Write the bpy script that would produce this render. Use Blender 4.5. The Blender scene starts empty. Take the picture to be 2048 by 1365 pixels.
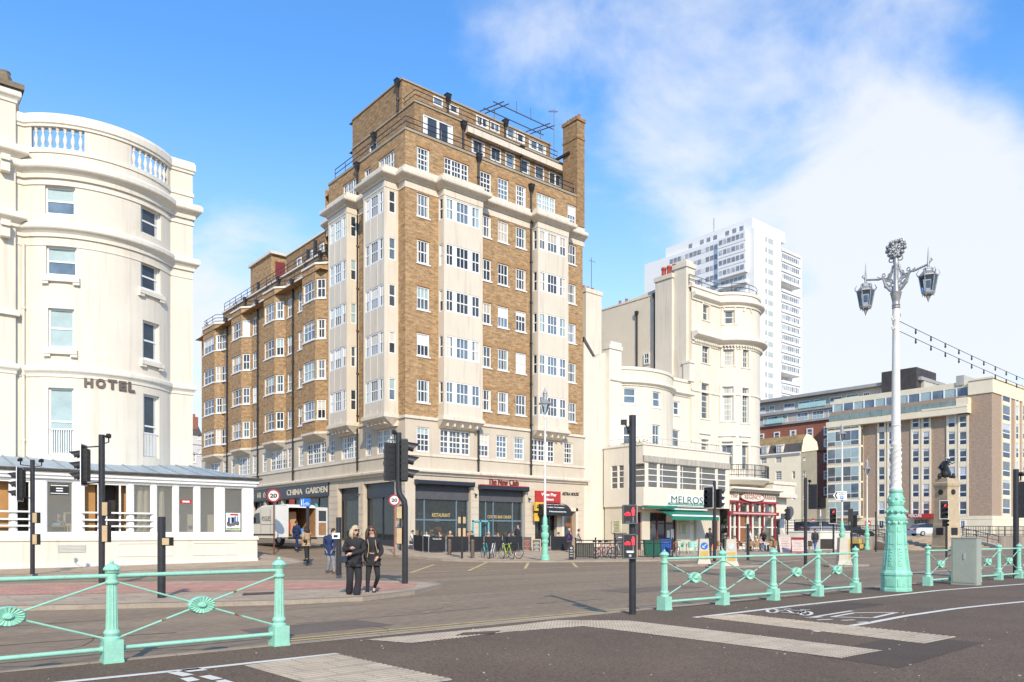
import bpy, math, random
from mathutils import Vector, Matrix
rnd = random.Random(7)
S = bpy.context.scene
COL = S.collection
PI = math.pi
# ------------------------------------------------------------------ camera
# world x runs along the seafront, y inland, z up; the camera stands on the promenade
CAMZ, FPX, CX, HY = 1.42, 1545.0, 1024.0, 1068.0
FW = (0.645, 0.764); RT = (0.764, -0.645)
cd = bpy.data.cameras.new('camera'); cam = bpy.data.objects.new('camera', cd); COL.objects.link(cam)
cam.location = (0, 0, CAMZ); cam.rotation_euler = (PI/2, 0, -math.atan2(FW[0], FW[1]))
cd.sensor_width = 36; cd.lens = 36*FPX/2048; cd.shift_y = (HY-682.5)/2048
cd.clip_start = .1; cd.clip_end = 6000
S.camera = cam
# ------------------------------------------------------------------ light
SUN_EL = math.radians(33); SUN_AZ = math.atan2(-.469, -.882)
w = bpy.data.worlds.new('World'); S.world = w; w.use_nodes = True
nt = w.node_tree; N = nt.nodes; L = nt.links; N.clear()
def nd(t, **k):
    n = N.new(t)
    for a, b in k.items(): setattr(n, a, b)
    return n
def mth(op, a, b=None, c=None, clamp=False):
    n = nd('ShaderNodeMath', operation=op, use_clamp=clamp)
    for i, x in enumerate((a, b, c)):
        if x is None: continue
        if isinstance(x, (int, float)): n.inputs[i].default_value = x
        else: L.new(x, n.inputs[i])
    return n.outputs[0]
sky = nd('ShaderNodeTexSky', sky_type='NISHITA', sun_disc=False, sun_elevation=SUN_EL, sun_rotation=SUN_AZ,
         altitude=10, air_density=1.0, dust_density=.4, ozone_density=1.6)
tc = nd('ShaderNodeTexCoord'); sp = nd('ShaderNodeSeparateXYZ'); L.new(tc.outputs['Generated'], sp.inputs[0])
zc = mth('MAXIMUM', sp.outputs[2], 0.0)
den = mth('ADD', zc, .25)
cv = nd('ShaderNodeCombineXYZ'); L.new(mth('DIVIDE', sp.outputs[0], den), cv.inputs[0]); L.new(mth('DIVIDE', sp.outputs[1], den), cv.inputs[1])
def noise(scale, detail, rough, dist=0.0, off=0.0):
    n = nd('ShaderNodeTexNoise'); n.inputs['Scale'].default_value = scale; n.inputs['Detail'].default_value = detail
    n.inputs['Roughness'].default_value = rough; n.inputs['Distortion'].default_value = dist
    m = nd('ShaderNodeMapping'); m.inputs['Location'].default_value = (off, off*.7, 0)
    L.new(cv.outputs[0], m.inputs[0]); L.new(m.outputs[0], n.inputs[0]); return n.outputs[0]
def blob(az, el, width, amount):
    """a bank of cloud round a compass bearing (az from +y towards +x) and an elevation, both in degrees"""
    a, e = math.radians(az), math.radians(el)
    d = nd('ShaderNodeVectorMath', operation='DOT_PRODUCT'); L.new(tc.outputs['Generated'], d.inputs[0])
    d.inputs[1].default_value = (math.sin(a)*math.cos(e), math.cos(a)*math.cos(e), math.sin(e))
    mr = nd('ShaderNodeMapRange', interpolation_type='SMOOTHSTEP'); L.new(d.outputs['Value'], mr.inputs[0])
    mr.inputs[1].default_value = math.cos(math.radians(width)); mr.inputs[2].default_value = 1.0
    mr.inputs[3].default_value = 0; mr.inputs[4].default_value = amount
    return mr.outputs[0]
cum = noise(3.4, 9, .56, .25, 3.3)
wis = noise(1.5, 6, .55, .5, 9.1)
bias = blob(67.7, 21.5, 8, .27)
for a in ((71.5, 18, 9, .27), (64.5, 17.5, 7, .24), (72, 12, 12, .30), (67, 11, 11, .26), (62, 30, 15, .25), (48, 31, 12, .15), (55, 26, 10, .17), (21.5, 17, 7.5, .34), (17, 12, 9, .34), (58, 9, 14, .25)):
    bias = mth('ADD', bias, blob(*a))
nz = mth('ADD', mth('MULTIPLY', cum, 1.15), mth('MULTIPLY', wis, .45))
cl = nd('ShaderNodeMapRange', interpolation_type='SMOOTHSTEP'); L.new(mth('ADD', nz, bias), cl.inputs[0])
cl.inputs[1].default_value = .88; cl.inputs[2].default_value = 1.36; cl.inputs[3].default_value = 0; cl.inputs[4].default_value = .93
hz = nd('ShaderNodeMapRange', interpolation_type='SMOOTHSTEP'); L.new(zc, hz.inputs[0])
hz.inputs[1].default_value = 0; hz.inputs[2].default_value = .52; hz.inputs[3].default_value = .80; hz.inputs[4].default_value = 0
tint = nd('ShaderNodeMix', data_type='RGBA', blend_type='MULTIPLY'); tint.inputs[0].default_value = 1
L.new(sky.outputs[0], tint.inputs[6]); tint.inputs[7].default_value = (1.15, 2.05, 2.8, 1)
mh = nd('ShaderNodeMix', data_type='RGBA'); L.new(hz.outputs[0], mh.inputs[0]); L.new(tint.outputs[2], mh.inputs[6]); mh.inputs[7].default_value = (8.5, 9.15, 9.9, 1)
mc = nd('ShaderNodeMix', data_type='RGBA'); L.new(cl.outputs[0], mc.inputs[0]); L.new(mh.outputs[2], mc.inputs[6]); mc.inputs[7].default_value = (8.4, 8.75, 9.3, 1)
bg = nd('ShaderNodeBackground'); bg.inputs[1].default_value = .1; L.new(mc.outputs[2], bg.inputs[0])
wo = nd('ShaderNodeOutputWorld'); L.new(bg.outputs[0], wo.inputs[0])
sd = bpy.data.lights.new('sun', 'SUN'); sd.energy = 4.25; sd.angle = math.radians(.53); sd.color = (1, .87, .67)
sun = bpy.data.objects.new('sun', sd); COL.objects.link(sun)
sun.rotation_euler = Vector((-.469*math.cos(SUN_EL), -.882*math.cos(SUN_EL), math.sin(SUN_EL))).to_track_quat('Z', 'Y').to_euler()
S.view_settings.view_transform = 'Standard'; S.view_settings.look = 'None'
S.view_settings.exposure = 0.13; S.view_settings.gamma = 1
S.render.engine = 'CYCLES'
try:
    S.cycles.max_bounces = 6; S.cycles.diffuse_bounces = 3; S.cycles.glossy_bounces = 3; S.cycles.transparent_max_bounces = 8
    S.cycles.caustics_reflective = False; S.cycles.caustics_refractive = False; S.cycles.sample_clamp_indirect = 4
except Exception: pass
# ------------------------------------------------------------------ sight lines of the photograph
def ray(px): k = (px-CX)/FPX; return (FW[0]+RT[0]*k, FW[1]+RT[1]*k)
def dep(u, v): return FW[0]*u+FW[1]*v
def zat(py, u, v): return CAMZ+(HY-py)*dep(u, v)/FPX
def on_v(px, v): d = ray(px); return v*d[0]/d[1]
def on_u(px, u): d = ray(px); return u*d[1]/d[0]
def gp(px, py, z=0.0):
    Y = (CAMZ-z)*FPX/(py-HY); d = ray(px); return (d[0]*Y, d[1]*Y)
def at(px, Y): d = ray(px); return (d[0]*Y, d[1]*Y)
def smst(x, a, b): t = min(1, max(0, (x-a)/(b-a))); return t*t*(3-2*t)
def gz(u, v):
    t = max(0, v-33); g = .025*t+.002*t*t if t < 12 else .588+.05*(t-12)
    return min(g, 2.5)*smst(u, 3, 20)*(1-smst(u, 42, 54))
# ------------------------------------------------------------------ materials
MATS = {}
def M(name, col, rough=.75, var=.12, scale=2.0, bump=0.0, metal=0.0, spec=.4, kind='noise', fine=None, emit=0.0, stain=None, stretch=(1, 1, 1), streak=None):
    if name in MATS: return MATS[name]
    m = bpy.data.materials.new(name); m.use_nodes = True; t = m.node_tree; b = t.nodes['Principled BSDF']
    b.inputs['Roughness'].default_value = rough; b.inputs['Metallic'].default_value = metal
    b.inputs['Specular IOR Level'].default_value = spec
    co = t.nodes.new('ShaderNodeTexCoord'); mp = t.nodes.new('ShaderNodeMapping'); mp.inputs['Scale'].default_value = stretch
    t.links.new(co.outputs['Object'], mp.inputs[0])
    def nz(s, d, r=.6):
        n = t.nodes.new('ShaderNodeTexNoise'); n.inputs['Scale'].default_value = s; n.inputs['Detail'].default_value = d; n.inputs['Roughness'].default_value = r
        t.links.new(mp.outputs[0], n.inputs[0]); return n
    n = nz(scale, 6)
    r = t.nodes.new('ShaderNodeMapRange'); t.links.new(n.outputs[0], r.inputs[0]); r.inputs[1].default_value = .3; r.inputs[2].default_value = .7
    mx = t.nodes.new('ShaderNodeMix'); mx.data_type = 'RGBA'; t.links.new(r.outputs[0], mx.inputs[0])
    mx.inputs[6].default_value = tuple(max(0, c*(1-var)) for c in col)+(1,); mx.inputs[7].default_value = tuple(min(.98, c*(1+var)) for c in col)+(1,)
    out = mx.outputs[2]
    if fine:
        n2 = nz(fine[0], 2, .5); r2 = t.nodes.new('ShaderNodeMapRange'); t.links.new(n2.outputs[0], r2.inputs[0]); r2.inputs[1].default_value = .3; r2.inputs[2].default_value = .7
        r2.inputs[3].default_value = 1-fine[1]; r2.inputs[4].default_value = 1+fine[1]
        mm = t.nodes.new('ShaderNodeMix'); mm.data_type = 'RGBA'; mm.blend_type = 'MULTIPLY'; mm.inputs[0].default_value = 1
        t.links.new(out, mm.inputs[6]); t.links.new(r2.outputs[0], mm.inputs[7]); out = mm.outputs[2]
    if stain:  # (colour, noise scale, threshold)
        n3 = nz(stain[1], 8, .65); r3 = t.nodes.new('ShaderNodeMapRange'); t.links.new(n3.outputs[0], r3.inputs[0]); r3.inputs[1].default_value = stain[2]; r3.inputs[2].default_value = stain[2]+.12
        ms = t.nodes.new('ShaderNodeMix'); ms.data_type = 'RGBA'; t.links.new(r3.outputs[0], ms.inputs[0]); t.links.new(out, ms.inputs[6]); ms.inputs[7].default_value = stain[0]+(1,); out = ms.outputs[2]
    if streak:  # rain streaks running down the wall: (colour, threshold, amount)
        m4 = t.nodes.new('ShaderNodeMapping'); m4.inputs['Scale'].default_value = (2.6, 2.6, .16); t.links.new(co.outputs['Object'], m4.inputs[0])
        n4 = t.nodes.new('ShaderNodeTexNoise'); n4.inputs['Scale'].default_value = 1.6; n4.inputs['Detail'].default_value = 6; t.links.new(m4.outputs[0], n4.inputs[0])
        r4 = t.nodes.new('ShaderNodeMapRange'); t.links.new(n4.outputs[0], r4.inputs[0]); r4.inputs[1].default_value = streak[1]; r4.inputs[2].default_value = streak[1]+.16; r4.inputs[4].default_value = streak[2]
        m5 = t.nodes.new('ShaderNodeMix'); m5.data_type = 'RGBA'; t.links.new(r4.outputs[0], m5.inputs[0]); t.links.new(out, m5.inputs[6]); m5.inputs[7].default_value = streak[0]+(1,); out = m5.outputs[2]
    t.links.new(out, b.inputs['Base Color'])
    if emit: t.links.new(out, b.inputs['Emission Color']); b.inputs['Emission Strength'].default_value = emit
    if bump:
        bn = t.nodes.new('ShaderNodeBump'); bn.inputs['Strength'].default_value = bump; bn.inputs['Distance'].default_value = .02
        nb = nz((fine[0] if fine else scale*8), 4); t.links.new(nb.outputs[0], bn.inputs['Height']); t.links.new(bn.outputs[0], b.inputs['Normal'])
    MATS[name] = m; return m
def brick(name, c1, c2, mortar, bw=.235, bh=.078, patch=.3, ms=.011):
    m = bpy.data.materials.new(name); m.use_nodes = True; t = m.node_tree; b = t.nodes['Principled BSDF']; b.inputs['Roughness'].default_value = .85; b.inputs['Specular IOR Level'].default_value = .2
    co = t.nodes.new('ShaderNodeTexCoord'); s = t.nodes.new('ShaderNodeSeparateXYZ'); t.links.new(co.outputs['Object'], s.inputs[0])
    ad = t.nodes.new('ShaderNodeMath'); ad.operation = 'SUBTRACT'; t.links.new(s.outputs[0], ad.inputs[0]); t.links.new(s.outputs[1], ad.inputs[1])
    cb = t.nodes.new('ShaderNodeCombineXYZ'); t.links.new(ad.outputs[0], cb.inputs[0]); t.links.new(s.outputs[2], cb.inputs[1])
    br = t.nodes.new('ShaderNodeTexBrick'); t.links.new(cb.outputs[0], br.inputs[0]); br.inputs['Scale'].default_value = 1
    br.inputs['Brick Width'].default_value = bw; br.inputs['Row Height'].default_value = bh; br.inputs['Mortar Size'].default_value = ms; br.inputs['Bias'].default_value = 0
    br.inputs['Color1'].default_value = c1+(1,); br.inputs['Color2'].default_value = c2+(1,); br.inputs['Mortar'].default_value = mortar+(1,)
    # weathered patches, drawn out along the courses
    mp = t.nodes.new('ShaderNodeMapping'); mp.inputs['Scale'].default_value = (1.1, 3.2, 1); t.links.new(cb.outputs[0], mp.inputs[0])
    n = t.nodes.new('ShaderNodeTexNoise'); n.inputs['Scale'].default_value = 1.7; n.inputs['Detail'].default_value = 10; n.inputs['Roughness'].default_value = .72; t.links.new(mp.outputs[0], n.inputs[0])
    r = t.nodes.new('ShaderNodeMapRange'); t.links.new(n.outputs[0], r.inputs[0]); r.inputs[1].default_value = .32; r.inputs[2].default_value = .68; r.inputs[3].default_value = 1-patch; r.inputs[4].default_value = 1+patch
    mm = t.nodes.new('ShaderNodeMix'); mm.data_type = 'RGBA'; mm.blend_type = 'MULTIPLY'; mm.inputs[0].default_value = 1; t.links.new(br.outputs[0], mm.inputs[6]); t.links.new(r.outputs[0], mm.inputs[7])
    t.links.new(mm.outputs[2], b.inputs['Base Color'])
    bp = t.nodes.new('ShaderNodeBump'); bp.inputs['Strength'].default_value = .5; bp.inputs['Distance'].default_value = .012; t.links.new(br.outputs['Fac'], bp.inputs['Height']); bp.invert = True; t.links.new(bp.outputs[0], b.inputs['Normal'])
    MATS[name] = m; return m
def clearglass(name, tintc=(.9, .95, .95), opaque=.25, dark=(.03, .035, .04)):
    m = bpy.data.materials.new(name); m.use_nodes = True; t = m.node_tree; t.nodes.clear()
    o = t.nodes.new('ShaderNodeOutputMaterial'); tr = t.nodes.new('ShaderNodeBsdfTransparent'); tr.inputs[0].default_value = tintc+(1,)
    df = t.nodes.new('ShaderNodeBsdfDiffuse'); df.inputs[0].default_value = dark+(1,)
    m1 = t.nodes.new('ShaderNodeMixShader'); m1.inputs[0].default_value = opaque; t.links.new(tr.outputs[0], m1.inputs[1]); t.links.new(df.outputs[0], m1.inputs[2])
    gl = t.nodes.new('ShaderNodeBsdfGlossy'); gl.inputs['Roughness'].default_value = .02; gl.inputs[0].default_value = (.9, .95, 1, 1)
    fr = t.nodes.new('ShaderNodeFresnel'); fr.inputs[0].default_value = 1.45
    m2 = t.nodes.new('ShaderNodeMixShader'); t.links.new(fr.outputs[0], m2.inputs[0]); t.links.new(m1.outputs[0], m2.inputs[1]); t.links.new(gl.outputs[0], m2.inputs[2]); t.links.new(m2.outputs[0], o.inputs[0])
    MATS[name] = m; return m
def pane(name, col, rough=.04, spec=.6): return M(name, col, rough, .35, .9, 0, 0, spec)
# ------------------------------------------------------------------ meshes
class MB:
    def __init__(s): s.v = []; s.f = []; s.m = []; s.cur = 0
    def add(s, pts, faces):
        b = len(s.v); s.v += [tuple(p) for p in pts]; s.f += [tuple(b+i for i in f) for f in faces]; s.m += [s.cur]*len(faces); return s
    def quad(s, *p): return s.add(p, [tuple(range(len(p)))])
    def hexa(s, p): return s.add(p, [(0, 3, 2, 1), (4, 5, 6, 7), (0, 1, 5, 4), (1, 2, 6, 5), (2, 3, 7, 6), (3, 0, 4, 7)])
    def box(s, x0, x1, y0, y1, z0, z1): return s.hexa([(x0, y0, z0), (x1, y0, z0), (x1, y1, z0), (x0, y1, z0), (x0, y0, z1), (x1, y0, z1), (x1, y1, z1), (x0, y1, z1)])
    def fbox(s, fr, a0, a1, z0, z1, d0, d1):
        P = fr.P; return s.hexa([P(a0, z0, d1), P(a1, z0, d1), P(a1, z0, d0), P(a0, z0, d0), P(a0, z1, d1), P(a1, z1, d1), P(a1, z1, d0), P(a0, z1, d0)])
    def prism(s, poly, z0, z1, cap=True):
        n = len(poly); f = [(i, (i+1) % n, n+(i+1) % n, n+i) for i in range(n)]
        if cap: f += [tuple(range(n-1, -1, -1)), tuple(range(n, 2*n))]
        zz0 = z0 if callable(z0) else (lambda x, y: z0); zz1 = z1 if callable(z1) else (lambda x, y: z1)
        return s.add([(x, y, zz0(x, y)) for x, y in poly]+[(x, y, zz1(x, y)) for x, y in poly], f)
    def tube(s, pts, r, n=8, caps=True):
        pts = [Vector(p) for p in pts]; k = len(pts); rs = r if isinstance(r, (list, tuple)) else [r]*k
        V = []; up = None
        for i, p in enumerate(pts):
            t = ((pts[min(i+1, k-1)]-p).normalized()+(p-pts[max(i-1, 0)]).normalized())
            t = t.normalized() if t.length > 1e-6 else Vector((0, 0, 1))
            if up is None: up = Vector((0, 0, 1)) if abs(t.z) < .9 else Vector((1, 0, 0))
            a = t.cross(up).normalized(); b = a.cross(t).normalized(); up = b
            for j in range(n):
                q = 2*PI*j/n+PI/n; V.append(p+(a*math.cos(q)+b*math.sin(q))*rs[i])
        F = [(i*n+j, i*n+(j+1) % n, (i+1)*n+(j+1) % n, (i+1)*n+j) for i in range(k-1) for j in range(n)]
        if caps: F += [tuple(range(n-1, -1, -1)), tuple(range((k-1)*n, k*n))]
        return s.add(V, F)
    def lathe(s, c, prof, n=12, sx=1, sy=1, flute=0, rot=0):
        V = []; k = len(prof)
        for r, z in prof:
            for j in range(n):
                q = 2*PI*j/n+rot; rr = r*(1-flute*(j % 2)); V.append((c[0]+rr*sx*math.cos(q), c[1]+rr*sy*math.sin(q), c[2]+z))
        F = [(i*n+j, i*n+(j+1) % n, (i+1)*n+(j+1) % n, (i+1)*n+j) for i in range(k-1) for j in range(n)]
        F += [tuple(range(n-1, -1, -1)), tuple(range((k-1)*n, k*n))]
        return s.add(V, F)
    def ball(s, c, r, n=8, sz=1): return s.lathe((c[0], c[1], c[2]), [(max(.001, r*math.sin(PI*i/6)), -r*sz*math.cos(PI*i/6)) for i in range(7)], n)
    def ring(s, c, R, r, axis=(0, 1, 0), n=20, m=6):
        ax = Vector(axis).normalized(); e1 = ax.cross(Vector((0, 0, 1)));
        if e1.length < .01: e1 = Vector((1, 0, 0))
        e1.normalize(); e2 = ax.cross(e1); c = Vector(c); V = []
        for i in range(n):
            q = 2*PI*i/n; o = e1*math.cos(q)+e2*math.sin(q)
            for j in range(m):
                p = 2*PI*j/m; V.append(c+o*(R+r*math.cos(p))+ax*(r*math.sin(p)))
        return s.add(V, [(i*m+j, i*m+(j+1) % m, ((i+1) % n)*m+(j+1) % m, ((i+1) % n)*m+j) for i in range(n) for j in range(m)])
    def disc(s, c, R, axis, th, n=16, sx=1.0):
        ax = Vector(axis).normalized(); e1 = Vector((0, 0, 1)).cross(ax).normalized(); e2 = ax.cross(e1); c = Vector(c)
        V = [c+e1*math.cos(2*PI*i/n)*R*sx+e2*math.sin(2*PI*i/n)*R+ax*o for o in (0, th) for i in range(n)]
        return s.add(V, [tuple(range(n-1, -1, -1)), tuple(range(n, 2*n))]+[(i, (i+1) % n, n+(i+1) % n, n+i) for i in range(n)])
    def build(s, name, mats, parent=None, smooth=False):
        off = Vector((0, 0, 0)); p = parent
        while p is not None: off += p.location; p = p.parent
        if parent is None and s.v:
            xs = [v[0] for v in s.v]; ys = [v[1] for v in s.v]; zs = [v[2] for v in s.v]
            off = Vector(((min(xs)+max(xs))/2, (min(ys)+max(ys))/2, min(zs)))
        me = bpy.data.meshes.new(name); me.from_pydata([(v[0]-off[0], v[1]-off[1], v[2]-off[2]) for v in s.v], [], s.f)
        for m in (mats if isinstance(mats, (list, tuple)) else [mats]): me.materials.append(m)
        me.polygons.foreach_set('material_index', s.m)
        if smooth: me.polygons.foreach_set('use_smooth', [True]*len(s.f))
        me.update(); o = bpy.data.objects.new(name, me); COL.objects.link(o)
        if parent is not None: o.parent = parent
        else: o.location = off
        if smooth:
            try: me.set_sharp_from_angle(angle=math.radians(38))
            except Exception: pass
        return o
def tag(o, label=None, cat=None, group=None, kind=None):
    if label: o['label'] = label
    if cat: o['category'] = cat
    if group: o['group'] = group
    if kind: o['kind'] = kind
    return o
def thing(name, label, cat, loc=(0, 0, 0), rz=0.0, group=None):
    o = bpy.data.objects.new(name, None); COL.objects.link(o); o.location = loc; o.rotation_euler = (0, 0, rz); o.empty_display_size = .3
    return tag(o, label, cat, group)
def dup(root, loc, rz=None, label=None, group=None, scale=None):
    def cp(o, par):
        c = o.copy(); COL.objects.link(c); c.parent = par
        for ch in list(o.children): cp(ch, c)
        return c
    c = cp(root, None); c.location = loc
    if rz is not None: c.rotation_euler = (0, 0, rz)
    if scale: c.scale = (scale,)*3
    return tag(c, label, None, group)
def struct(name, mb, mats): return tag(mb.build(name, mats), kind='structure')
class Frame:
    def __init__(s, p0, p1):
        s.o = Vector((p0[0], p0[1], 0)); d = Vector((p1[0]-p0[0], p1[1]-p0[1], 0)); s.len = d.length; s.t = d.normalized(); s.n = Vector((s.t.y, -s.t.x, 0))
    def P(s, a, z, d=0): q = s.o+s.t*a+s.n*d; return Vector((q.x, q.y, z))
class Path:
    """plan line of a facade, left to right as seen from the street; the street is on its right-hand side"""
    def __init__(s, pts):
        s.p = [Vector((a, b)) for a, b in pts]; s.cum = [0]
        for a, b in zip(s.p, s.p[1:]): s.cum.append(s.cum[-1]+(b-a).length)
        s.len = s.cum[-1]
        s.t = [(b-a).normalized() for a, b in zip(s.p, s.p[1:])]; s.n = [Vector((t.y, -t.x)) for t in s.t]
    def seg(s, a):
        for i in range(len(s.t)):
            if a < s.cum[i+1]: return i
        return len(s.t)-1
    def xy(s, a): i = s.seg(a); return s.p[i]+s.t[i]*(a-s.cum[i])
    def P(s, a, z, d=0): i = s.seg(a); q = s.p[i]+s.t[i]*(a-s.cum[i])+s.n[i]*d; return Vector((q.x, q.y, z))
    def hit(s, px):
        d = ray(px); best = None
        for i in range(len(s.t)):
            p, t = s.p[i], s.t[i]; den = d[0]*t.y-d[1]*t.x
            if abs(den) < 1e-9: continue
            k = -(d[0]*p.y-d[1]*p.x)/den; l = (s.cum[i+1]-s.cum[i])
            if -1e-6 <= k <= l+1e-6:
                q = p+t*k; Y = dep(q.x, q.y)
                if Y > 0 and (best is None or Y < best[0]): best = (Y, s.cum[i]+k, q)
        return best
    def a(s, px):
        h = s.hit(px)
        if h is None: raise ValueError('no hit %s' % px)
        return h[1]
    def rect(s, x0, x1, y0, y1):
        """pixel rectangle (y at its own middle) -> a0, a1, z0, z1 on the facade"""
        a0, a1 = s.a(x0), s.a(x1); q = s.xy((a0+a1)/2); return (a0, a1, zat(y1, q.x, q.y), zat(y0, q.x, q.y))
    def frame(s, a0, a1):
        i = s.seg((a0+a1)/2)
        if a0 >= s.cum[i]-1e-6 and a1 <= s.cum[i+1]+1e-6: p0 = s.p[i]+s.t[i]*(a0-s.cum[i]); p1 = s.p[i]+s.t[i]*(a1-s.cum[i]); return Frame(p0, p1)
        return Frame(s.xy(a0), s.xy(a1))
    def offs(s, d):
        out = []
        for i in range(len(s.p)):
            if i == 0: m = s.n[0]
            elif i == len(s.p)-1: m = s.n[-1]
            else: m = (s.n[i-1]+s.n[i])/(1+s.n[i-1].dot(s.n[i])+1e-9)
            out.append(s.p[i]+m*d)
        return out
def arc_pts(p0, p1, sag, n=16):
    """points of a circular bow from p0 to p1 swelling by sag to the right-hand (street) side"""
    p0, p1 = Vector(p0), Vector(p1); c = (p1-p0).length; R = (c*c/4+sag*sag)/(2*sag); t = (p1-p0).normalized(); nn = Vector((t.y, -t.x))
    ctr = (p0+p1)/2+nn*(sag-R); h = math.asin(min(1, c/2/R)); h = h if sag <= c/2 else PI-h
    return [tuple(ctr+nn*(R*math.cos(-h+2*h*i/n))+t*(R*math.sin(-h+2*h*i/n))) for i in range(n+1)]
def wall(mb, path, z0, z1, holes=(), rec=.14, a0=None, a1=None):
    A = sorted(set([round(x, 4) for x in path.cum+[h[0] for h in holes]+[h[1] for h in holes]])); Z = sorted(set([round(z, 4) for z in [z0, z1]+[h[2] for h in holes]+[h[3] for h in holes] if z0-1e-6 <= z <= z1+1e-6]))
    if a0 is not None: A = [x for x in A if a0 < x < a1]; A = [a0]+A+[a1]
    for x0, x1 in zip(A, A[1:]):
        if x1-x0 < 1e-4: continue
        xm = (x0+x1)/2; i = path.seg(xm)
        q0 = path.p[i]+path.t[i]*(x0-path.cum[i]); q1 = path.p[i]+path.t[i]*(x1-path.cum[i])
        run = None
        for w0, w1 in zip(Z, Z[1:]):
            zm = (w0+w1)/2
            if any(h[0] < xm < h[1] and h[2] < zm < h[3] for h in holes):
                if run: mb.quad((q0.x, q0.y, run[0]), (q1.x, q1.y, run[0]), (q1.x, q1.y, run[1]), (q0.x, q0.y, run[1])); run = None
            else: run = (run[0], w1) if run else (w0, w1)
        if run: mb.quad((q0.x, q0.y, run[0]), (q1.x, q1.y, run[0]), (q1.x, q1.y, run[1]), (q0.x, q0.y, run[1]))
    for h in holes:
        fr = path.frame(h[0], h[1]); l = fr.len
        e0, e1 = fr.P(0, 0, 0), fr.P(l, 0, 0); b0, b1 = fr.P(0, 0, -rec), fr.P(l, 0, -rec)
        def q(a, b, za, zb): mb.quad((a.x, a.y, za), (b.x, b.y, za), (b.x, b.y, zb), (a.x, a.y, zb))
        q(e0, b0, h[2], h[3]); q(b1, e1, h[2], h[3])
        for z in (h[2], h[3]): mb.quad((e0.x, e0.y, z), (e1.x, e1.y, z), (b1.x, b1.y, z), (b0.x, b0.y, z))
def sweep(mb, path, prof, i0=0, i1=None):
    """closed profile [(d, z), ...] carried along the facade with mitred corners"""
    i1 = len(path.p)-1 if i1 is None else i1; k = len(prof); cols = [path.offs(d) for d, z in prof]; V = []
    for i in range(i0, i1+1):
        for j in range(k): q = cols[j][i]; V.append((q.x, q.y, prof[j][1]))
    n = i1-i0+1
    F = [(i*k+j, (i+1)*k+j, (i+1)*k+(j+1) % k, i*k+(j+1) % k) for i in range(n-1) for j in range(k)]+[tuple(range(k)), tuple(range((n-1)*k+k-1, (n-1)*k-1, -1))]
    mb.add(V, F)
def corn(z0, h, d, back=-.05):
    """cornice profile: fillet, ogee, soffit"""
    return [(back, z0), (d*.25, z0), (d*.3, z0+h*.25), (d*.55, z0+h*.38), (d*.9, z0+h*.5), (d, z0+h*.58), (d, z0+h*.85), (d*.8, z0+h), (back, z0+h)]
def band(z0, z1, d, back=-.05): return [(back, z0), (d, z0), (d, z1), (back, z1)]
def text(name, body, fr, a, z, width, height, mat, parent, d=.03, ext=.02, bold=.012, dbl=0):
    c = bpy.data.curves.new('txt', 'FONT'); c.body = body; c.size = 1; c.offset = bold; c.extrude = .02; c.resolution_u = 3
    o = bpy.data.objects.new('txt', c); COL.objects.link(o); dg = bpy.context.evaluated_depsgraph_get(); me = bpy.data.meshes.new_from_object(o.evaluated_get(dg))
    xs = [v.co.x for v in me.vertices]; ys = [v.co.y for v in me.vertices]; x0, x1, y0, y1 = min(xs), max(xs), min(ys), max(ys)
    sx = width/(x1-x0); sz = height/(y1-y0); mb = MB(); P = fr.P
    mb.add([P(a+(v.co.x-x0)*sx, z+(v.co.y-y0)*sz, d+(ext if v.co.z > 0 else 0)) for v in me.vertices], [tuple(p.vertices) for p in me.polygons])
    if dbl: mb.add([P(a+dbl+(v.co.x-x0)*sx, z+(v.co.y-y0)*sz, d+.003+(ext if v.co.z > 0 else 0)) for v in me.vertices], [tuple(p.vertices) for p in me.polygons])
    bpy.data.objects.remove(o); bpy.data.curves.remove(c); bpy.data.meshes.remove(me)
    return mb.build(name, mat, parent)
# ------------------------------------------------------------------ palette
WHITE = M('white_paint', (.80, .79, .76), .45, .04, 3, spec=.4)
CREAM = M('cream_stucco', (.715, .645, .535), .8, .05, .5, .15, fine=(30, .04), stain=((.61, .54, .43), .35, .64), streak=((.54, .47, .37), .55, .5))
CREAM_TRIM = M('cream_trim', (.75, .69, .585), .75, .05, 1.2, .1, fine=(20, .04), streak=((.55, .46, .35), .58, .4))
BKTRIM = M('block_trim', (.69, .61, .50), .75, .06, 1.2, .1, fine=(20, .05), streak=((.47, .39, .30), .54, .55))
STONE = M('stone_render', (.58, .495, .385), .8, .07, .7, .15, fine=(20, .05), stain=((.44, .36, .27), .5, .64), streak=((.40, .33, .25), .56, .5))
PANEL = M('bay_panel', (.68, .60, .485), .7, .04, .8, fine=(20, .03), streak=((.46, .39, .31), .55, .45))
BRICK = brick('brown_brick', (.44, .25, .108), (.275, .148, .064), (.46, .36, .23), patch=.46)
BRICK_DK = brick('sooty_brick', (.36, .21, .095), (.23, .13, .06), (.36, .27, .17), patch=.42)
REDBRICK = brick('red_brick', (.36, .10, .055), (.25, .065, .04), (.36, .24, .18), patch=.2)
TANBRICK = brick('tan_brick', (.43, .305, .22), (.35, .245, .175), (.42, .33, .25), patch=.2)
LEAD = M('lead_roof', (.30, .36, .40), .5, .16, 1.1, .1, fine=(9, .10), stretch=(2.5, .5, 1))
BLACKIRON = M('black_iron', (.022, .021, .022), .42, .2, 6, spec=.5)
POLE = M('pole_paint', (.028, .027, .030), .35, .25, 5, spec=.5)
GREYSIG = M('signal_grey', (.10, .10, .105), .5, .2, 6)
GREY = M('grey_metal', (.42, .42, .40), .5, .1, 3)
SLATE = M('slate', (.09, .08, .075), .8, .2, 2)
TILE = M('terracotta', (.45, .13, .06), .8, .2, 5)
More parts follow.
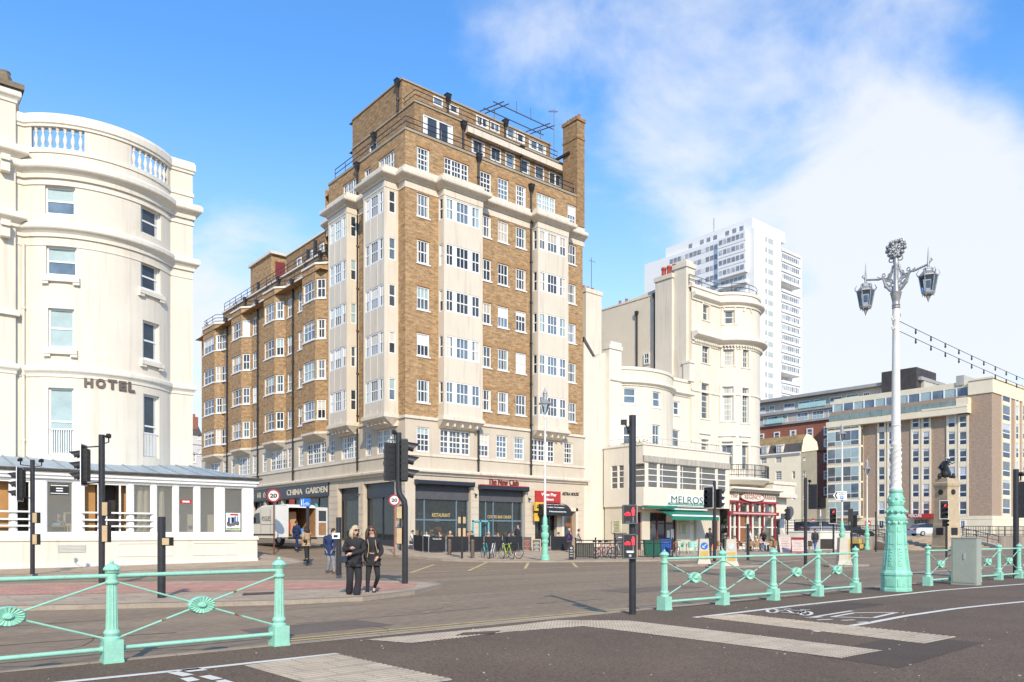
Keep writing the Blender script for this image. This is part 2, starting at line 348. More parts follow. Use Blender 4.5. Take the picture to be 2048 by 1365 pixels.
MINT = M('mint_paint', (.30, .59, .45), .42, .08, 3.5, .05, spec=.45, fine=(28, .05), stain=((.36, .27, .12), 5.5, .635))
MINT_LAMP = M('mint_lamp_paint', (.25, .58, .43), .42, .12, 3.5, .05, spec=.45, fine=(20, .08), stain=((.20, .42, .33), 6, .62))
LAMPWHITE = M('lamp_cream', (.72, .70, .64), .5, .06, 3, .05)
SILVER = M('aged_silver', (.36, .36, .355), .45, .25, 14, .1, metal=.35)
NAVY = M('navy_fascia', (.020, .024, .038), .35, .2, 3, spec=.5)
CHAR = M('charcoal_blind', (.085, .085, .095), .6, .15, 3)
TEAL = M('teal_frame', (.14, .44, .47), .5, .1, 3)
BLUEGREY = M('bluegrey_frame', (.14, .20, .25), .5, .1, 3)
REDSIGN = M('red_sign', (.44, .035, .03), .5, .1, 3)
BLACKSIGN = M('black_letter', (.02, .02, .02), .5, .1, 3)
BRONZELET = M('bronze_letter', (.14, .105, .085), .5, .2, 6)
GOLD = M('gilt_letter', (.55, .42, .20), .5, .2, 6)
GREENAWN = M('green_awning', (.015, .19, .12), .7, .1, 3)
WOOD = M('varnished_wood', (.28, .10, .035), .5, .25, 5, stretch=(1, 1, .2))
GLASSES = [pane('window_glass_dark', (.045, .052, .062)), pane('window_glass_slate', (.095, .11, .13)), pane('window_glass_deep', (.028, .031, .036)), pane('window_glass_blue', (.13, .18, .235))]
BLINDS = [M('cream_blind', (.62, .58, .50), .4, .06, 3, spec=.5), M('white_blind', (.70, .70, .68), .4, .05, 3, spec=.5), M('sage_blind', (.36, .46, .46), .35, .12, 2, spec=.5), M('curtain', (.50, .44, .36), .5, .25, 9, spec=.4, stretch=(6, 6, .3))]
CLEAR = clearglass('clear_glass', opaque=.30, dark=(.42, .38, .32))
SHOPGLASS = clearglass('shop_glass', (.85, .88, .87), .24, (.13, .135, .125))
LANTERN = clearglass('lantern_glass', (.72, .79, .86), .12, (.35, .42, .50))
# ------------------------------------------------------------------ ground
ASPH = M('asphalt', (.258, .186, .118), .85, .24, .55, .4, fine=(42, .42), stain=((.20, .144, .095), .8, .56), stretch=(.10, 1, 1))
PROM = M('promenade_asphalt', (.150, .099, .062), .88, .14, .6, .4, fine=(48, .45), stain=((.095, .063, .041), .25, .60))
def paving(name, c1, c2, mortar, bw, bh):
    m = brick(name, c1, c2, mortar, bw, bh, .16, .012); t = m.node_tree
    for n in t.nodes:
        if n.type == 'COMBXYZ':
            s = [x for x in t.nodes if x.type == 'SEPXYZ'][0]; t.links.new(s.outputs[0], n.inputs[0]); t.links.new(s.outputs[1], n.inputs[1])
        if n.type == 'MAPPING': n.inputs['Scale'].default_value = (1, 1, 1)
    return m
SLAB = paving('pavement_slabs', (.48, .37, .26), (.40, .305, .21), (.27, .205, .145), .9, .6)
REDTAC = paving('red_paving', (.55, .29, .21), (.46, .24, .175), (.34, .21, .15), .4, .4)
TACT = paving('tactile_paving', (.48, .39, .29), (.44, .36, .27), (.37, .30, .225), .4, .4)
KERB = M('kerb_stone', (.34, .275, .21), .85, .15, 2, .2, fine=(25, .1))
PAINT = M('road_paint', (.74, .68, .57), .75, .08, 4, fine=(45, .10), stain=((.36, .33, .30), 5, .66))
YPAINT = M('yellow_paint', (.60, .44, .19), .75, .12, 4, fine=(45, .12), stain=((.26, .22, .17), 4, .60))
US = [-1800, -400, -120, -40, -10]+[x*2.0 for x in range(0, 30)]+[64, 70, 80, 100, 130, 200, 500, 1800]
VS = [-1800, -300, -40, 0, 9, 20, 30]+[33+x for x in range(0, 18)]+[54, 58, 64, 72, 84, 100, 140, 300, 900, 1800]
g = MB(); nu = len(US)
g.add([(u, v, -.10+gz(u, v)) for v in VS for u in US], [(j*nu+i, j*nu+i+1, (j+1)*nu+i+1, (j+1)*nu+i) for j in range(len(VS)-1) for i in range(nu-1)])
struct('road', g, ASPH)
def raised(name, poly, mat, kerbed=True, top=0.0, step=2.0):
    """pavement polygon in the plan, lifted on a kerb; densified so that it follows the rise of the ground"""
    pts = []
    for a, b in zip(poly, poly[1:]+poly[:1]):
        n = max(1, min(40, int(math.hypot(b[0]-a[0], b[1]-a[1])/step))); pts += [(a[0]+(b[0]-a[0])*i/n, a[1]+(b[1]-a[1])*i/n) for i in range(n)]
    import bmesh
    bm = bmesh.new(); f = bm.faces.new([bm.verts.new((x, y, 0)) for x, y in pts]); bmesh.ops.triangulate(bm, faces=[f])
    us = [p[0] for p in pts]; vs = [p[1] for p in pts]
    for k in range(int(max(0, min(us))), int(min(max(us), 60)), 3): bmesh.ops.bisect_plane(bm, geom=bm.verts[:]+bm.edges[:]+bm.faces[:], plane_co=(k, 0, 0), plane_no=(1, 0, 0))
    for k in range(int(max(30, min(vs))), int(min(max(vs), 60)), 2): bmesh.ops.bisect_plane(bm, geom=bm.verts[:]+bm.edges[:]+bm.faces[:], plane_co=(0, k, 0), plane_no=(0, 1, 0))
    mb = MB(); bm.verts.index_update()
    for f in bm.faces: f.normal_update()
    V = [(v.co.x, v.co.y, top+gz(v.co.x, v.co.y)) for v in bm.verts]; F = [tuple(v.index for v in (f.verts if f.normal.z > 0 else reversed(f.verts))) for f in bm.faces]; bm.free(); mb.add(V, F)
    mb.cur = 1
    for a, b in zip(pts, pts[1:]+pts[:1]): za, zb = top+gz(*a), top+gz(*b); mb.quad((a[0], a[1], za-.3), (b[0], b[1], zb-.3), (b[0], b[1], zb), (a[0], a[1], za))
    struct(name, mb, [mat, KERB])
    return pts
def strip(pts, wd, off=0.0):
    """ribbon polygons along a plan polyline"""
    p = Path(pts); return list(zip(p.offs(off), p.offs(off+wd)))
def flat(mb, poly, z=.004): mb.add([(x, y, z+gz(x, y)) for x, y in poly], [tuple(range(len(poly)))])
def ribbon(mb, pts, wd, z=.004, off=0.0):
    r = strip(pts, wd, off)
    for (a, b), (c, d) in zip(r, r[1:]): flat(mb, [tuple(b), tuple(d), tuple(c), tuple(a)], z)
def kerbline(name, pts, wd=.15, z=.006):
    k = MB(); r = strip(pts, wd); n = len(r)
    for (a, b), (c, d) in zip(r, r[1:]): k.quad((a.x, a.y, z+gz(a.x, a.y)), (c.x, c.y, z+gz(c.x, c.y)), (d.x, d.y, z+gz(d.x, d.y)), (b.x, b.y, z+gz(b.x, b.y)))
    struct(name, k, KERB)
PK = 9.55
g = MB(); g.quad((-1800, -1800, 0), (1800, -1800, 0), (1800, PK, 0), (-1800, PK, 0)); g.cur = 1; g.quad((-1800, PK, 0), (1800, PK, 0), (1800, PK, -.3), (-1800, PK, -.3)); struct('promenade', g, [PROM, KERB])
k = MB()
x = -30.0
while x < 120:
    k.box(x, x+.9, PK-.14, PK+.004, -.2, .008); x += .912
struct('promenade_kerb', k, KERB)
WPAV = [(-300, 31.6), (0, 31.6), (6, 31.8), (11, 32.3), (14.5, 33.3), (16.4, 34.8), (17, 37), (17, 120), (-300, 120)]
raised('hotel_pavement', WPAV, SLAB)
EPAV = [(23.6, 120), (23.6, 38), (24.2, 34.6), (25.6, 32), (28, 30), (31, 28.2), (35.5, 26.7), (40, 27.1), (45, 28.8), (50, 30.2), (63, 30.6), (66, 32.5), (67, 36), (67, 120)]
raised('east_pavement', EPAV, SLAB)
kerbline('hotel_kerb', WPAV[:8][::1], -.15); kerbline('east_kerb', EPAV[:-1], -.15)
ISL = [gp(-260, 1226), gp(0, 1213), gp(330, 1206), gp(560, 1201), gp(725, 1194), gp(830, 1182), gp(885, 1169), gp(862, 1163), gp(760, 1161), gp(600, 1160), gp(300, 1163), gp(0, 1167), gp(-260, 1172)]
raised('traffic_island', ISL, SLAB); kerbline('island_kerb', ISL, -.15)
t = MB(); flat(t, [gp(-200, 1196), gp(0, 1191), gp(300, 1186), gp(600, 1180), gp(690, 1176), gp(760, 1183), gp(830, 1174), gp(835, 1166.5), gp(600, 1163), gp(300, 1167), gp(0, 1171), gp(-200, 1175)], .005)
struct('red_tactile_paving', t, REDTAC)
# painted lines, tactile strips
p = MB()
ribbon(p, [gp(-150, 1393), gp(120, 1364), gp(400, 1336), gp(672, 1307)], .11)
ribbon(p, [gp(1383, 1235), gp(1464, 1226), gp(1590, 1211), gp(1724, 1197), gp(1874, 1181), gp(2048, 1168), gp(2400, 1150)], .13)
ribbon(p, [gp(1622, 1263), gp(1724, 1247), gp(1804, 1232), gp(1900, 1218), gp(1974, 1210), gp(2048, 1203), gp(2500, 1176)], .12)
ribbon(p, [gp(905, 1361), gp(760, 1380), gp(500, 1420)], .11)
for q in ([(332, 1346), (352, 1343), (388, 1350), (366, 1354)], [(358, 1341), (396, 1337), (416, 1341), (378, 1345)], [(398, 1354), (420, 1351), (446, 1358), (424, 1361)], [(360, 1358), (384, 1355), (400, 1361), (376, 1365)], [(430, 1363), (450, 1360), (470, 1366), (445, 1369)]):
    flat(p, [gp(*z) for z in q][::-1])
struct('promenade_line', p, PAINT)
p = MB()   # bicycle and arrow painted on the cycle lane
def oval(cx, cy, rx, ry, wd, n=22):
    c = gp(cx, cy); pts = [gp(cx+rx*math.cos(2*PI*i/n), cy+ry*math.sin(2*PI*i/n)) for i in range(n+1)]; ribbon(p, pts, wd)
oval(1545, 1222.5, 14, 4.0, .06); oval(1612, 1227.5, 15, 4.3, .06)
for a, b in (((1550, 1222), (1575, 1220)), ((1575, 1220), (1592, 1228)), ((1592, 1228), (1560, 1225)), ((1575, 1220), (1607, 1222)), ((1592, 1228), (1607, 1222)), ((1607, 1221), (1613, 1227)), ((1566, 1218.5), (1580, 1218)), ((1600, 1219.5), (1620, 1220))):
    ribbon(p, [gp(*a), gp(*b)], .055)
for a, b in (((1606, 1237), (1640, 1234)), ((1606, 1237), (1700, 1222)), ((1660, 1234), (1705, 1226)), ((1660, 1234), (1742, 1236)), ((1742, 1236), (1790, 1225)), ((1705, 1226), (1790, 1225)), ((1632, 1240), (1662, 1239)), ((1680, 1241), (1706, 1240)), ((1712, 1245), (1738, 1244))):
    ribbon(p, [gp(*a), gp(*b)], .075)
struct('cycle_lane_marking', p, PAINT)
p = MB(); flat(p, [gp(488, 1332), gp(672, 1309), gp(905, 1360), gp(690, 1390)][::-1], .005); flat(p, [gp(1396, 1234.5), gp(1481, 1229.5), gp(1914, 1275), gp(1848, 1288)][::-1], .0045)
# ribs
for A, B, C, D in (((488, 1332), (672, 1309), (905, 1360), (690, 1390)), ((1396, 1234.5), (1481, 1229.5), (1914, 1275), (1848, 1288))):
    A, B, C, D = [Vector(gp(*z)) for z in (A, B, C, D)]; n = int((D-A).length/.09)
    for i in range(n):
        a, b = A.lerp(D, (i+.2)/n), B.lerp(C, (i+.2)/n); c, d = A.lerp(D, (i+.7)/n), B.lerp(C, (i+.7)/n)
        p.hexa([(c.x, c.y, .003), (d.x, d.y, .003), (b.x, b.y, .003), (a.x, a.y, .003), (c.x, c.y, .011), (d.x, d.y, .011), (b.x, b.y, .011), (a.x, a.y, .011)])
struct('ribbed_paving', p, TACT)
p = MB(); bl = [(1114, 1241), (1259, 1242), (1500, 1270), (1766, 1302), (1679, 1317), (1420, 1284), (1169, 1253), (1024, 1264), (822, 1287), (730, 1280), (900, 1264), (1024, 1252)]
flat(p, [gp(*z) for z in bl][::-1], .0048)
pv = [gp(*z) for z in bl]
def inside(x, y, poly):
    c = False
    for (x0, y0), (x1, y1) in zip(poly, poly[1:]+poly[:1]):
        if (y0 > y) != (y1 > y) and x < (x1-x0)*(y-y0)/(y1-y0)+x0: c = not c
    return c
x = min(q[0] for q in pv)
while x < max(q[0] for q in pv):
    y = min(q[1] for q in pv)
    while y < max(q[1] for q in pv):
        if inside(x, y, pv) and inside(x+.03, y+.03, pv): p.lathe((x, y, .003), [(.022, 0), (.019, .007)], 5)
        y += .0667
    x += .0667
struct('blister_paving', p, TACT)
p = MB()
ribbon(p, [(4.4, PK+.84), (6, PK+.82), (12.0, PK+.72)], .075, -.094); ribbon(p, [(4.4, PK+1.06), (6, PK+1.04), (12.0, PK+.94)], .075, -.094)
for line in ([(172, 1120), (700, 1102), (1090, 1092), (1500, 1074), (2300, 1046)], [(172, 1120), (390, 1045)], [(700, 1102), (870, 1025)], [(1216, 1082), (1246, 1030)], [(1690, 1072), (1650, 1030)], [(870, 1083), (700, 1072)]):
    ribbon(p, [gp(780+a/4.55, 900+b/4.55, -.1) for a, b in line], .13, -.094)
for a, b in (((930, 1104), (1000, 1092)),): pass
struct('yellow_road_marking', p, YPAINT)
p = MB()
for a, b, wd in (((1500, 1128), (1600, 1121), .12), ((1740, 1107), (1790, 1104), .12), ((1640, 1117), (1700, 1113), .12), ((1800, 1147), (1900, 1141), .13), ((1835, 1126), (1895, 1123), .12), ((1940, 1135), (2048, 1129), .12), ((1900, 1117), (1990, 1113), .12), ((-100, 1157), (120, 1153), .12), ((0, 1161), (70, 1158.5), .12)):
    ribbon(p, [gp(*a, -.1), gp(*b, -.1)], wd, -.093)
struct('white_road_marking', p, PAINT)
TAR = M('tar_seam', (.075, .062, .052), .7, .3, 8)
p = MB()
for y0, amp, x0, x1 in ((12.4, .10, -25, 60), (14.9, .12, 0, 60), (17.6, .06, 14, 80), (21.0, .10, 15, 90), (24.6, .08, -10, 90), (27.6, .06, 16, 100)):
    x = x0; pts = []; y = y0
    while x < x1: pts.append((x, y)); x += .35+.5*rnd.random(); y = y0+amp*math.sin(x*.7)+rnd.uniform(-amp, amp)*.35
    for k in range(0, len(pts)-4, 9): ribbon(p, pts[k:k+rnd.randrange(5, 10)], .018+.022*rnd.random(), -.0965)
for x0, y0, n in ((6, 11.6, 9), (9.5, 13.2, 8), (3, 13, 7), (13, 12, 10), (17, 16, 9), (22, 14, 8), (28, 19, 10), (19, 23, 9)):
    x, y = x0, y0; pts = []; a = rnd.uniform(0, 6.28)
    for i in range(n): pts.append((x, y)); a += rnd.uniform(-.6, .6); x += .3*math.cos(a); y += .3*math.sin(a)
    ribbon(p, pts, .016, -.0967)
struct('road_seam', p, TAR)
PATCH = M('asphalt_patch', (.165, .122, .088), .85, .14, .8, .4, fine=(42, .42)); p = MB()
for a, b, c, d in ((4.5, 11.0, 6.8, 12.2), (15, 13.1, 18.4, 14.3), (9, 20.4, 13.2, 21.6), (24, 16, 27, 17.4), (32, 21, 37, 22.2)): flat(p, [(a, b), (c, b+.1), (c-.1, d), (a+.1, d-.05)], -.0972)
struct('road_patch', p, PATCH)
PPATCH = M('promenade_patch', (.098, .066, .044), .88, .12, .8, .4, fine=(48, .45)); p = MB()
for a, b, c, d in ((3.2, 2.6, 5.6, 4.2), (8.4, 3.6, 11.2, 4.7), (12.5, 6.9, 15.8, 7.8)): flat(p, [(a, b), (c, b+.12), (c-.08, d), (a+.1, d)], .0022)
struct('promenade_patch', p, PPATCH)
p = MB(); litter = []
for i in range(170): 
    u, v = rnd.uniform(0, 16), rnd.uniform(1.5, 9.3); s_ = rnd.uniform(.006, .018); p.lathe((u, v, .001), [(s_, 0), (s_*.7, s_*.6)], 5)
tag(struct('promenade_grit', p, M('grit', (.34, .29, .24), .9, .3, 9)), kind='stuff')
RUST = M('rusty_iron', (.10, .07, .055), .75, .25, 12, .4, fine=(40, .3))
def manhole(label, quad, z=0.0):
    q = [gp(*k, z) for k in quad]; m = MB(); flat(m, q[::-1], z+.009)
    A, B, C, D = [Vector(k) for k in q]
    for i in range(5):
        a, b = A.lerp(D, (i+.3)/5), B.lerp(C, (i+.3)/5); c, d = A.lerp(D, (i+.7)/5), B.lerp(C, (i+.7)/5)
        m.hexa([(c.x, c.y, z+.006), (d.x, d.y, z+.006), (b.x, b.y, z+.006), (a.x, a.y, z+.006), (c.x, c.y, z+.014), (d.x, d.y, z+.014), (b.x, b.y, z+.014), (a.x, a.y, z+.014)])
    tag(m.build('manhole_cover', RUST), label, 'manhole cover')
manhole('rusty oblong manhole cover beside the pale blister paving on the promenade', [(928, 1267), (1003, 1263), (985, 1269), (910, 1273)], .0)
manhole('dark oblong inspection cover set in the traffic island near the two women', [(487, 1187), (560, 1184), (545, 1189), (484, 1192)], .0)
# ------------------------------------------------------------------ windows, rails, pipes
def hole(r): return (r[0], r[1], r[2], r[3])
def window(parent, path, r, name='sash_window', cols=(3,), rows=2, lights=None, sill=True, glass=None, blind=None, rec=.14, fw=.08, bw=.052, mat=None, open_=0, sillmat=None, surround=0, topfrac=.5):
    mat = mat or WHITE; a0, a1, z0, z1 = r; fr = path.frame(a0, a1); wd = fr.len; m = MB(); d0, d1 = -rec, -rec+.08
    m.fbox(fr, 0, fw, z0, z1, d0, d1); m.fbox(fr, wd-fw, wd, z0, z1, d0, d1); m.fbox(fr, fw, wd-fw, z1-fw, z1, d0, d1); m.fbox(fr, fw, wd-fw, z0, z0+fw*1.2, d0, d1)
    lights = lights or [(fw/wd, 1-fw/wd)]; cols = list(cols)*len(lights) if len(cols) == 1 else cols
    zi0, zi1 = z0+fw*1.2, z1-fw; zm = zi0+(zi1-zi0)*topfrac
    e = [fw]+[x for l in lights for x in (l[0]*wd, l[1]*wd)]+[wd-fw]
    for i in range(0, len(e), 2):
        if e[i+1]-e[i] > .005: m.fbox(fr, e[i], e[i+1], zi0, zi1, d0+.002, d1-.006)
    for (l0, l1), c in zip(lights, cols):
        x0, x1 = max(l0*wd, fw), min(l1*wd, wd-fw)
        for i in range(1, c): x = x0+(x1-x0)*i/c; m.fbox(fr, x-bw/2, x+bw/2, zi0, zi1, d0+.012, d1-.03)
        for i in range(1, rows):
            z = zi0+(zi1-zi0)*i/rows
            if rows % 2 == 0 and i == rows//2: m.fbox(fr, x0, x1, zm-.04, zm+.04, d0+.008, d1-.02)
            else: m.fbox(fr, x0, x1, z-bw/2, z+bw/2, d0+.014, d1-.034)
    if sill: m.fbox(fr, -.07, wd+.07, z0-.09, z0-.001, d0, .06)
    o = m.build(name, mat, parent)
    g = MB(); gi = glass if glass is not None else rnd.choice([0, 0, 1, 1, 2, 3]); bl = blind if blind is not None else (rnd.choice([0, 0, 0, .25, .45, .5, 1]) if rnd.random() < .55 else 0)
    zb = z1-(z1-z0)*bl; P = fr.P; dd = d0+.028
    if bl < 1: g.quad(P(0, z0, dd), P(wd, z0, dd), P(wd, zb, dd), P(0, zb, dd))
    g.cur = 1
    if bl > 0: g.quad(P(0, zb, dd), P(wd, zb, dd), P(wd, z1, dd), P(0, z1, dd))
    elif rnd.random() < .5:  # drawn-back curtains
        for s0, s1 in ((fw, fw+wd*.13), (wd-fw-wd*.13, wd-fw)): g.quad(P(s0, z0, dd+.004), P(s1, z0, dd+.004), P(s1, z1, dd+.004), P(s0, z1, dd+.004))
    g.build('pane', [GLASSES[gi], rnd.choice(BLINDS)], o)
    return o
def iron_rail(parent, pts, z, h=.9, step=1.5, bars=2, name='railing', mat=None, r=.03, infill=0):
    m = MB(); p = Path(pts)
    for i in range(bars+1): zz = h*(1-i*.36/max(1, bars)*2.2); m.tube([(q.x, q.y, z+zz) for q in p.p], r, 5)
    n = max(1, int(p.len/step))
    for i in range(n+1): q = p.xy(min(p.len-1e-4, p.len*i/n)); m.tube([(q.x, q.y, z), (q.x, q.y, z+h)], r, 5)
    if infill:
        n = int(p.len/infill)
        for i in range(n): q = p.xy(p.len*(i+.5)/n); m.tube([(q.x, q.y, z+.05), (q.x, q.y, z+h-.03)], r*.6, 4, False)
    return m.build(name, mat or BLACKIRON, parent)
def downpipe(parent, path, px=None, z0=0, z1=10, a=None, hopper=True, mat=None, r=.075):
    a = path.a(px) if a is None else a; i = path.seg(a); n = path.n[i]; q = path.xy(a)+n*.11; m = MB()
    m.tube([(q.x, q.y, z0), (q.x, q.y, z1)], r, 8)
    z = z0+.8
    while z < z1-.5: m.lathe((q.x, q.y, z), [(r*1.5, 0), (r*1.5, .1)], 8); z += 3.0
    if hopper: m.lathe((q.x, q.y, z1-.05), [(.08, 0), (.14, .12), (.26, .35), (.27, .5), (.31, .53), (.31, .6)], 4, rot=PI/4)
    return m.build('downpipe', mat or BLACKIRON, parent)
def coping(parent, path, z, h=.14, d=.09, back=-.4, mat=None, name='coping'):
    m = MB(); sweep(m, path, band(z, z+h, d, back)); return m.build(name, mat or CREAM_TRIM, parent)
def letters(parent, path, chars, mat, d=.02, ext=.05, bold=.03):
    for ch, x0, x1, y0, y1 in chars:
        a0, a1 = path.a(x0), path.a(x1); q = path.xy((a0+a1)/2); fr = path.frame(a0, a1)
        text('letter', ch, fr, 0, zat(y1, q.x, q.y), fr.len, zat(y0, q.x, q.y)-zat(y1, q.x, q.y), mat, parent, d, ext, bold)
# ================================================================== HOTEL on the left corner
HT = thing('hotel_building', 'white stucco hotel with a curved balustraded bow and grey roofed glazed veranda', 'hotel', (8, 41, 0))
bow = arc_pts((5.7, 41.1), (12.0, 41.0), 1.42, 22)
HPATH = Path([(-9, 41.1)]+bow+[(13.1, 41.0), (13.1, 52)])
hw = {}
for nme, x0, x1, y0, y1 in (('a', 90, 150, 373, 429), ('b', 92, 153, 493, 551), ('c', 96, 148, 617, 696), ('d', 96.5, 147, 776, 910), ('e', 281.5, 322, 419, 473), ('f', 281.5, 321, 530, 582), ('g', 285.5, 319, 645, 721), ('h', 287, 319, 791, 916)):
    hw[nme] = HPATH.rect(x0, x1, y0, y1)
b1 = (HPATH.a(63), HPATH.a(169), 18.95, 19.93); b2 = (HPATH.a(263), HPATH.a(335), 18.95, 19.93)
m = MB(); wall(m, HPATH, 0, 20.2, list(hw.values())+[b1, b2], .2)
# parapet inner face, so that the balustrade openings show sky
inner = Path([tuple(q) for q in HPATH.offs(-.28)]); 
m.build('wall', CREAM, HT)
m = MB(); m.prism([tuple(q) for q in HPATH.p]+[(-9, 52)], 18.3, 18.4); m.build('roof', LEAD, HT)
m = MB(); sweep(m, HPATH, [(-.30, 19.9), (.06, 19.9), (.06, 20.0), (.12, 20.05), (.12, 20.35), (.05, 20.5), (-.30, 20.5)]); sweep(m, HPATH, band(18.72, 18.9, .05, -.30))
m.build('parapet_coping', CREAM_TRIM, HT)
m = MB(); sweep(m, HPATH, corn(17.55, .72, .40)); sweep(m, HPATH, band(17.25, 17.4, .05)); sweep(m, HPATH, corn(14.9, .62, .30)); sweep(m, HPATH, band(14.5, 14.56, .03)); sweep(m, HPATH, corn(8.55, .5, .16)); m.build('cornice', CREAM_TRIM, HT)
for b in (b1, b2):
    m = MB(); n = int((b[1]-b[0])/.29)
    for i in range(n):
        q = HPATH.P(b[0]+(b[1]-b[0])*(i+.5)/n, b[2], -.1); m.lathe(q, [(.085, 0), (.085, .1), (.05, .14), (.05, .18), (.10, .36), (.085, .48), (.045, .62), (.045, .7), (.075, .74), (.05, .8), (.085, .86), (.085, .99)], 10)
    m.build('balustrade', CREAM_TRIM, HT, True)
for k, r in hw.items():
    tall = k in 'dh'; lo = k in 'cg'
    o = window(HT, HPATH, r, cols=(1,), rows=2, fw=.085, rec=.2, sill=k in 'bfcg', glass=(3 if k in 'abcd' else 0), blind={'a': .5, 'b': .45, 'e': .0, 'f': 0, 'g': 0, 'h': 0}.get(k, 1), topfrac=.5)
    for ch in o.children: ch.data.materials[1] = BLINDS[2] if k in 'abcd' else BLINDS[0]
    fr = HPATH.frame(r[0], r[1]); m = MB()
    if k in 'bcfg':
        m.fbox(fr, -.16, fr.len+.16, r[2]-.3, r[2]-.1, -.2, .17); m.fbox(fr, -.16, .12, r[2]-.42, r[2]-.3, -.1, .14); m.fbox(fr, fr.len-.12, fr.len+.16, r[2]-.42, r[2]-.3, -.1, .14); m.build('sill', CREAM_TRIM, o)
    if tall:
        n = 9
        for i in range(n): x = .09+(fr.len-.18)*(i+.5)/n; m.fbox(fr, x-.02, x+.02, r[2]+.08, r[2]+1.15, -.10, -.07)
        m.fbox(fr, .02, fr.len-.02, r[2]+1.15, r[2]+1.21, -.12, -.06); m.build('guard_rail', WHITE, o)
letters(HT, HPATH, [('H', 168, 186, 757, 775), ('O', 191, 211, 758, 777), ('T', 215, 233, 760, 779), ('E', 237, 252, 763, 782), ('L', 255.5, 268.5, 765, 785)], BRONZELET, .03, .05, .05)
downpipe(HT, HPATH, a=HPATH.a(46), z0=4.8, z1=14.6, hopper=False, mat=CREAM_TRIM, r=.06)
# taller left-hand section with its own cornices
LP = Path([(-9, 40.9), (5.35, 40.9), (5.35, 41.5)]); m = MB(); wall(m, LP, 4.5, 20.9); m.build('side_pavilion', CREAM, HT)
m = MB(); sweep(m, LP, corn(20.75, .5, .2, -.5)); sweep(m, LP, corn(18.05, .75, .45)); sweep(m, LP, corn(15.2, .6, .4)); sweep(m, LP, band(11.2, 11.45, .15)); sweep(m, LP, corn(8.6, .45, .14)); m.build('pavilion_cornice', CREAM_TRIM, HT)
for z in (14.6, 17.5): m = MB(); m.box(4.75, 5.1, 40.55, 40.9, z, z+.7); m.box(4.75, 5.1, 40.45, 40.55, z+.45, z+.7); m.build('cornice_bracket', CREAM_TRIM, HT)
m = MB(); m.box(3.9, 5.7, 42.6, 43.9, 20.4, 22.0); m.box(3.8, 5.8, 42.5, 44.0, 22.0, 22.2); m.box(3.7, 5.9, 42.4, 44.1, 22.2, 22.45)
for i in range(7): m.box(3.85+i*.28, 3.98+i*.28, 42.42, 42.5, 21.85, 22.0)
m.lathe((4.4, 43.2, 22.45), [(.34, 0), (.3, .45), (.24, .6), (.26, .7)], 10); m.lathe((5.2, 43.2, 22.45), [(.34, 0), (.3, .45), (.24, .6), (.26, .7)], 10)
m.build('chimney', M('weathered_stone', (.20, .155, .105), .85, .25, 3, .3), HT)
# glazed veranda
VER = Path([(-9, 37.0), (14.7, 37.0), (14.7, 41.0)])
VZ0, VZ1 = 1.46, 3.62
spans = [(-150, -60), (-55, 22), (31, 62), (93, 146), (166, 257), (267, 303), (313, 347), (357, 389), (400, 431), (449, 486)]
vh = []
for x0, x1 in spans: vh.append((VER.a(x0), VER.a(x1), VZ0, VZ1))
vh.append((25.0, 27.0, VZ0, VZ1))
m = MB(); wall(m, VER, 1.2, 4.0, vh, .16); vr = m.build('veranda_wall', WHITE, HT)
m = MB(); wall(m, Path([(-9, 36.86), (14.84, 36.86), (14.84, 41)]), -.2, 1.2); pl = m.build('plinth', CREAM, HT)
m = MB(); pp = Path([(-9, 36.86), (14.84, 36.86), (14.84, 41)]); sweep(m, pp, band(1.12, 1.24, .05, -.2)); sweep(m, pp, band(-.2, .22, .03)); sweep(m, pp, band(1.24, 1.3, .02, -.2))
for x0, x1 in ((235, 345), (385, 473)):
    a0, a1 = pp.a(x0), pp.a(x1)
    for q in ((a0, a1, .98, 1.02), (a0, a1, .42, .46), (a0, a0+.05, .46, .98), (a1-.05, a1, .46, .98)): m.fbox(pp.frame(0, 20), q[0], q[1], q[2], q[3], 0, .03)
m.build('plinth_moulding', CREAM_TRIM, HT)
m = MB(); fr = pp.frame(0, 20); a0, a1 = pp.a(116), pp.a(172)
m.fbox(fr, a0, a1, .62, .95, .0, .012)
m.cur = 1
for i in range(5): m.fbox(fr, a0+.04, a1-.04, .65+i*.06, .67+i*.06, .0, .03)
m.build('vent_grille', [GREY, CREAM_TRIM], HT)
m = MB(); sweep(m, VER, [(-.1, 3.72), (.12, 3.72), (.12, 3.82), (.2, 3.86), (.2, 4.0), (-.1, 4.0)]); m.build('fascia', WHITE, HT)
m = MB(); sweep(m, VER, [(.14, 4.0), (.30, 4.02), (.34, 4.1), (.30, 4.13), (.14, 4.13)]); m.build('gutter', M('mossy_gutter', (.10, .09, .07), .9, .3, 5), HT)
m = MB()
n = 26
for i in range(n):   # lead roof with rolls, hipped at the right end
    u0, u1 = -9+(24.0)*i/n, -9+24.0*(i+1)/n
    t0, t1 = min(u0, 12.9), min(u1, 12.9)
    m.quad((u0, 36.72, 4.1), (u1, 36.72, 4.1), (t1, 40.95, 4.9), (t0, 40.95, 4.9))
m.quad((15.0, 36.72, 4.1), (15.0, 41, 4.1), (12.9, 41, 4.9), (12.9, 40.95, 4.9))
for i in range(1, n): u = -9+24.0*i/n; t = min(u, 12.9); m.tube([(u, 36.7, 4.12), (t, 40.9, 4.92)], .03, 5, False)
m.build('veranda_roof', LEAD, HT)
IN1 = M('interior_orange', (.42, .22, .075), .7, .1, 2); IN2 = M('interior_cream', (.66, .57, .44), .7, .1, 1); IN3 = M('interior_dark', (.035, .028, .025), .7, .2, 2); FLOORW = M('interior_floor', (.25, .16, .09), .6, .2, 2)
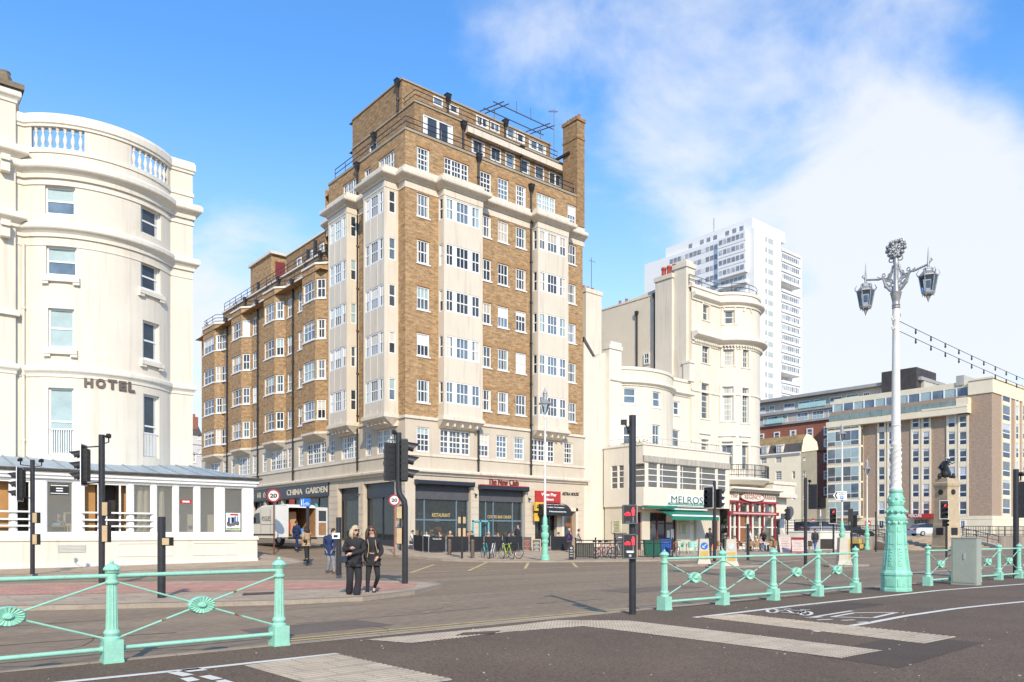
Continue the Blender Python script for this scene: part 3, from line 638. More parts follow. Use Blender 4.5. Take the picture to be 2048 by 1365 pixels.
m = MB(); m.quad((-9, 40.2, 1), (5.6, 40.2, 1), (5.6, 40.2, 4), (-9, 40.2, 4)); m.quad((5.6, 38.7, 1), (14.6, 38.7, 1), (14.6, 38.7, 4), (5.6, 38.7, 4)); m.quad((5.6, 38.7, 1), (5.6, 40.2, 1), (5.6, 40.2, 4), (5.6, 38.7, 4)); m.quad((-9, 37.1, 1.0), (14.6, 37.1, 1), (14.6, 40.2, 1), (-9, 40.2, 1)); m.quad((-9, 37.1, 3.75), (14.6, 37.1, 3.75), (14.6, 40.2, 3.75), (-9, 40.2, 3.75))
m.build('veranda_interior', [IN2], HT)
m = MB()
a0, a1, a2 = VER.a(160)-9, VER.a(196)-9, VER.a(258)-9
for u0, u1 in ((-9, VER.a(28)-9), (a0, a1), (VER.a(246)-9, VER.a(262)-9)): m.box(u0, u1, 37.5, 37.6, 1, 3.74)
m.build('inner_screen', IN1, HT)
m = MB(); m.box(a1+.1, VER.a(241)-9, 37.9, 38.0, 1, 3.74); m.build('inner_doorway', IN3, HT)
m = MB()
for px in (268, 284, 296, 316, 327): u = VER.a(px)-9; m.tube([(u, 37.45, 1.1), (u+.05, 37.45, 3.7)], [.2, .1], 7)
m.build('curtain', M('veranda_curtain', (.58, .50, .38), .8, .2, 9, stretch=(8, 8, .2)), HT)
for i, h in enumerate(vh):
    fr = VER.frame(h[0], h[1]); m = MB(); w_ = fr.len; open_ = i in (1, 2, 4)
    f = .07 if open_ else .035
    m.fbox(fr, 0, f, VZ0, VZ1, -.16, -.04); m.fbox(fr, w_-f, w_, VZ0, VZ1, -.16, -.04); m.fbox(fr, f, w_-f, VZ1-f, VZ1, -.16, -.04); m.fbox(fr, f, w_-f, VZ0, VZ0+f, -.16, -.04)
    if i == 4:
        for t in (.32, .38, .80): m.fbox(fr, w_*t, w_*t+.06, VZ0, VZ1, -.16, -.06)
    if i == 10: pass
    o = m.build('veranda_window', WHITE, HT)
    if not open_: m = MB(); m.quad(fr.P(0, VZ0, -.1), fr.P(w_, VZ0, -.1), fr.P(w_, VZ1, -.1), fr.P(0, VZ1, -.1)); m.build('pane', CLEAR, o)
    if i == 3:
        m = MB(); m.fbox(fr, .14, w_-.14, 3.06, 3.5, -.09, -.085); m.cur = 1
        for z, h_, q in ((3.43, .035, .16), (3.3, .05, .36), (3.2, .05, .36), (3.1, .03, .16)): m.fbox(fr, q, w_-q, z, z+h_, -.085, -.08)
        m.build('window_sticker', [BLACKSIGN, WHITE], o)
    if i == 7: m = MB(); m.fbox(fr, .1, w_-.1, 2.82, 3.0, -.09, -.085); m.cur = 1; m.fbox(fr, .2, w_-.2, 2.87, 2.95, -.085, -.08); m.build('window_sticker', [REDSIGN, WHITE], o)
    if i == 9:
        m = MB(); m.fbox(fr, .1, w_-.1, 1.6, 2.42, -.09, -.085); pal = [WHITE, M('poster_green', (.25, .34, .16), .6, .4, 9), BLACKSIGN, M('poster_skin', (.55, .35, .24), .6), M('poster_blue', (.1, .2, .5), .6), REDSIGN]
        for k in range(11):
            x = .14+(w_-.32)*k/10.5; zz = 1.72+.12*rnd.random(); m.cur = rnd.choice([0, 2, 4, 5]); m.fbox(fr, x, x+.06, zz+.18, zz+.42, -.085, -.082); m.cur = 2; m.fbox(fr, x+.005, x+.05, zz, zz+.18, -.085, -.082); m.cur = 3; m.fbox(fr, x+.015, x+.045, zz+.42, zz+.47, -.085, -.082)
        m.cur = 5; m.fbox(fr, .3, w_-.2, 2.3, 2.38, -.085, -.08); m.cur = 1; m.fbox(fr, .12, w_-.12, 1.62, 1.7, -.085, -.082)
        m.build('poster', pal, o)
for x0, x1 in ((-300, 64), (162, 305)):
    fr = VER.frame(VER.a(x0), VER.a(x1)); m = MB()
    for z in (2.33, 2.02, 1.75): m.fbox(fr, 0, fr.len, z-.035, z+.035, .02, .08)
    n = 4
    for i in range(n): x = fr.len*(i+.02)/(n-.96); m.fbox(fr, x, x+.05, 1.5, 2.4, .0, .02)
    m.build('guard_rail', WHITE, HT)
# ================================================================== BRICK APARTMENT BLOCK on the corner
U0, V0, U1, VT, VE = 27.0, 42.7, 43.3, 53.4, 81.7
BK = thing('brick_apartment_block', 'tall brown brick apartment block with pale bays and cafes at street level', 'apartment block', (27, 42.7, gz(27, 42.7)))
UP = Path([(U0, VT), (U0, V0), (U1, V0), (U1, 54)])          # main shaft
tops = [8.53+3.055*k for k in range(8)]; WH = 1.52
RB = [(29.6, 42.06, 32.85), (38.0, 42.06, 41.1)]; LB = [(43.55, 25.98, 46.3), (48.8, 26.08, 51.6)]
HB = {}
holes = []; wins = []
for k in range(1, 7):
    for px in (846.5, 971.5, 1006.5, 1042, 1143.8):
        a = UP.a(px) if px < 1100 else UP.a(px); wd = .98 if px < 1100 else .9
        r = (a-wd/2, a+wd/2, tops[k]-WH, tops[k]); 
        holes.append(r); wins.append((r, dict(cols=(3,), rows=4 if k == 6 else 2)))
for k in (6,):
    for x0, x1, y0, y1 in ((889, 937, 326, 356), (1073.5, 1111, 395, 423)):
        r = UP.rect(x0, x1, y0, y1); r = (r[0], r[1], tops[6]-WH, tops[6]); holes.append(r); wins.append((r, dict(cols=(2, 3, 2), rows=4, lights=[(.03, .27), (.33, .67), (.73, .97)])))
    for x0, x1, y0, y1 in ((686, 713, 363, 386), (757, 789, 310, 335)):
        r = UP.rect(x0, x1, y0, y1); r = (r[0], r[1], tops[6]-WH+.1, tops[6]); holes.append(r); wins.append((r, dict(cols=(2, 3, 2), rows=2, lights=[(.03, .27), (.33, .67), (.73, .97)])))
    a = UP.a(734.5); r = (a-.4, a+.4, tops[6]-WH, tops[6]); holes.append(r); wins.append((r, dict(cols=(2,), rows=2)))
m = MB(); wall(m, UP, 9.05, 27.65, holes); m.quad((U0, V0, 27.0), (U1, V0, 27.0), (U1, 54, 27.0), (U0, 54, 27.0)); m.quad((U0, 54, 9), (U1, 54, 9), (U1, 54, 27.6), (U0, 54, 27.6)); m.build('brick_wall', BRICK, BK)
for r, k in wins: window(BK, UP, r, **k)
SOLDIER = brick('soldier_brick', (.42, .22, .085), (.34, .165, .065), (.40, .29, .17), .08, .3, .25)
for r, k in wins:
    fr = UP.frame(r[0], r[1]); m = MB(); m.fbox(fr, -.1, fr.len+.1, r[3]+.01, r[3]+.26, -.05, .012); m.build('lintel', SOLDIER, BK)
coping(BK, UP, 27.62, .16, .06, -.3, M('stone_coping', (.36, .30, .22), .8, .15, 2))
CPATH = Path([(U0, VT+.4), (U0, 51.6), (26.08, 51.6), (26.08, 48.8), (U0, 48.8), (U0, 46.3), (25.98, 46.3), (25.98, 43.55), (U0, 43.55), (U0, V0), (29.6, V0), (29.6, 42.06), (32.85, 42.06), (32.85, V0), (38.0, V0), (38.0, 42.06), (41.1, 42.06), (41.1, V0), (43.45, V0)])
m = MB(); sweep(m, CPATH, [(-.05, 24.35), (.12, 24.35), (.16, 24.45), (.34, 24.52), (.46, 24.6), (.5, 24.66), (.5, 24.84), (.42, 24.92), (.10, 25.0), (.10, 25.32), (-.05, 25.36)]); sweep(m, CPATH, band(23.92, 24.35, .035)); m.build('cornice', BKTRIM, BK)
def bay(name, path, front_lights, frontwd, ret, ribs=()):
    o_h = []; ws = []
    for k in range(1, 6):
        s = 1 if len(path.t) == 3 else 0
        f0, f1 = path.cum[1], path.cum[2]; L_ = f1-f0
        r = (f0+L_*frontwd[0], f0+L_*frontwd[1], tops[k]-1.46, tops[k]); o_h.append(r); ws.append((r, dict(cols=(2, 3, 2), rows=2, lights=front_lights, name='bay_window', sill=False)))
        for c0, c1 in ret:
            a0, a1 = (path.cum[0], path.cum[1]) if ret is not RETL else (path.cum[2], path.cum[3])
            l = a1-a0; r = (a0+l*c0, a0+l*c1, tops[k]-1.46, tops[k]); o_h.append(r); ws.append((r, dict(cols=(1,), rows=2, name='bay_side_window', sill=False, fw=.06)))
    m = MB(); wall(m, path, 9.05, 24.4, o_h, .1); p = path.p
    m.quad(*[(q.x, q.y, 9.06) for q in p]); b = m.build('bay', PANEL, BK)
    for r, k in ws: window(b, path, r, rec=.1, **k)
    m = MB(); sweep(m, path, band(9.0, 9.2, .14, -.1)); sweep(m, path, band(9.2, 9.3, .06, -.1))
    # corbelled underside
    q0 = path.offs(.12); q1 = [path.p[0], path.p[0]+(path.p[1]-path.p[0])*.25+(path.p[2]-path.p[1])*.08, path.p[3]+(path.p[2]-path.p[3])*.25-(path.p[2]-path.p[1])*.08, path.p[3]]
    for i in range(3): a, b_ = q0[i], q0[i+1]; c, d = q1[i], q1[i+1]; m.quad((c.x, c.y, 8.5), (d.x, d.y, 8.5), (b_.x, b_.y, 9.0), (a.x, a.y, 9.0))
    m.quad(*[(q.x, q.y, 8.5) for q in q1])
    L_ = path.cum[2]-path.cum[1]; fr = path.frame(path.cum[1]+.01, path.cum[2]-.01)
    for t in (.12, .3, .5, .7, .88): m.fbox(fr, L_*t-.07, L_*t+.07, 8.62, 8.98, -.5, -.1)
    for e in (0, L_-.16): m.fbox(fr, max(0, e), min(fr.len, e+.15), 9.3, 23.9, 0, .025)
    for t in ribs: m.fbox(fr, L_*t-.03, L_*t+.03, 9.3, 9.6, 0, .02)
    for k in range(1, 6):
        for t in ribs: m.fbox(fr, L_*t-.03, L_*t+.03, tops[k]+.02, (tops[k+1]-1.5 if k < 5 else 23.9), 0, .02)
    m.build('bay_moulding', BKTRIM, b)
RETL = [(.3, .8)]
TRI = [(.02, .19), (.32, .64), (.78, .98)]
for a, v, b in RB: bay('bay', Path([(a, V0), (a, v), (b, v), (b, V0)]), TRI, (.05, .93), [(.12, .82)])
for a, u, b in LB: bay('bay', Path([(U0, b), (u, b), (u, a), (U0, a)]), TRI, (.08, .97), RETL, (.33, .66))
# lower wing along the side street
wb = []
for x0, x1 in ((414, 448), (470.5, 503), (535, 571.5), (611.5, 655.5)): vf, vn = on_u(x0, U0), on_u(x1, U0); wb.append((vf, vn))
pts = [(U0, VE)]
for vf, vn in wb: pts += [(U0, vf), (26.35, vf-.75), (26.35, vn+.75), (U0, vn)]
pts.append((U0, VT)); pts = [p for i, p in enumerate(pts) if i == 0 or (Vector(p)-Vector(pts[i-1])).length > .05]
WP = Path(pts); h = []; ws = []
for vf, vn in wb:
    for k in range(1, 5):
        for p0, p1, c, f in (((U0, vf), (26.35, vf-.75), 2, (.2, .9)), ((26.35, vf-.75), (26.35, vn+.75), 3, (.06, .94)), ((26.35, vn+.75), (U0, vn), 2, (.1, .85))):
            i = [j for j in range(len(WP.p)) if (WP.p[j]-Vector(p0)).length < .01][0]; l = WP.cum[i+1]-WP.cum[i]
            r = (WP.cum[i]+l*f[0], WP.cum[i]+l*f[1], tops[k]-1.5, tops[k]); h.append(r)
            if p0[0] != U0: ws.append((r, dict(cols=(c,), rows=2, name='canted_bay_window', fw=.10)))
            else: ws.append((r, dict(cols=(c,), rows=2, name='bay_cheek_window', fw=.08)))
for px in (601.5, 579.5, 529, 509, 466, 449.5):
    a = WP.a(px)
    for k in range(1, 5): r = (a-.48, a+.48, tops[k]-1.5, tops[k]); h.append(r); ws.append((r, dict(cols=(2,), rows=2, name='wing_window')))
m = MB(); wall(m, WP, 9.05, 21.85, h); m.quad((U0, VE, 9), (40, VE, 9), (40, VE, 21.8), (U0, VE, 21.8)); m.quad((26.3, VT, 21.3), (40, VT, 21.3), (40, VE, 21.3), (26.3, VE, 21.3)); m.build('wing_wall', BRICK, BK)
for r, k in ws: window(BK, WP, r, **k)
coping(BK, WP, 21.8, .15, .08, -.3, name='wing_coping')
for vf, vn in wb:
    m = MB(); q = Path([(U0, vf), (26.35, vf-.75), (26.35, vn+.75), (U0, vn)]); sweep(m, q, band(8.98, 9.15, .1, -.1)); a = q.offs(.08)
    for i in range(3): m.quad((U0, [vf, vf-.3, vn+.3, vn][i], 8.6), (U0, [vf, vf-.3, vn+.3, vn][i+1], 8.6), (a[i+1].x, a[i+1].y, 8.98), (a[i].x, a[i].y, 8.98))
    m.build('bay_corbel', BKTRIM, BK)
# set-back upper storeys
def storey(name, path, z0, z1, rects, back, mat=BRICK_DK, kw=None):
    hs = [path.rect(*r[:4]) for r in rects]; m = MB(); wall(m, path, z0, z1, hs, .1)
    p = [tuple(q) for q in path.p]+back; m.add([(x, y, z1-.05) for x, y in p], [tuple(range(len(p)))]); o = m.build(name, mat, BK)
    for r, h_ in zip(rects, hs): window(BK, path, h_, name='attic_window', rec=.1, fw=.09, sill=False, cols=(1,), rows=1, blind=0, glass=rnd.choice([0, 1, 3]), lights=([(.04, .46), (.54, .96)] if len(r) > 4 else None))
    return o
Z = lambda a, b, c, d, *e: (620+a/3.174, 620+b/3.174, 130+c/3.174, 130+d/3.174)+e
P8 = Path([(29, VT), (29, 44.7), (43.2, 44.7), (43.2, 54)])
storey('set_back_storey', P8, 27, 31.0, [Z(718, 908, 350, 485, 2), Z(1027, 1110, 480, 572), Z(1147, 1213, 525, 615), Z(1240, 1303, 563, 655), Z(1335, 1395, 605, 690), Z(1428, 1487, 645, 730), Z(1517, 1600, 690, 770, 2), (739, 754, 288, 303)], [(29, 54)])
P9 = Path([(29, VT), (29, 46.3), (43.2, 46.3), (43.2, 54)])
storey('penthouse', P9, 31, 33.25, [Z(782, 845, 205, 262), Z(885, 945, 255, 308), Z(1055, 1135, 330, 395, 2), Z(1145, 1205, 365, 425, 2), Z(1247, 1308, 400, 470), Z(1312, 1365, 435, 495), Z(1390, 1500, 490, 550, 2)], [(29, 54)])
m = MB(); sweep(m, Path([(33.3, 44.7), (43.2, 44.7)]), band(30.25, 30.68, .38, -.1)); m.build('terrace_slab', BKTRIM, BK); coping(BK, P8, 30.98, .13, .07, -.3, M('stone_coping', (.36, .30, .22)), 'coping'); coping(BK, P9, 33.22, .12, .07, -.3, M('stone_coping', (.36, .30, .22)))
iron_rail(BK, [(U0+.12, VT-.8), (U0+.12, V0+.12), (42.5, V0+.12)], 27.75, .85, 1.5, 2); iron_rail(BK, [(29.15, VT), (29.15, 44.85), (42.6, 44.85)], 31.1, .85, 1.5, 2)
iron_rail(BK, [(U0+.1, VE)]+[tuple(q) for q in Path(pts).offs(-.12)][1:], 21.95, .8, 1.6, 2)
W2 = Path([(29.2, VE), (29.2, VT), (29.3, VT)]); m = MB(); wall(m, W2, 21.3, 24.6); m.quad((29.2, VE, 21), (38, VE, 21), (38, VE, 24.6), (29.2, VE, 24.6)); m.quad((29.2, VT, 24.55), (38, VT, 24.55), (38, VE, 24.55), (29.2, VE, 24.55)); m.build('wing_attic', BRICK_DK, BK); coping(BK, W2, 24.55, .14, .12)
for px in (470, 487, 509, 545, 573, 602, 640): 
    r = W2.rect(px-5, px+5, 0, 1); window(BK, W2, (r[0], r[1], 22.5, 23.7), name='wing_attic_window', rec=-.03, fw=.09, sill=False, cols=(2,), rows=1, blind=0)
iron_rail(BK, [(29.3, VE-.1), (29.3, VT)], 24.7, .9, 1.5, 2)
W3 = Path([(31, 70), (31, VT), (31.1, VT)]); m = MB(); wall(m, W3, 24.5, 27.8); m.quad((31, 70, 24.5), (38, 70, 24.5), (38, 70, 27.8), (31, 70, 27.8)); m.quad((31, VT, 27.78), (38, VT, 27.78), (38, 70, 27.78), (31, 70, 27.78)); m.build('wing_attic', BRICK_DK, BK)
coping(BK, W3, 27.75, .14, .1, name='attic_coping')
for px in (600, 622, 645): r = W3.rect(px-4, px+4, 0, 1); window(BK, W3, (r[0], r[1], 25.4, 26.8), name='wing_attic_window', rec=-.03, fw=.09, sill=False, cols=(2,), rows=1, blind=0)
m = MB(); m.box(31, 33.2, 73.5, 78.8, 24.5, 29.0); m.build('lift_house', BRICK, BK); m = MB(); m.box(30.8, 33.5, 73.2, 79, 29.0, 29.25); m.build('lift_house_roof', BKTRIM, BK); m = MB(); m.box(31.4, 32.4, 73.46, 73.5, 26.6, 28.4); m.build('lift_house_door', M('dark_red_door', (.2, .03, .03)), BK)
m = MB()
for u, v, h_ in ((29.9, 63, 1.6), (29.9, 61.6, 2.0), (29.9, 74, 1.5)): m.tube([(u, v, 24.5), (u, v, 24.6+h_)], .16, 8)
m.build('flue', BLACKIRON, BK)
# end chimney stack
m = MB(); m.box(42.6, 43.42, 42.6, 44.2, 25.4, 33.6); m.box(42.55, 43.47, 42.55, 44.25, 32.2, 32.36); m.box(42.52, 43.5, 42.52, 44.28, 33.6, 33.85); ch = m.build('chimney', BRICK_DK, BK)
for i in range(5): m = MB(); m.lathe((43.0, 42.8+i*.3, 33.85), [(.13, 0), (.12, .3), (.14, .34), (.10, .36)], 8); m.build('chimney_pot', TILE, ch)
m = MB(); m.box(42.45, 42.6, 43.4, 45.6, 31.2, 31.4); m.box(41.0, 42.5, 45.0, 45.15, 30.9, 31.1); m.build('steel_brace', BLACKIRON, BK)
m = MB()
for dv in (46.8, 48.0): m.tube([(37.6, dv, 35.0), (44.0, dv, 35.0)], .045, 5)
for u in (38.0, 38.5, 42.9, 43.4): m.tube([(u, 46.0, 34.8), (u, 49.0, 35.3)], .045, 5)
for u in (38.2, 43.1): m.tube([(u, 47.4, 33.2), (u, 47.4, 35.0)], .045, 5)
for u in (40, 41.5): m.tube([(u, 46.8, 34.9), (u, 46.8, 35.9)], .02, 4)
m.tube([(42.3, 44.9, 31), (42.3, 44.9, 35.3)], .03, 5); m.tube([(41.7, 44.9, 34.9), (42.7, 44.9, 35.2)], .02, 4)
for i in range(5): m.tube([(41.8+i*.2, 44.7, 34.93+i*.06), (41.8+i*.2, 45.1, 34.93+i*.06)], .012, 4)
m.build('roof_aerial', GREYSIG, BK)
for px, z0, z1 in ((955.3, 25.4, 27.3), (1060.5, 5.6, 26.6), (955.3, 5.7, 8.6), (717.3, 5.9, 27.1), ): downpipe(BK, UP if z0 > 9 or px != 955.3 else UP, px, z0, z1, hopper=z1 > 9)
for px, z0, z1 in ((588, 5.6, 21.5), (517.5, 5.6, 21.5), (456, 5.6, 21.5)): downpipe(BK, WP, px, z0, z1)
for px, z0, z1, pth in ((925, 27.2, 30.4, P8), (1040.5, 27.2, 30.4, P8), (751, 27.2, 30.3, P8), (894, 31.1, 33.0, P9), (1009, 31.1, 33.0, P9), (798, 31.1, 32.8, P9)): downpipe(BK, pth, px, z0, z1)
for px in (644, 560, 493): downpipe(BK, W2, px, 21.5, 24.2)
# first-floor stucco storey
FP = Path([(U0, VE), (U0, V0), (U1+.15, V0), (U1+.15, 50)])
h = []; ws = []
def tri(x0, x1): a0, a1 = FP.a(x0), FP.a(x1); r = (a0, a1, 6.82, 8.45); h.append(r); ws.append((r, dict(cols=(2, 3, 2), rows=4, lights=[(.02, .26), (.33, .67), (.74, .98)], sill=False, name='first_floor_window')))
def one(x, wd=1.0): a = FP.a(x); r = (a-wd/2, a+wd/2, 6.82, 8.45); h.append(r); ws.append((r, dict(cols=(3,), rows=4, sill=False, name='first_floor_window')))
for x in (846.5, 967, 1003.5, 1038.5, 1137): one(x)
tri(880, 940); tri(1062.5, 1109)
tri(682.5, 716); one(736.5, .8); tri(754, 790)
for x0, x1 in ((423, 440), (477, 500), (541, 573), (614, 652)): tri(x0, x1)
for x in (601.5, 579.5, 529, 509, 466, 449.5, 663): one(x, .9)
m = MB(); wall(m, FP, 5.45, 9.1, h); m.build('stucco_wall', STONE, BK)
for r, k in ws: window(BK, FP, r, **k)
m = MB(); sweep(m, FP, band(8.95, 9.14, .10)); sweep(m, FP, band(6.55, 6.7, .07)); sweep(m, FP, [(-.05, 5.3), (.1, 5.3), (.14, 5.42), (.32, 5.5), (.34, 5.62), (.3, 5.7), (-.05, 5.74)])
fr = FP.frame(FP.a(812), FP.a(1160))
m.build('string_course', BKTRIM, BK)
# channelled joints either side of the windows
# ground floor: piers and shopfronts
GP = FP; h = []
def gh(x0, x1, z0, z1): r = (GP.a(x0), GP.a(x1), z0, z1); h.append(r); return r
cg = [gh(504, 528, .9, 4.28), gh(531, 562, .9, 4.28), gh(565, 601, .8, 4.28), gh(604, 657, .7, 4.28)]
sA = gh(676, 717, .8, 4.75); sB = gh(727, 789, .5, 4.9); sC = gh(830.5, 941.5, .4, 4.75); sD = gh(957.5, 1050, .3, 4.6); sE = gh(1070, 1114, .3, 3.1); sF = gh(1127.5, 1151, .2, 3.15)
m = MB(); wall(m, GP, -.4, 5.46, h, .45); m.build('ground_floor_wall', STONE, BK)
for px0, px1 in ((658, 675), (718, 726), (790, 829), (942.5, 956.5), (1051, 1069), (1152, 1163)):
    a0, a1 = GP.a(px0), GP.a(px1)
    z = .9; m = MB()
    while z < 4.9:
        m.fbox(GP.frame(a0, min(a1, GP.cum[1]-.002) if a0 < GP.cum[1] else a1), .0, (min(a1, GP.cum[1]-.002) if a0 < GP.cum[1] else a1)-a0, z, z+.43, 0, .022); z += .47
    m.build('rusticated_pier', STONE, BK)
def shopfront(r, mull, trans, mat, name='shop_window', dark=True, glass=None, rec=.42):
    fr = GP.frame(r[0], r[1]); m = MB(); w_ = fr.len; z0, z1 = r[2], r[3]; f = .09
    m.fbox(fr, 0, f, z0, z1, -rec, -rec+.12); m.fbox(fr, w_-f, w_, z0, z1, -rec, -rec+.12); m.fbox(fr, f, w_-f, z1-f, z1, -rec, -rec+.12); m.fbox(fr, f, w_-f, z0, z0+.3, -rec, -rec+.12)
    for t in mull: m.fbox(fr, w_*t-.045, w_*t+.045, z0+.3, z1-f, -rec, -rec+.11)
    for z in trans: m.fbox(fr, f, w_-f, z-.05, z+.05, -rec, -rec+.1)
    o = m.build(name, mat, BK); g = MB(); g.quad(fr.P(0, z0, -rec+.05), fr.P(w_, z0, -rec+.05), fr.P(w_, z1, -rec+.05), fr.P(0, z1, -rec+.05)); g.build('pane', glass or SHOPGLASS, o); return o, fr
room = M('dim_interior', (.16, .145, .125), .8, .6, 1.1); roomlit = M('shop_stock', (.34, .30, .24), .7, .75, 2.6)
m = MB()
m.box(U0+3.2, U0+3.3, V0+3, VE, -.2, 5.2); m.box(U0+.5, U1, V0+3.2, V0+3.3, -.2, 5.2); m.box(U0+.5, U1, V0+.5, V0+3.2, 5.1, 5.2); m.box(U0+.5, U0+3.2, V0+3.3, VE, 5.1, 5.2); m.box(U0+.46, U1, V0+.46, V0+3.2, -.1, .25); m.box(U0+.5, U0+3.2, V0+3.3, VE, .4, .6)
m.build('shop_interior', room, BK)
m = MB()
for i in range(46):
    u = 28.2+14.6*rnd.random(); z = .8+2.2*rnd.random(); v = V0+1.2+1.7*rnd.random(); m.cur = rnd.randrange(5); s = .12+.35*rnd.random(); m.box(u, u+s*1.6, v, v+.2, z, z+s)
for u in (32.1, 33.5): m.box(u, u+.9, V0+1.5, V0+2.1, .2, 1.25)
m.build('shop_fitting', [roomlit, GOLD, WHITE, IN3, WOOD], BK)
for r in cg: shopfront(r, (.5,), (3.45,), NAVY)
for r_ in (cg[3],):
    fr = GP.frame(r_[0], r_[1]); m = MB(); m.fbox(fr, .3, fr.len-.2, 2.0, 2.1, -.3, -.25); m.build('neon_strip', REDSIGN, BK); m = MB(); m.fbox(fr, fr.len*.38, fr.len*.46, 1.2, 3.8, -.35, -.25); m.build('door_frame', TEAL, BK)
o, fr = shopfront(sA, (), (3.9,), NAVY); m = MB()
for i in range(9): m.fbox(fr, .2, fr.len-.1, 3.98+i*.075, 4.02+i*.075, -.36, -.28)
m.build('louvre', CHAR, o)
o, fr = shopfront(sB, (.5,), (), NAVY); 
for z0, z1 in ((3.9, 4.88), (.5, 1.0)): m = MB(); m.fbox(fr, .02, fr.len-.02, z0, z1, -.30, -.25); m.build('fascia_board', NAVY, o)
for r, mu in ((sC, (.2, .78)), (sD, (.2, .36, .78))):
    o, fr = shopfront(r, mu, (2.35,), BLUEGREY); zt = r[3]; m = MB(); m.fbox(fr, .0, fr.len, 3.72, zt-.02, -.30, -.24); m.build('window_blind', CHAR, o)
    m = MB(); m.fbox(fr, -.06, fr.len+.06, zt-.05, zt+.2, -.1, .38); m.fbox(fr, -.08, -.04, zt-.1, zt+.22, -.1, .40); m.fbox(fr, fr.len+.04, fr.len+.08, zt-.1, zt+.22, -.1, .40); m.build('awning_cassette', NAVY, o)
    if r is sD: m = MB(); m.fbox(fr, -.06, fr.len+.06, zt+.21, zt+.26, -.02, .38); m.build('awning_trim', REDSIGN, o)
frC, frD = GP.frame(sC[0], sC[1]), GP.frame(sD[0], sD[1])
text('window_lettering', 'RESTAURANT', frC, frC.len*.34, 2.55, frC.len*.33, .26, GOLD, BK, -.34, .01); text('window_lettering', 'COFFEE BAR DINER', frD, frD.len*.24, 2.52, frD.len*.52, .22, GOLD, BK, -.34, .01)
m = MB(); fr = GP.frame(GP.a(944), GP.a(977)); w_ = fr.len
for a0, a1 in ((0, .1), (w_*.42, w_*.5), (w_-.1, w_)): m.fbox(fr, a0, a1, .25, 2.35, .02, .1)
m.fbox(fr, 0, w_, 2.25, 2.35, .02, .1); m.fbox(fr, 0, w_, .25, .4, .02, .1); m.build('open_door', TEAL, BK)
# news shop
o, fr = shopfront(sE, (.35, .7), (), BLACKIRON); m = MB(); m.fbox(fr, -.05, fr.len+.25, 3.75, 4.62, 0, .14); sg = m.build('shop_sign', REDSIGN, BK)
text('sign_lettering', 'West Pier', fr, fr.len*.22, 4.24, fr.len*.7, .24, WHITE, sg, .142, .01, .03); text('sign_lettering', 'News', fr, fr.len*.4, 3.9, fr.len*.38, .22, WHITE, sg, .142, .01, .03)
m = MB(); n = 8; L_ = fr.len+.5
cv_ = [(1.15*math.sin(PI/2*i/n), 3.72-.95*(1-math.cos(PI/2*i/n))) for i in range(n+1)]
for (d0, z0), (d1, z1) in zip(cv_, cv_[1:]): m.quad(fr.P(-.1, z1, d1), fr.P(L_, z1, d1), fr.P(L_, z0, d0), fr.P(-.1, z0, d0))
m.add([fr.P(-.1, z, d) for d, z in cv_]+[fr.P(-.1, 2.77, 0)], [tuple(range(n+2))]); m.add([fr.P(L_, z, d) for d, z in cv_]+[fr.P(L_, 2.77, 0)], [tuple(range(n+2))]); aw = m.build('awning', BLACKSIGN, BK)
class Tilt:
    def __init__(s, f, z0, d0, z1, d1): s.f, s.k = f, (z0, d0, z1, d1); s.len = f.len
    def P(s, a, t, d=0): z0, d0, z1, d1 = s.k; return s.f.P(a, z0+(z1-z0)*t+d*.5, d0+(d1-d0)*t+d)
for k, (tx, t, wd) in enumerate((('Newsagents', 6, .62), ('Coffee  Newspapers', 4, .62), ('Phone Cards Gifts', 2, .75))):
    i = t; tl = Tilt(fr, cv_[i+1][1], cv_[i+1][0], cv_[i][1], cv_[i][0]); text('awning_lettering', tx, tl, L_*.16, .1, L_*wd, .75, WHITE, aw, .01, .008, .02)
m = MB(); fr2 = GP.frame(GP.a(1062), GP.a(1085)); m.fbox(fr2, 0, .95, 3.1, 3.75, .3, .5); m.cur = 1; m.fbox(fr2, .12, .82, 3.3, 3.42, .5, .51); m.fbox(fr2, .12, .6, 3.48, 3.54, .5, .51); m.cur = 0; m.fbox(fr2, .0, .45, 2.35, 2.95, .3, .4); m.build('projecting_sign', [M('yellow_sign', (.72, .44, .06), .5), BLACKSIGN], BK)
frF = GP.frame(sF[0], sF[1]); m = MB(); m.fbox(frF, 0, frF.len, .2, 3.15, -.44, -.38); m.cur = 1; m.fbox(frF, .15, frF.len-.15, 2.25, 2.95, -.38, -.36); m.fbox(frF, .25, frF.len-.25, 1.2, 2.0, -.38, -.36); m.build('entrance_door', [WOOD, GLASSES[0]], BK)
m = MB(); m.fbox(frF, -.22, 0, .2, 3.4, 0, .06); m.fbox(frF, frF.len, frF.len+.22, .2, 3.4, 0, .06); m.fbox(frF, -.22, frF.len+.22, 3.16, 3.4, 0, .06); m.build('door_surround', BKTRIM, BK)
frR = FP.frame(FP.a(975), FP.a(1160))
def px_text(name, body, path, x0, x1, y0, y1, mat, par, d=.02, bold=.012, ext=.03, dbl=0):
    a0, a1 = path.a(x0), path.a(x1); q = path.xy(a0); fr = path.frame(a0, a1); z0, z1 = zat(y1, q.x, q.y), zat(y0, q.x, q.y); return text(name, body, fr, 0, z0, fr.len, z1-z0, mat, par, d, ext, bold, dbl)
px_text('shop_name', 'The New Club', GP, 976, 1036, 956.5, 969.5, M('maroon_letter', (.17, .035, .03), .5), BK, bold=.0, dbl=.05)
px_text('house_name', 'ASTRA HOUSE', GP, 1124, 1157, 984.5, 991, BLACKSIGN, BK)
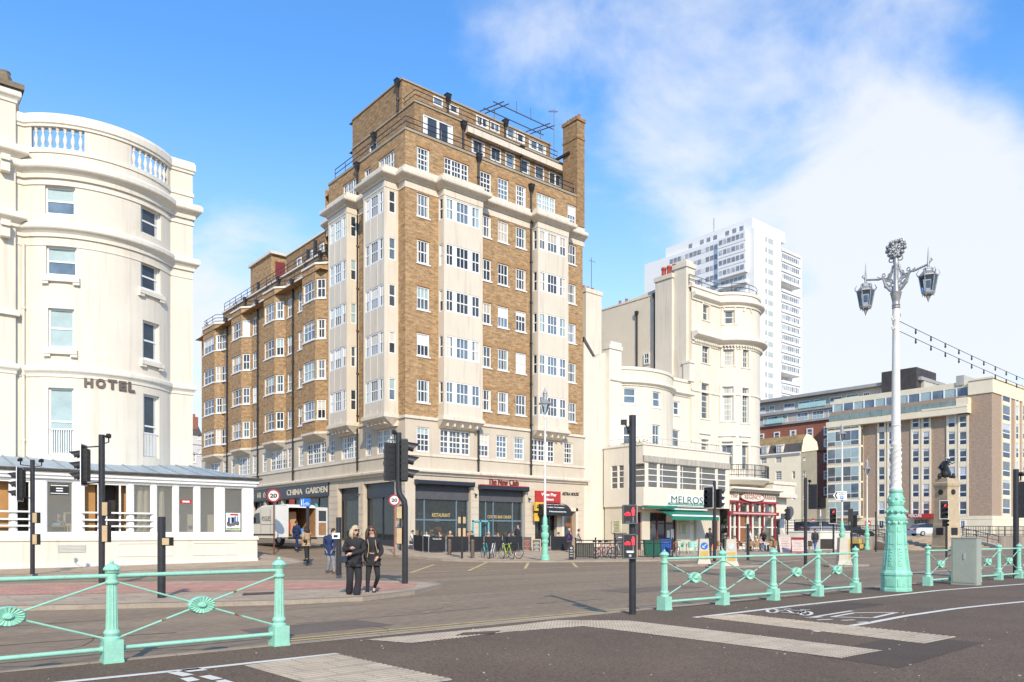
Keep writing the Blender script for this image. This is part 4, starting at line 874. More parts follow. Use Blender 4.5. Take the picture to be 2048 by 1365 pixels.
# restaurant fascia on the side street
frL = GP.frame(GP.a(500), GP.a(659)); m = MB(); m.fbox(frL, 0, frL.len, 4.3, 5.28, -.02, .12); fs = m.build('restaurant_fascia', NAVY, BK)
PALELET = M('pale_gold_letter', (.62, .56, .44), .45, .1, 5)
def lt(body, x0, x1, zz=(4.55, 5.02)): a0, a1 = GP.a(x0)-GP.a(500), GP.a(x1)-GP.a(500); text('fascia_lettering', body, frL, a0, zz[0], a1-a0, zz[1]-zz[0], PALELET, fs, .125, .04, .012)
lt('CHINA', 577, 608); lt('GARDEN', 615, 658); lt('大', 505, 512); lt('圍', 518, 524); lt('食', 529, 535)
m = MB(); m.fbox(frL, GP.a(591)-GP.a(500)-.4, GP.a(591)-GP.a(500)+.4, 3.6, 4.2, .3, .36); m.build('hanging_sign', REDSIGN, BK)
for px, z in ((949, 4.1), (720, 4.1), (1056, 3.95)): q = GP.P(GP.a(px), z, .2); m = MB(); m.ball(q, .09, 8); m.tube([GP.P(GP.a(px), z+.15, 0), q], .03, 5); m.build('security_camera', BLACKIRON, BK)
# ================================================================== WHITE BOW-FRONTED HOUSE with the seafood restaurant
WH_ = thing('bow_fronted_house', 'low white bow fronted house between the brick block and the tall cream terrace', 'house', (46, 42.6, 0))
uA = on_v(1241, 42.5); uB = on_v(1346, 42.5); uC = on_v(1384, 42.5); uP = on_v(1216, 42.5)
HP2 = Path([(uP, 42.5), (uA, 42.5)]+arc_pts((uA, 42.5), (uB, 42.5), 1.15, 16)[1:]+[(uC, 42.5)])
hs = []; ws = []
for x0, x1, y0, y1, c in ((1246.5, 1271.5, 776, 808, 1), (1305, 1321.5, 784, 815, 1), (1346.5, 1360, 803, 831, 1), (1246, 1268, 852, 890, 1), (1304, 1320.5, 850, 892, 2), (1345, 1360, 860, 895, 1)):
    r = HP2.rect(x0, x1, y0, y1); hs.append(r); ws.append((r, dict(cols=(c,), rows=2, fw=.09, sill=y0 < 840, name='sash_window', blind=0, glass=3 if y0 < 800 else 1)))
m = MB(); wall(m, HP2, 0, 15.0, hs, .12)
m.add([(p.x, p.y, 14.2) for p in HP2.p]+[(uC, 55, 14.2), (uP, 55, 14.2)], [tuple(range(len(HP2.p)+2))]); m.quad((uP, 55, 0), (uP, 42.5, 0), (uP, 42.5, 15), (uP, 55, 15)); m.build('wall', CREAM, WH_)
for r, k in ws: window(WH_, HP2, r, **k)
m = MB(); sweep(m, HP2, band(14.85, 15.1, .08, -.25)); sweep(m, HP2, corn(13.55, .42, .32)); m.build('cornice', CREAM_TRIM, WH_)
m = MB(); m.box(uP-.05, uA-.1, 42.3, 43, 4.5, 16.3); m.box(uP-.11, uA-.04, 42.22, 43.1, 16.3, 16.6); m.box(uP+.05, uA-.15, 42.25, 43, 16.6, 16.9)
m.build('pier', CREAM_TRIM, WH_); m = MB(); m.box(uC-.75, uC-.05, 42.2, 42.9, 15.0, 16.6); m.box(uC-.8, uC, 42.12, 43, 16.6, 16.8); m.build('pier', CREAM_TRIM, WH_)
downpipe(WH_, HP2, 1240.5, 8, 13.6, hopper=False, mat=CREAM_TRIM, r=.05)
# rendered flank towards the brick block
m = MB(); ua, ub = U1+.16, uP; pts = [(ua, -.1), (ub, -.1), (ub, 16.0), (ub-.5, 15.9), ((ua+ub)/2, 15.35), (ua, 16.7)]
m.add([(u, 42.75, z) for u, z in pts]+[(u, 43.4, z) for u, z in pts], [tuple(range(6)), tuple(range(11, 5, -1))]+[(i, i+6, (i+1) % 6+6, (i+1) % 6) for i in range(6)]); m.build('party_wall', CREAM, WH_)
m = MB(); m.hexa([(ua, 42.68, 16.5), (ua+1.0, 42.68, 15.5), (ua+1.0, 46, 15.5), (ua, 46, 16.5), (ua, 42.68, 16.9), (ua+1.25, 42.68, 15.55), (ua+1.25, 46, 15.55), (ua, 46, 16.9)]); m.build('roof_verge', SLATE, WH_)
m = MB(); va = 46; m.box(on_v(1172, va), on_v(1203, va), va, va+1.6, 10, zat(588, on_v(1187, va), va)); zc_ = zat(588, on_v(1187, va), va); m.box(on_v(1171, va), on_v(1204.5, va), va-.06, va+1.7, zc_, zc_+.35)
o = m.build('chimney_stack', CREAM, WH_)
for i in range(3): m = MB(); m.lathe((on_v(1178+i*9, va), va+.7, zc_+.35), [(.17, 0), (.14, .35), (.17, .4)], 8); m.build('chimney_pot', TILE, o)
m = MB(); u_ = on_v(1188, va); m.tube([(u_, va+.3, zc_), (u_, va+.3, zc_+3.2)], .03, 5); m.tube([(u_-.3, va+.3, zc_+2.9), (u_+.5, va+.3, zc_+2.9)], .02, 4); m.build('aerial', GREYSIG, WH_)
# restaurant pavilion built out over the pavement
MV = 38.5; mu0 = 45.6; mu1 = on_v(1459, MV)
MP = Path([(mu0, 42.6), (mu0, MV), (mu1, MV), (mu1, 42.4)]); zf = lambda y: zat(y, mu0, MV)
ZT, ZW1, ZW0, ZS = zf(889), zf(924), zf(974.5), zf(1012)
RN = thing('seafood_restaurant_pavilion', 'cream two storey restaurant pavilion with a glazed upper floor and green awning', 'restaurant', (mu0+5, MV, 0))
wl = []
for x0, x1 in ((1222, 1234.5), (1236.5, 1247.5), (1257, 1289.5)): wl.append((MP.a(x0), MP.a(x1), ZW0, ZW1-.1))
for x0, x1 in ((1296.5, 1316.5), (1319.5, 1357), (1360.5, 1395), (1399, 1432.5), (1435.5, 1453)): wl.append((MP.a(x0), MP.a(x1), ZW0, ZW1))
m = MB(); wall(m, MP, ZS, ZT, wl, .12); m.quad((mu0, MV, ZS), (mu1, MV, ZS), (mu1, 42.4, ZS), (mu0, 42.6, ZS)); m.quad((mu0, MV, ZT-.5), (mu1, MV, ZT-.5), (mu1, 42.4, ZT-.5), (mu0, 42.6, ZT-.5)); m.build('upper_wall', CREAM, RN)
m = MB(); sweep(m, MP, band(ZT-.02, ZT+.1, .07, -.2)); m.build('parapet_coping', CREAM_TRIM, RN)
m = MB(); sweep(m, Path([(mu0, MV), (mu1, MV)]), band(ZW1+.02, ZW1+.5, .10)); m.build('lead_flashing', M('stained_lead', (.42, .38, .32), .8, .25, 2, .2, stretch=(3, 3, .5)), RN)
for i, r in enumerate(wl):
    fr = MP.frame(r[0], r[1]); w_ = fr.len; m = MB()
    for k in range(5): z = r[2]+(r[3]-r[2])*k/4; m.fbox(fr, 0, w_, max(r[2], z-.035), min(r[3], z+.035), -.12, -.05)
    m.fbox(fr, 0, .06, r[2], r[3], -.12, -.04); m.fbox(fr, w_-.06, w_, r[2], r[3], -.12, -.04)
    if i > 2 and w_ > 1.5: m.fbox(fr, w_*.16, w_*.16+.04, r[2], r[3], -.12, -.06)
    o = m.build('crittall_window', WHITE, RN); g = MB(); g.quad(fr.P(0, r[2], -.09), fr.P(w_, r[2], -.09), fr.P(w_, r[3], -.09), fr.P(0, r[3], -.09)); g.build('pane', CLEAR, o)
m = MB(); m.quad((mu0+.2, 42.3, ZW0-.4), (mu1-.1, 42.3, ZW0-.4), (mu1-.1, 42.3, ZW1+.3), (mu0+.2, 42.3, ZW1+.3)); m.cur = 1; m.quad((mu0+.1, MV+.2, ZW0-.3), (mu1-.1, MV+.2, ZW0-.3), (mu1-.1, 42.3, ZW0-.3), (mu0+.1, 42.3, ZW0-.3)); m.cur = 2
for i in range(9): u = mu0+1+i*1.15; m.box(u, u+.7, MV+.7, MV+1.3, ZW0-.3, ZW0+.25+.2*(i % 2))
m.cur = 3
for t in (.05, .9, 2.5): m.box(mu0+.16+t*.3, mu0+.3+t*.3, 39.6+t*.9, 39.9+t*.9, ZW0-.2, ZW1)
m.build('upper_interior', [M('dining_room', (.62, .56, .47), .8, .25, .8), FLOORW, WOOD, M('orange_drape', (.6, .16, .07), .8)], RN)
iron_rail(RN, [(mu0+.1, 42), (mu0+.1, MV+.1), (mu1-.3, MV+.1)], ZT+.06, .55, 1.3, 1, r=.016, mat=GREY)
GRN = M('leaf_green', (.10, .16, .05), .7, .4, 9)
m = MB()
for i in range(90):
    t = rnd.random()**1.6; u = mu0+.4+1.9*t; v = MV+.4+2.6*rnd.random(); z = ZT+.05+.4*rnd.random(); s = .09; a = Vector((rnd.uniform(-1, 1), rnd.uniform(-1, 1), rnd.uniform(-.3, 1))).normalized()*s; b = a.cross(Vector((rnd.random(), rnd.random(), rnd.random()))).normalized()*s*.5; c = Vector((u, v, z)); m.quad(c-a, c+b, c+a, c-b)
tag(m.build('balcony_plant', GRN), 'straggling green plants growing on the roof terrace over the glazed restaurant floor', 'plant')
# ground floor
gh2 = lambda x0, x1, z1=3.1, z0=.1: (MP.a(x0), MP.a(x1), z0, z1)
G_ = [gh2(1272, 1283), gh2(1299, 1357), gh2(1379, 1392, 2.9), gh2(1424, 1440)]
m = MB(); MG = Path([(mu0+.12, 42.6), (mu0+.12, MV+.9), (mu1-.1, MV+.9), (mu1-.1, 42)]); G2 = []
for x0, x1, z1 in ((1272, 1284, 3.1), (1300, 1354, 3.1), (1380, 1393, 2.9), (1424, 1437, 2.9)): G2.append((MG.a(x0), MG.a(x1), .06, z1))
wall(m, MG, -.1, ZS, G2, .3); m.build('lower_wall', M('restaurant_stone', (.60, .53, .42), .8, .06, 1), RN)
RDOOR = M('maroon_door', (.16, .035, .03), .5, .12, 3)
for i, r in enumerate(G2):
    fr = MG.frame(r[0], r[1]); w_ = fr.len; m = MB(); e = (0, .31, .62, 1) if i == 1 else (0, 1)
    for t in e: x = min(max(t*w_-.05, 0), w_-.1); m.fbox(fr, x, x+.1, r[2], r[3], -.26, -.14)
    m.fbox(fr, 0, w_, r[3]-.1, r[3], -.26, -.15); m.fbox(fr, 0, w_, 2.2, 2.3, -.26, -.16)
    if i != 2: m.fbox(fr, 0, w_, .08, .7 if i == 1 else .3, -.25, -.17)
    o = m.build('restaurant_door' if i != 2 else 'side_door', RDOOR if i != 2 else STONE, RN); g = MB(); g.quad(fr.P(0, r[2], -.2), fr.P(w_, r[2], -.2), fr.P(w_, r[3], -.2), fr.P(0, r[3], -.2)); g.build('pane', GLASSES[0] if i != 2 else CREAM_TRIM, o)
    if i == 1:
        m = MB(); m.fbox(fr, w_*.68, w_*.8, 1.1, 1.7, -.19, -.18); m.fbox(fr, w_*.83, w_*.95, 1.0, 1.8, -.19, -.18); m.fbox(fr, w_*.66, w_*.9, 2.4, 3.0, -.19, -.18); m.build('menu_card', WHITE, o)
frM = Frame((mu0, MV), (mu1, MV))
a0, a1 = MP.a(1333)-MP.cum[1], MP.a(1447)-MP.cum[1]
m = MB(); m.fbox(frM, a0, a1, zf(1006)-.15, zf(984)-.15, .01, .07); sg = m.build('restaurant_sign', WHITE, RN)
m = MB(); m.fbox(frM, a0+.1, a1-.1, zf(1006)-.08, zf(1006)+.1, .07, .08); m.build('sign_stripe', GREENAWN, sg)
text('sign_lettering', 'MELROSE', frM, MP.a(1341)-MP.cum[1], zf(1000)-.16, MP.a(1413)-MP.a(1341), .56, M('bottle_green_letter', (.02, .10, .07), .4), sg, .075, .015, 0)
text('sign_small_print', 'FRESH·LOCAL·FISH·&·SHELLFISH', frM, a0+.35, zf(1006)-.04, (a1-a0)*.62, .1, WHITE, sg, .082, .006, .0)
m = MB(); a0, a1 = MP.a(1313)-MP.cum[1]+.4, MP.a(1413)-MP.cum[1]
za, zb = ZS-.2, ZS-.75
m.add([frM.P(a0, za, -.4), frM.P(a1, za, -.4), frM.P(a1, zb, 1.2), frM.P(a0, zb, 1.2), frM.P(a1, zb-.05, 1.2), frM.P(a0, zb-.05, 1.2), frM.P(a0, za-.05, -.4), frM.P(a1, za-.05, -.4)], [(0, 1, 2, 3), (6, 5, 4, 7), (3, 2, 4, 5), (0, 3, 5, 6), (1, 7, 4, 2)])
n = 22
m.quad(frM.P(a0, zb-.24, 1.205), frM.P(a1, zb-.24, 1.205), frM.P(a1, zb, 1.205), frM.P(a0, zb, 1.205))
for i in range(n): x0, x1 = a0+(a1-a0)*i/n, a0+(a1-a0)*(i+1)/n; m.quad(frM.P(x0, zb, 1.21), frM.P(x1, zb, 1.21), frM.P(x1, zb-.26, 1.21), frM.P((x0+x1)/2, zb-.36, 1.21), frM.P(x0, zb-.26, 1.21))
aw = m.build('awning', GREENAWN, RN); m = MB(); m.fbox(frM, a0, a1, zb-.02, zb+.1, 1.17, 1.25); m.fbox(frM, -.1, a1, ZS-.22, ZS-.12, .0, .1); m.build('awning_bar', WHITE, aw)
m = MB(); a2 = MP.a(1345)-MP.cum[1]; m.fbox(frM, -.12, a2, ZS-.13, ZS+.02, .02, .5); m.build('awning_roll', GREENAWN, RN)
def board(par, pth, x0, x1, y0, y1, name='menu_board', mat=None, d=.02):
    r = pth.rect(x0, x1, y0, y1); fr = pth.frame(r[0], r[1]); m = MB(); m.fbox(fr, 0, fr.len, r[2], r[3], d, d+.06); m.cur = 1; k = 0; z = r[3]-.14
    while z > r[2]+.1: e = .12+.1*((k*7) % 3); m.fbox(fr, fr.len*.15+e*.3, fr.len*.85-e*.3, z-.03, z+.02, d+.06, d+.068); z -= .11; k += 1
    return m.build(name, [mat or M('cream_board', (.62, .58, .42), .5), M('board_text', (.16, .22, .10), .6)], par)
board(RN, MG, 1359.5, 1373, 1045, 1070); board(RN, MG, 1225, 1244, 1040, 1066)
# ================================================================== TALL CREAM TERRACE with the bow and the red shopfront
RG = thing('cream_terrace_building', 'tall cream terrace with a curved bow, dentil cornice and red restaurant front', 'terrace building', (57, 42.3, 0))
RV = 42.3; r0, r1 = on_v(1383, RV), on_v(1438, RV); rb = arc_pts((r1, RV), (on_v(1511, RV), RV), 1.75, 22)
RP = Path([(r0, RV), (r1, RV)]+rb[1:]+[(rb[-1][0], 58)])
hs = []; ws = []
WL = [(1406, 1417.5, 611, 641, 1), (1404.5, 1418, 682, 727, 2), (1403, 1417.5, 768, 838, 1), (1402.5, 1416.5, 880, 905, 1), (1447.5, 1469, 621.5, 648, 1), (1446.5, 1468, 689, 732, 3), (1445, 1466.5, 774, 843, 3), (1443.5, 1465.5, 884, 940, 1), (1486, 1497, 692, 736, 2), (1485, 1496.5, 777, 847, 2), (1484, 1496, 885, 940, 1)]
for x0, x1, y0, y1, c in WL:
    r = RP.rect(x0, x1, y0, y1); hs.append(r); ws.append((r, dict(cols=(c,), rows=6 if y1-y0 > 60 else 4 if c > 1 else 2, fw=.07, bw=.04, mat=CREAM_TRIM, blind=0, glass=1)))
ZR = 23.6
m = MB(); wall(m, RP, 0, ZR, hs, .2); m.add([(p.x, p.y, ZR-.6) for p in RP.p]+[(r0, 58, ZR-.6)], [tuple(range(len(RP.p)+1))]); m.build('front_wall', CREAM, RG)
for r, k in ws:
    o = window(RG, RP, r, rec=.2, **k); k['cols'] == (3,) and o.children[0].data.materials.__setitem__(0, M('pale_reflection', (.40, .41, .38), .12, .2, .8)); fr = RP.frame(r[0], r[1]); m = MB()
    for e in (-.22, fr.len+.04): m.fbox(fr, e, e+.18, r[2]-.1, r[3]+.15, -.1, .05)
    m.fbox(fr, -.22, fr.len+.22, r[3]+.04, r[3]+.2, -.1, .06); m.fbox(fr, -.3, fr.len+.3, r[3]+.5, r[3]+.62, -.1, .12) if r[3] < 11 else None; m.build('architrave', CREAM_TRIM, o)
m = MB(); sweep(m, RP, corn(22.35, .65, .45)); sweep(m, RP, band(23.5, 23.75, .1, -.3)); sweep(m, RP, corn(18.75, .75, .7))
sweep(m, RP, band(18.45, 18.6, .08)); sweep(m, RP, band(14.2, 14.4, .08)); sweep(m, RP, band(9.6, 9.75, .08)); m.build('cornice', CREAM_TRIM, RG)
m = MB(); a = .3
while a < RP.cum[-2]: fr = RP.frame(a, a+.12); m.fbox(fr, 0, .12, 18.62, 18.8, 0, .28); a += .27
m.build('dentil_band', CREAM_TRIM, RG)
m = MB()
for x0, x1, y in ((1406, 1417.5, 603), (1450, 1468, 610), (1489, 1501, 617)):
    a0, a1 = RP.a(x0), RP.a(x1); q = RP.xy((a0+a1)/2); z = zat(y, q.x, q.y)-.35; fr = RP.frame(a0, a1); R_ = fr.len*.62; pts = [fr.P(fr.len/2+R_*math.cos(t), z+R_*math.sin(t), .05) for t in [PI*i/10 for i in range(11)]]; m.tube(pts, .07, 6)
m.build('blind_arch', CREAM_TRIM, RG)
ap = [tuple(q) for q in RP.offs(-.25)][:-1]; iron_rail(RG, ap, ZR+.1, .95, 1.6, 2, r=.03)
# flank wall rising behind the low house
RL = Path([(r0, 58), (r0, RV)]); m = MB(); vb = on_u(1200, r0)
zc1, zc2 = 20.0, 22.3
m.add([(r0, 58, 0), (r0, RV, 0), (r0, RV, 23), (r0, on_u(1313, r0), 24.2), (r0, vb, 23.6), (r0, 58, 23.4)], [tuple(range(6))]); m.box(r0-.06, r0+.3, vb-.1, on_u(1313, r0)+.2, 23.7, 23.85); fw_ = m.build('flank_wall', M('flank_stucco', (.76, .67, .53), .85, .06, .4, .15, fine=(25, .05)), RG)
v1, v0_ = on_u(1311, r0-.5), RV+.35
m = MB(); m.box(r0-.55, r0+.9, v0_+1.4, v1, 8, 24.6); m.box(r0-.65, r0+1, v0_+1.3, v1+.1, 24.6, 25.0); m.box(r0-.3, r0+1, v0_, v0_+1.4, 8, 25.3); m.box(r0-.4, r0+1.1, v0_-.1, v0_+1.5, 25.3, 25.7); m.box(r0-.2, r0+.9, v0_+.1, v0_+1.2, 25.7, 26.0); cs = m.build('chimney_stack', CREAM, RG)
for i in range(4):
    m = MB(); m.lathe((r0+.15, v1-.45-i*.62, 25.0), [(.25, 0), (.2, .5), (.2, .75), (.26, .8), (.22, 1.0)], 8); m.build('chimney_pot', M('red_pot', (.42, .07, .04), .7, .2, 5), cs)
m = MB()
for px, z1 in ((1275, 22.2), (1310.5, 23.4)): v = on_u(px, r0); m.tube([(r0-.1, v, 9), (r0-.1, v, z1)], .08, 6); m.lathe((r0-.14, v, z1-.1), [(.08, 0), (.2, .3), (.2, .5)], 6)
m.build('waste_pipe', BLACKIRON, RG)
r = RL.rect(1289, 1300, 707, 729); window(RG, RL, r, rec=-.05, cols=(2,), rows=2, name='flank_window', blind=0, glass=0)
for px in (1232, 1245): m = MB(); v = on_u(px, r0); m.lathe((r0+.6, v, 23.8), [(.16, 0), (.13, .5), (.17, .55)], 8); m.build('chimney_pot', TILE, RG)
# shopfront
SV = 38.6; s0, s1 = mu1+.05, on_v(1556, SV); SP = Path([(s0, SV), (s1, SV), (s1, RV)]); zs = lambda y: zat(y, on_v(1500, SV), SV)
REDF = M('red_shopfront', (.31, .04, .045), .45, .1, 3)
m = MB(); wall(m, Path([(s0, SV+.25), (s1, SV+.25), (s1, RV)]), zs(1012), zs(978)); m.quad((s0, SV, zs(978)), (s1, SV, zs(978)), (s1, RV, zs(978)), (s0, RV, zs(978))); m.build('shop_frieze', CREAM_TRIM, RG)
m = MB(); sweep(m, SP, corn(zs(985), zs(976)-zs(985), .4)); m.build('shop_cornice', CREAM_TRIM, RG)
m = MB(); a = .1
while a < s1-s0: m.box(s0+a, s0+a+.14, SV-.2, SV, zs(985)-.2, zs(985)); a += .34
m.build('shop_dentils', M('dark_dentil', (.12, .09, .06)), RG)
frS = Frame((s0, SV), (s1, SV)); L_ = frS.len; au = lambda px: on_v(px, SV)-s0
m = MB(); zz = zs(995)
pts = [frS.P(au(1503.5)+(au(1527)-au(1480))/2*math.cos(2*PI*i/28), zz+.40*math.sin(2*PI*i/28), .02) for i in range(28)]
m.add(pts+[p+Vector((0, -.08, 0)) for p in pts], [tuple(range(28)), tuple(range(55, 27, -1))]+[(i, (i+1) % 28, 28+(i+1) % 28, 28+i) for i in range(28)]); ov = m.build('oval_sign', CREAM_TRIM, RG); m = MB(); m.tube([p+Vector((0, -.09, 0)) for p in pts+pts[:1]], .045, 5, False); m.build('oval_rim', REDF, ov)
text('sign_lettering', 'REGENCY', frS, au(1487.5), zz-.18, au(1520)-au(1487.5), .36, M('faded_red_letter', (.34, .12, .08), .5), ov, .105, .02, 0)
m = MB()
for x0, x1 in ((1459, 1478), (1528, 1552)): m.fbox(frS, au(x0), au(x1), zz-.36, zz+.36, -.2, .0)
pa = m.build('sign_panel', CREAM_TRIM, RG); text('sign_lettering', 'The', frS, au(1461), zz-.12, au(1474)-au(1461), .36, M('faded_red_letter', (.34, .12, .08)), pa, .005, .015, .0); text('sign_lettering', 'Restaurant', frS, au(1530), zz-.12, au(1551)-au(1530), .34, M('faded_red_letter', (.34, .12, .08)), pa, .005, .015, .0)
zA, zB, zC = zs(1006), zs(1024), zs(1031)
m = MB(); m.fbox(frS, 0, L_, zA, zA+.16, -.1, .04); m.fbox(frS, 0, L_, zC, zB, -.1, .12)
for x0, x1 in ((1458, 1475), (1478, 1526), (1527, 1552)):
    c = (au(x0)+au(x1))/2; hw_ = (au(x1)-au(x0))/2; hw2 = min(hw_, 1.5); ar = zA-zB
    if hw_ > 1.6: segs = [(au(1478), au(1503)), (au(1503), au(1527))]
    else: segs = [(c-hw_, c+hw_)]
    for q0, q1 in segs:
        c = (q0+q1)/2; h_ = (q1-q0)/2
        m.tube([frS.P(c-h_*math.cos(PI*i/12), zB+.25+(zA-zB-.25)*math.sin(PI*i/12), 0) for i in range(13)], .05, 6)
for px in (1458.5, 1476.5, 1503, 1527, 1551.5): m.fbox(frS, au(px)-.045, au(px)+.045, .1, zA, -.12, .02)
sf = m.build('red_arcade', REDF, RG)
m = MB(); tx = frS.P(0, 0); 
for i in range(16): x = .5+i*(L_-1)/16; m.fbox(frS, x, x+.42, zC+.1, zB-.1, .12, .128)
m.build('band_lettering', M('pink_letter', (.62, .42, .40)), sf)
m = MB()
for px in (1463, 1472, 1481, 1498, 1508, 1522, 1531, 1547): m.fbox(frS, au(px)-.1, au(px)+.1, .1, zA, -.25, -.1)
m.fbox(frS, 0, L_, 1.95, 2.05, -.22, -.12); m.fbox(frS, 0, L_, .05, .55, -.3, -.12); m.build('shop_pilasters', CREAM_TRIM, RG)
g = MB(); g.quad(frS.P(0, .1, -.2), frS.P(L_, .1, -.2), frS.P(L_, zA, -.2), frS.P(0, zA, -.2)); g.build('shop_pane', SHOPGLASS, RG)
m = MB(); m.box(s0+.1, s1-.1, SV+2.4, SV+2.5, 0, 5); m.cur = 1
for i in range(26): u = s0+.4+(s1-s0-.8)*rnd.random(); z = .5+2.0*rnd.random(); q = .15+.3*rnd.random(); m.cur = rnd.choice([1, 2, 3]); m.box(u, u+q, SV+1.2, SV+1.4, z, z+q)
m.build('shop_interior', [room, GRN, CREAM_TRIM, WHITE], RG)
m = MB(); m.fbox(frS, au(1481), au(1493), .1, 3.0, -.3, -.15); m.build('entrance_door', WOOD, RG)
# side pavilion to the right of the shop and the curved balcony
m = MB(); q0, q1 = s1+.02, on_v(1588, SV+.6); 
m.box(q0, q1, SV+.6, RV+8, 0, zs(1035)); m.box(q0, q1, SV+.5, RV+8, zs(988), zs(962)); m.box(q0, q1+.15, SV+.35, RV+8, zs(988)-.12, zs(983)); m.box(q0, q1+.1, SV+.4, RV+8, zs(964), zs(957))
m.box(q0, q1-.3, SV+1.2, RV+8, zs(1036), zs(987)); m.build('side_pavilion', CREAM, RG)
bc = arc_pts((on_v(1457, 40.2), 40.2), (on_v(1535, 40.2), 40.2), 1.3, 14); BP = Path(bc)
m = MB(); sweep(m, BP, [(-2.2, zs(966)), (-.5, zs(966)), (0, zs(960)), (.1, zs(958)), (.1, zs(954)), (-2.2, zs(954))]); m.build('balcony', CREAM_TRIM, RG)
iron_rail(RG, [tuple(q) for q in BP.p], zs(954), 1.15, .8, 2, name='balcony_railing', infill=.16, r=.03)
m = MB(); m.quad((q0, SV+.6, .1), (q0+1.2, SV+.55, .1), (q0+1.2, SV+.55, 2.8), (q0, SV+.55, 2.8)); m.build('doorway', GLASSES[2], RG)
m = MB(); m.fbox(frS, L_-.2, L_+1.5, zs(1026)-.5, zs(1026), .4, .5); m.disc(frS.P(L_+1.0, zs(1022), .6), .5, (0, -1, 0), .12, 16); m.build('projecting_sign', [GREYSIG], RG)
# ================================================================== CREAM GABLED HOUSE beyond the square
GU = 121.0; gv = on_u(1602, GU); gv2 = on_u(1480, GU); GF = Path([(GU, gv2), (GU, gv), (on_v(1634, gv), gv)])
GH = thing('gabled_house', 'cream gabled house with dormers and a sandy tiled roof in front of red mansion', 'house', (GU, gv, 0))
zg = lambda y: zat(y, GU, gv)
hs = []; ws = []
ZZ = lambda a, b, c, d: (1150+a/3.792, 1150+b/3.792, 840+c/3.792, 840+d/3.792)
for r in (ZZ(1410, 1452, 288, 332), ZZ(1522, 1565, 282, 326), ZZ(1410, 1450, 398, 462), ZZ(1522, 1565, 390, 455)): q = GF.rect(*r); hs.append(q); ws.append((q, dict(cols=(3,), rows=4, bw=.07, fw=.05, blind=0, glass=0)))
for r in ((1584, 1590, 943, 958), (1584, 1590, 985, 1000), (1584, 1590, 1040, 1052)): q = GF.rect(*r); hs.append(q); ws.append((q, dict(cols=(2,), rows=2, bw=.07, fw=.06, blind=0, glass=0)))
for r in ((1606, 1612, 942, 958), (1606, 1612, 986, 1000), (1606, 1612, 1030, 1044), (1606, 1612, 915, 922)): q = GF.rect(*r); hs.append(q); ws.append((q, dict(cols=(2,), rows=2, bw=.07, fw=.08, blind=0, glass=0)))
GCR = M('gable_cream_sun_tint', (.86, .74, .53), .8, .05, .6)  # cream brightened: the sun on the front is put into the colour
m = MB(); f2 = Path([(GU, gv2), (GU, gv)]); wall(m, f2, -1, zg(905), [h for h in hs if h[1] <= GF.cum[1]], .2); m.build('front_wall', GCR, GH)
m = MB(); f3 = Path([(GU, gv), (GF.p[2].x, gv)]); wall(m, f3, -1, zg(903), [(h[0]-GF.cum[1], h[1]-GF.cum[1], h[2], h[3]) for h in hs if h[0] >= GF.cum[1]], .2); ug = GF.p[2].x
m.quad((GU, gv, zg(903)), (ug, gv, zg(903)), (ug-.3, gv, zg(889)), (GU+.2, gv, zg(889))); m.build('gable_wall', M('grey_and_shade_render', (.30, .275, .215), .85, .1, .6), GH)  # grey-green side wall, its shade against the front painted into the colour
m = MB(); ut = ug-.3
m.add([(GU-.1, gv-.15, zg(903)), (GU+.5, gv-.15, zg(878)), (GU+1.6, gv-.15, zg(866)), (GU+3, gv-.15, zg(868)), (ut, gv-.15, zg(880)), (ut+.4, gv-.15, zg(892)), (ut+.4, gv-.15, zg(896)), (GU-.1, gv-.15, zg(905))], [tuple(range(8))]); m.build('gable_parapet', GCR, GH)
for r, k in ws: window(GH, GF, r, rec=.2, sill=False, **k)
m = MB(); sweep(m, f2, corn(zg(910), .55, .35)); m.build('cornice', CREAM_TRIM, GH)
m = MB(); m.quad((GU, gv2, zg(903)), (GU, gv, zg(903)), (GU+.6, gv, zg(885)), (GU+.6, gv2, zg(885))); m.build('mansard_slope', SLATE, GH)
m = MB(); m.quad((GU+.6, gv2, zg(885)), (GU+.6, gv, zg(885)), (GU+1.7, gv, zg(867)), (GU+1.7, gv2, zg(867))); m.quad((GU+1.7, gv2, zg(867)), (GU+1.7, gv, zg(867)), (ug, gv, zg(885)), (ug, gv2, zg(885))); m.build('tiled_roof', M('lichen_tile', (.30, .20, .09), .85, .3, .6, fine=(6, .2)), GH)
for px in (1530, 1559.5):
    v = on_u(px, GU); hw_ = .62; m = MB(); m.box(GU-.1, GU+1, v-hw_, v+hw_, zg(902), zg(887)); m.box(GU-.2, GU+1, v-hw_-.1, v+hw_+.1, zg(887), zg(885.5)); o = m.build('dormer', CREAM_TRIM, GH); f_ = Path([(GU-.1, v+hw_), (GU-.1, v-hw_)]); window(o, f_, (.15, hw_*2-.15, zg(901), zg(888)), rec=-.06, cols=(3,), rows=4, bw=.07, fw=.05, sill=False, blind=0, glass=0)
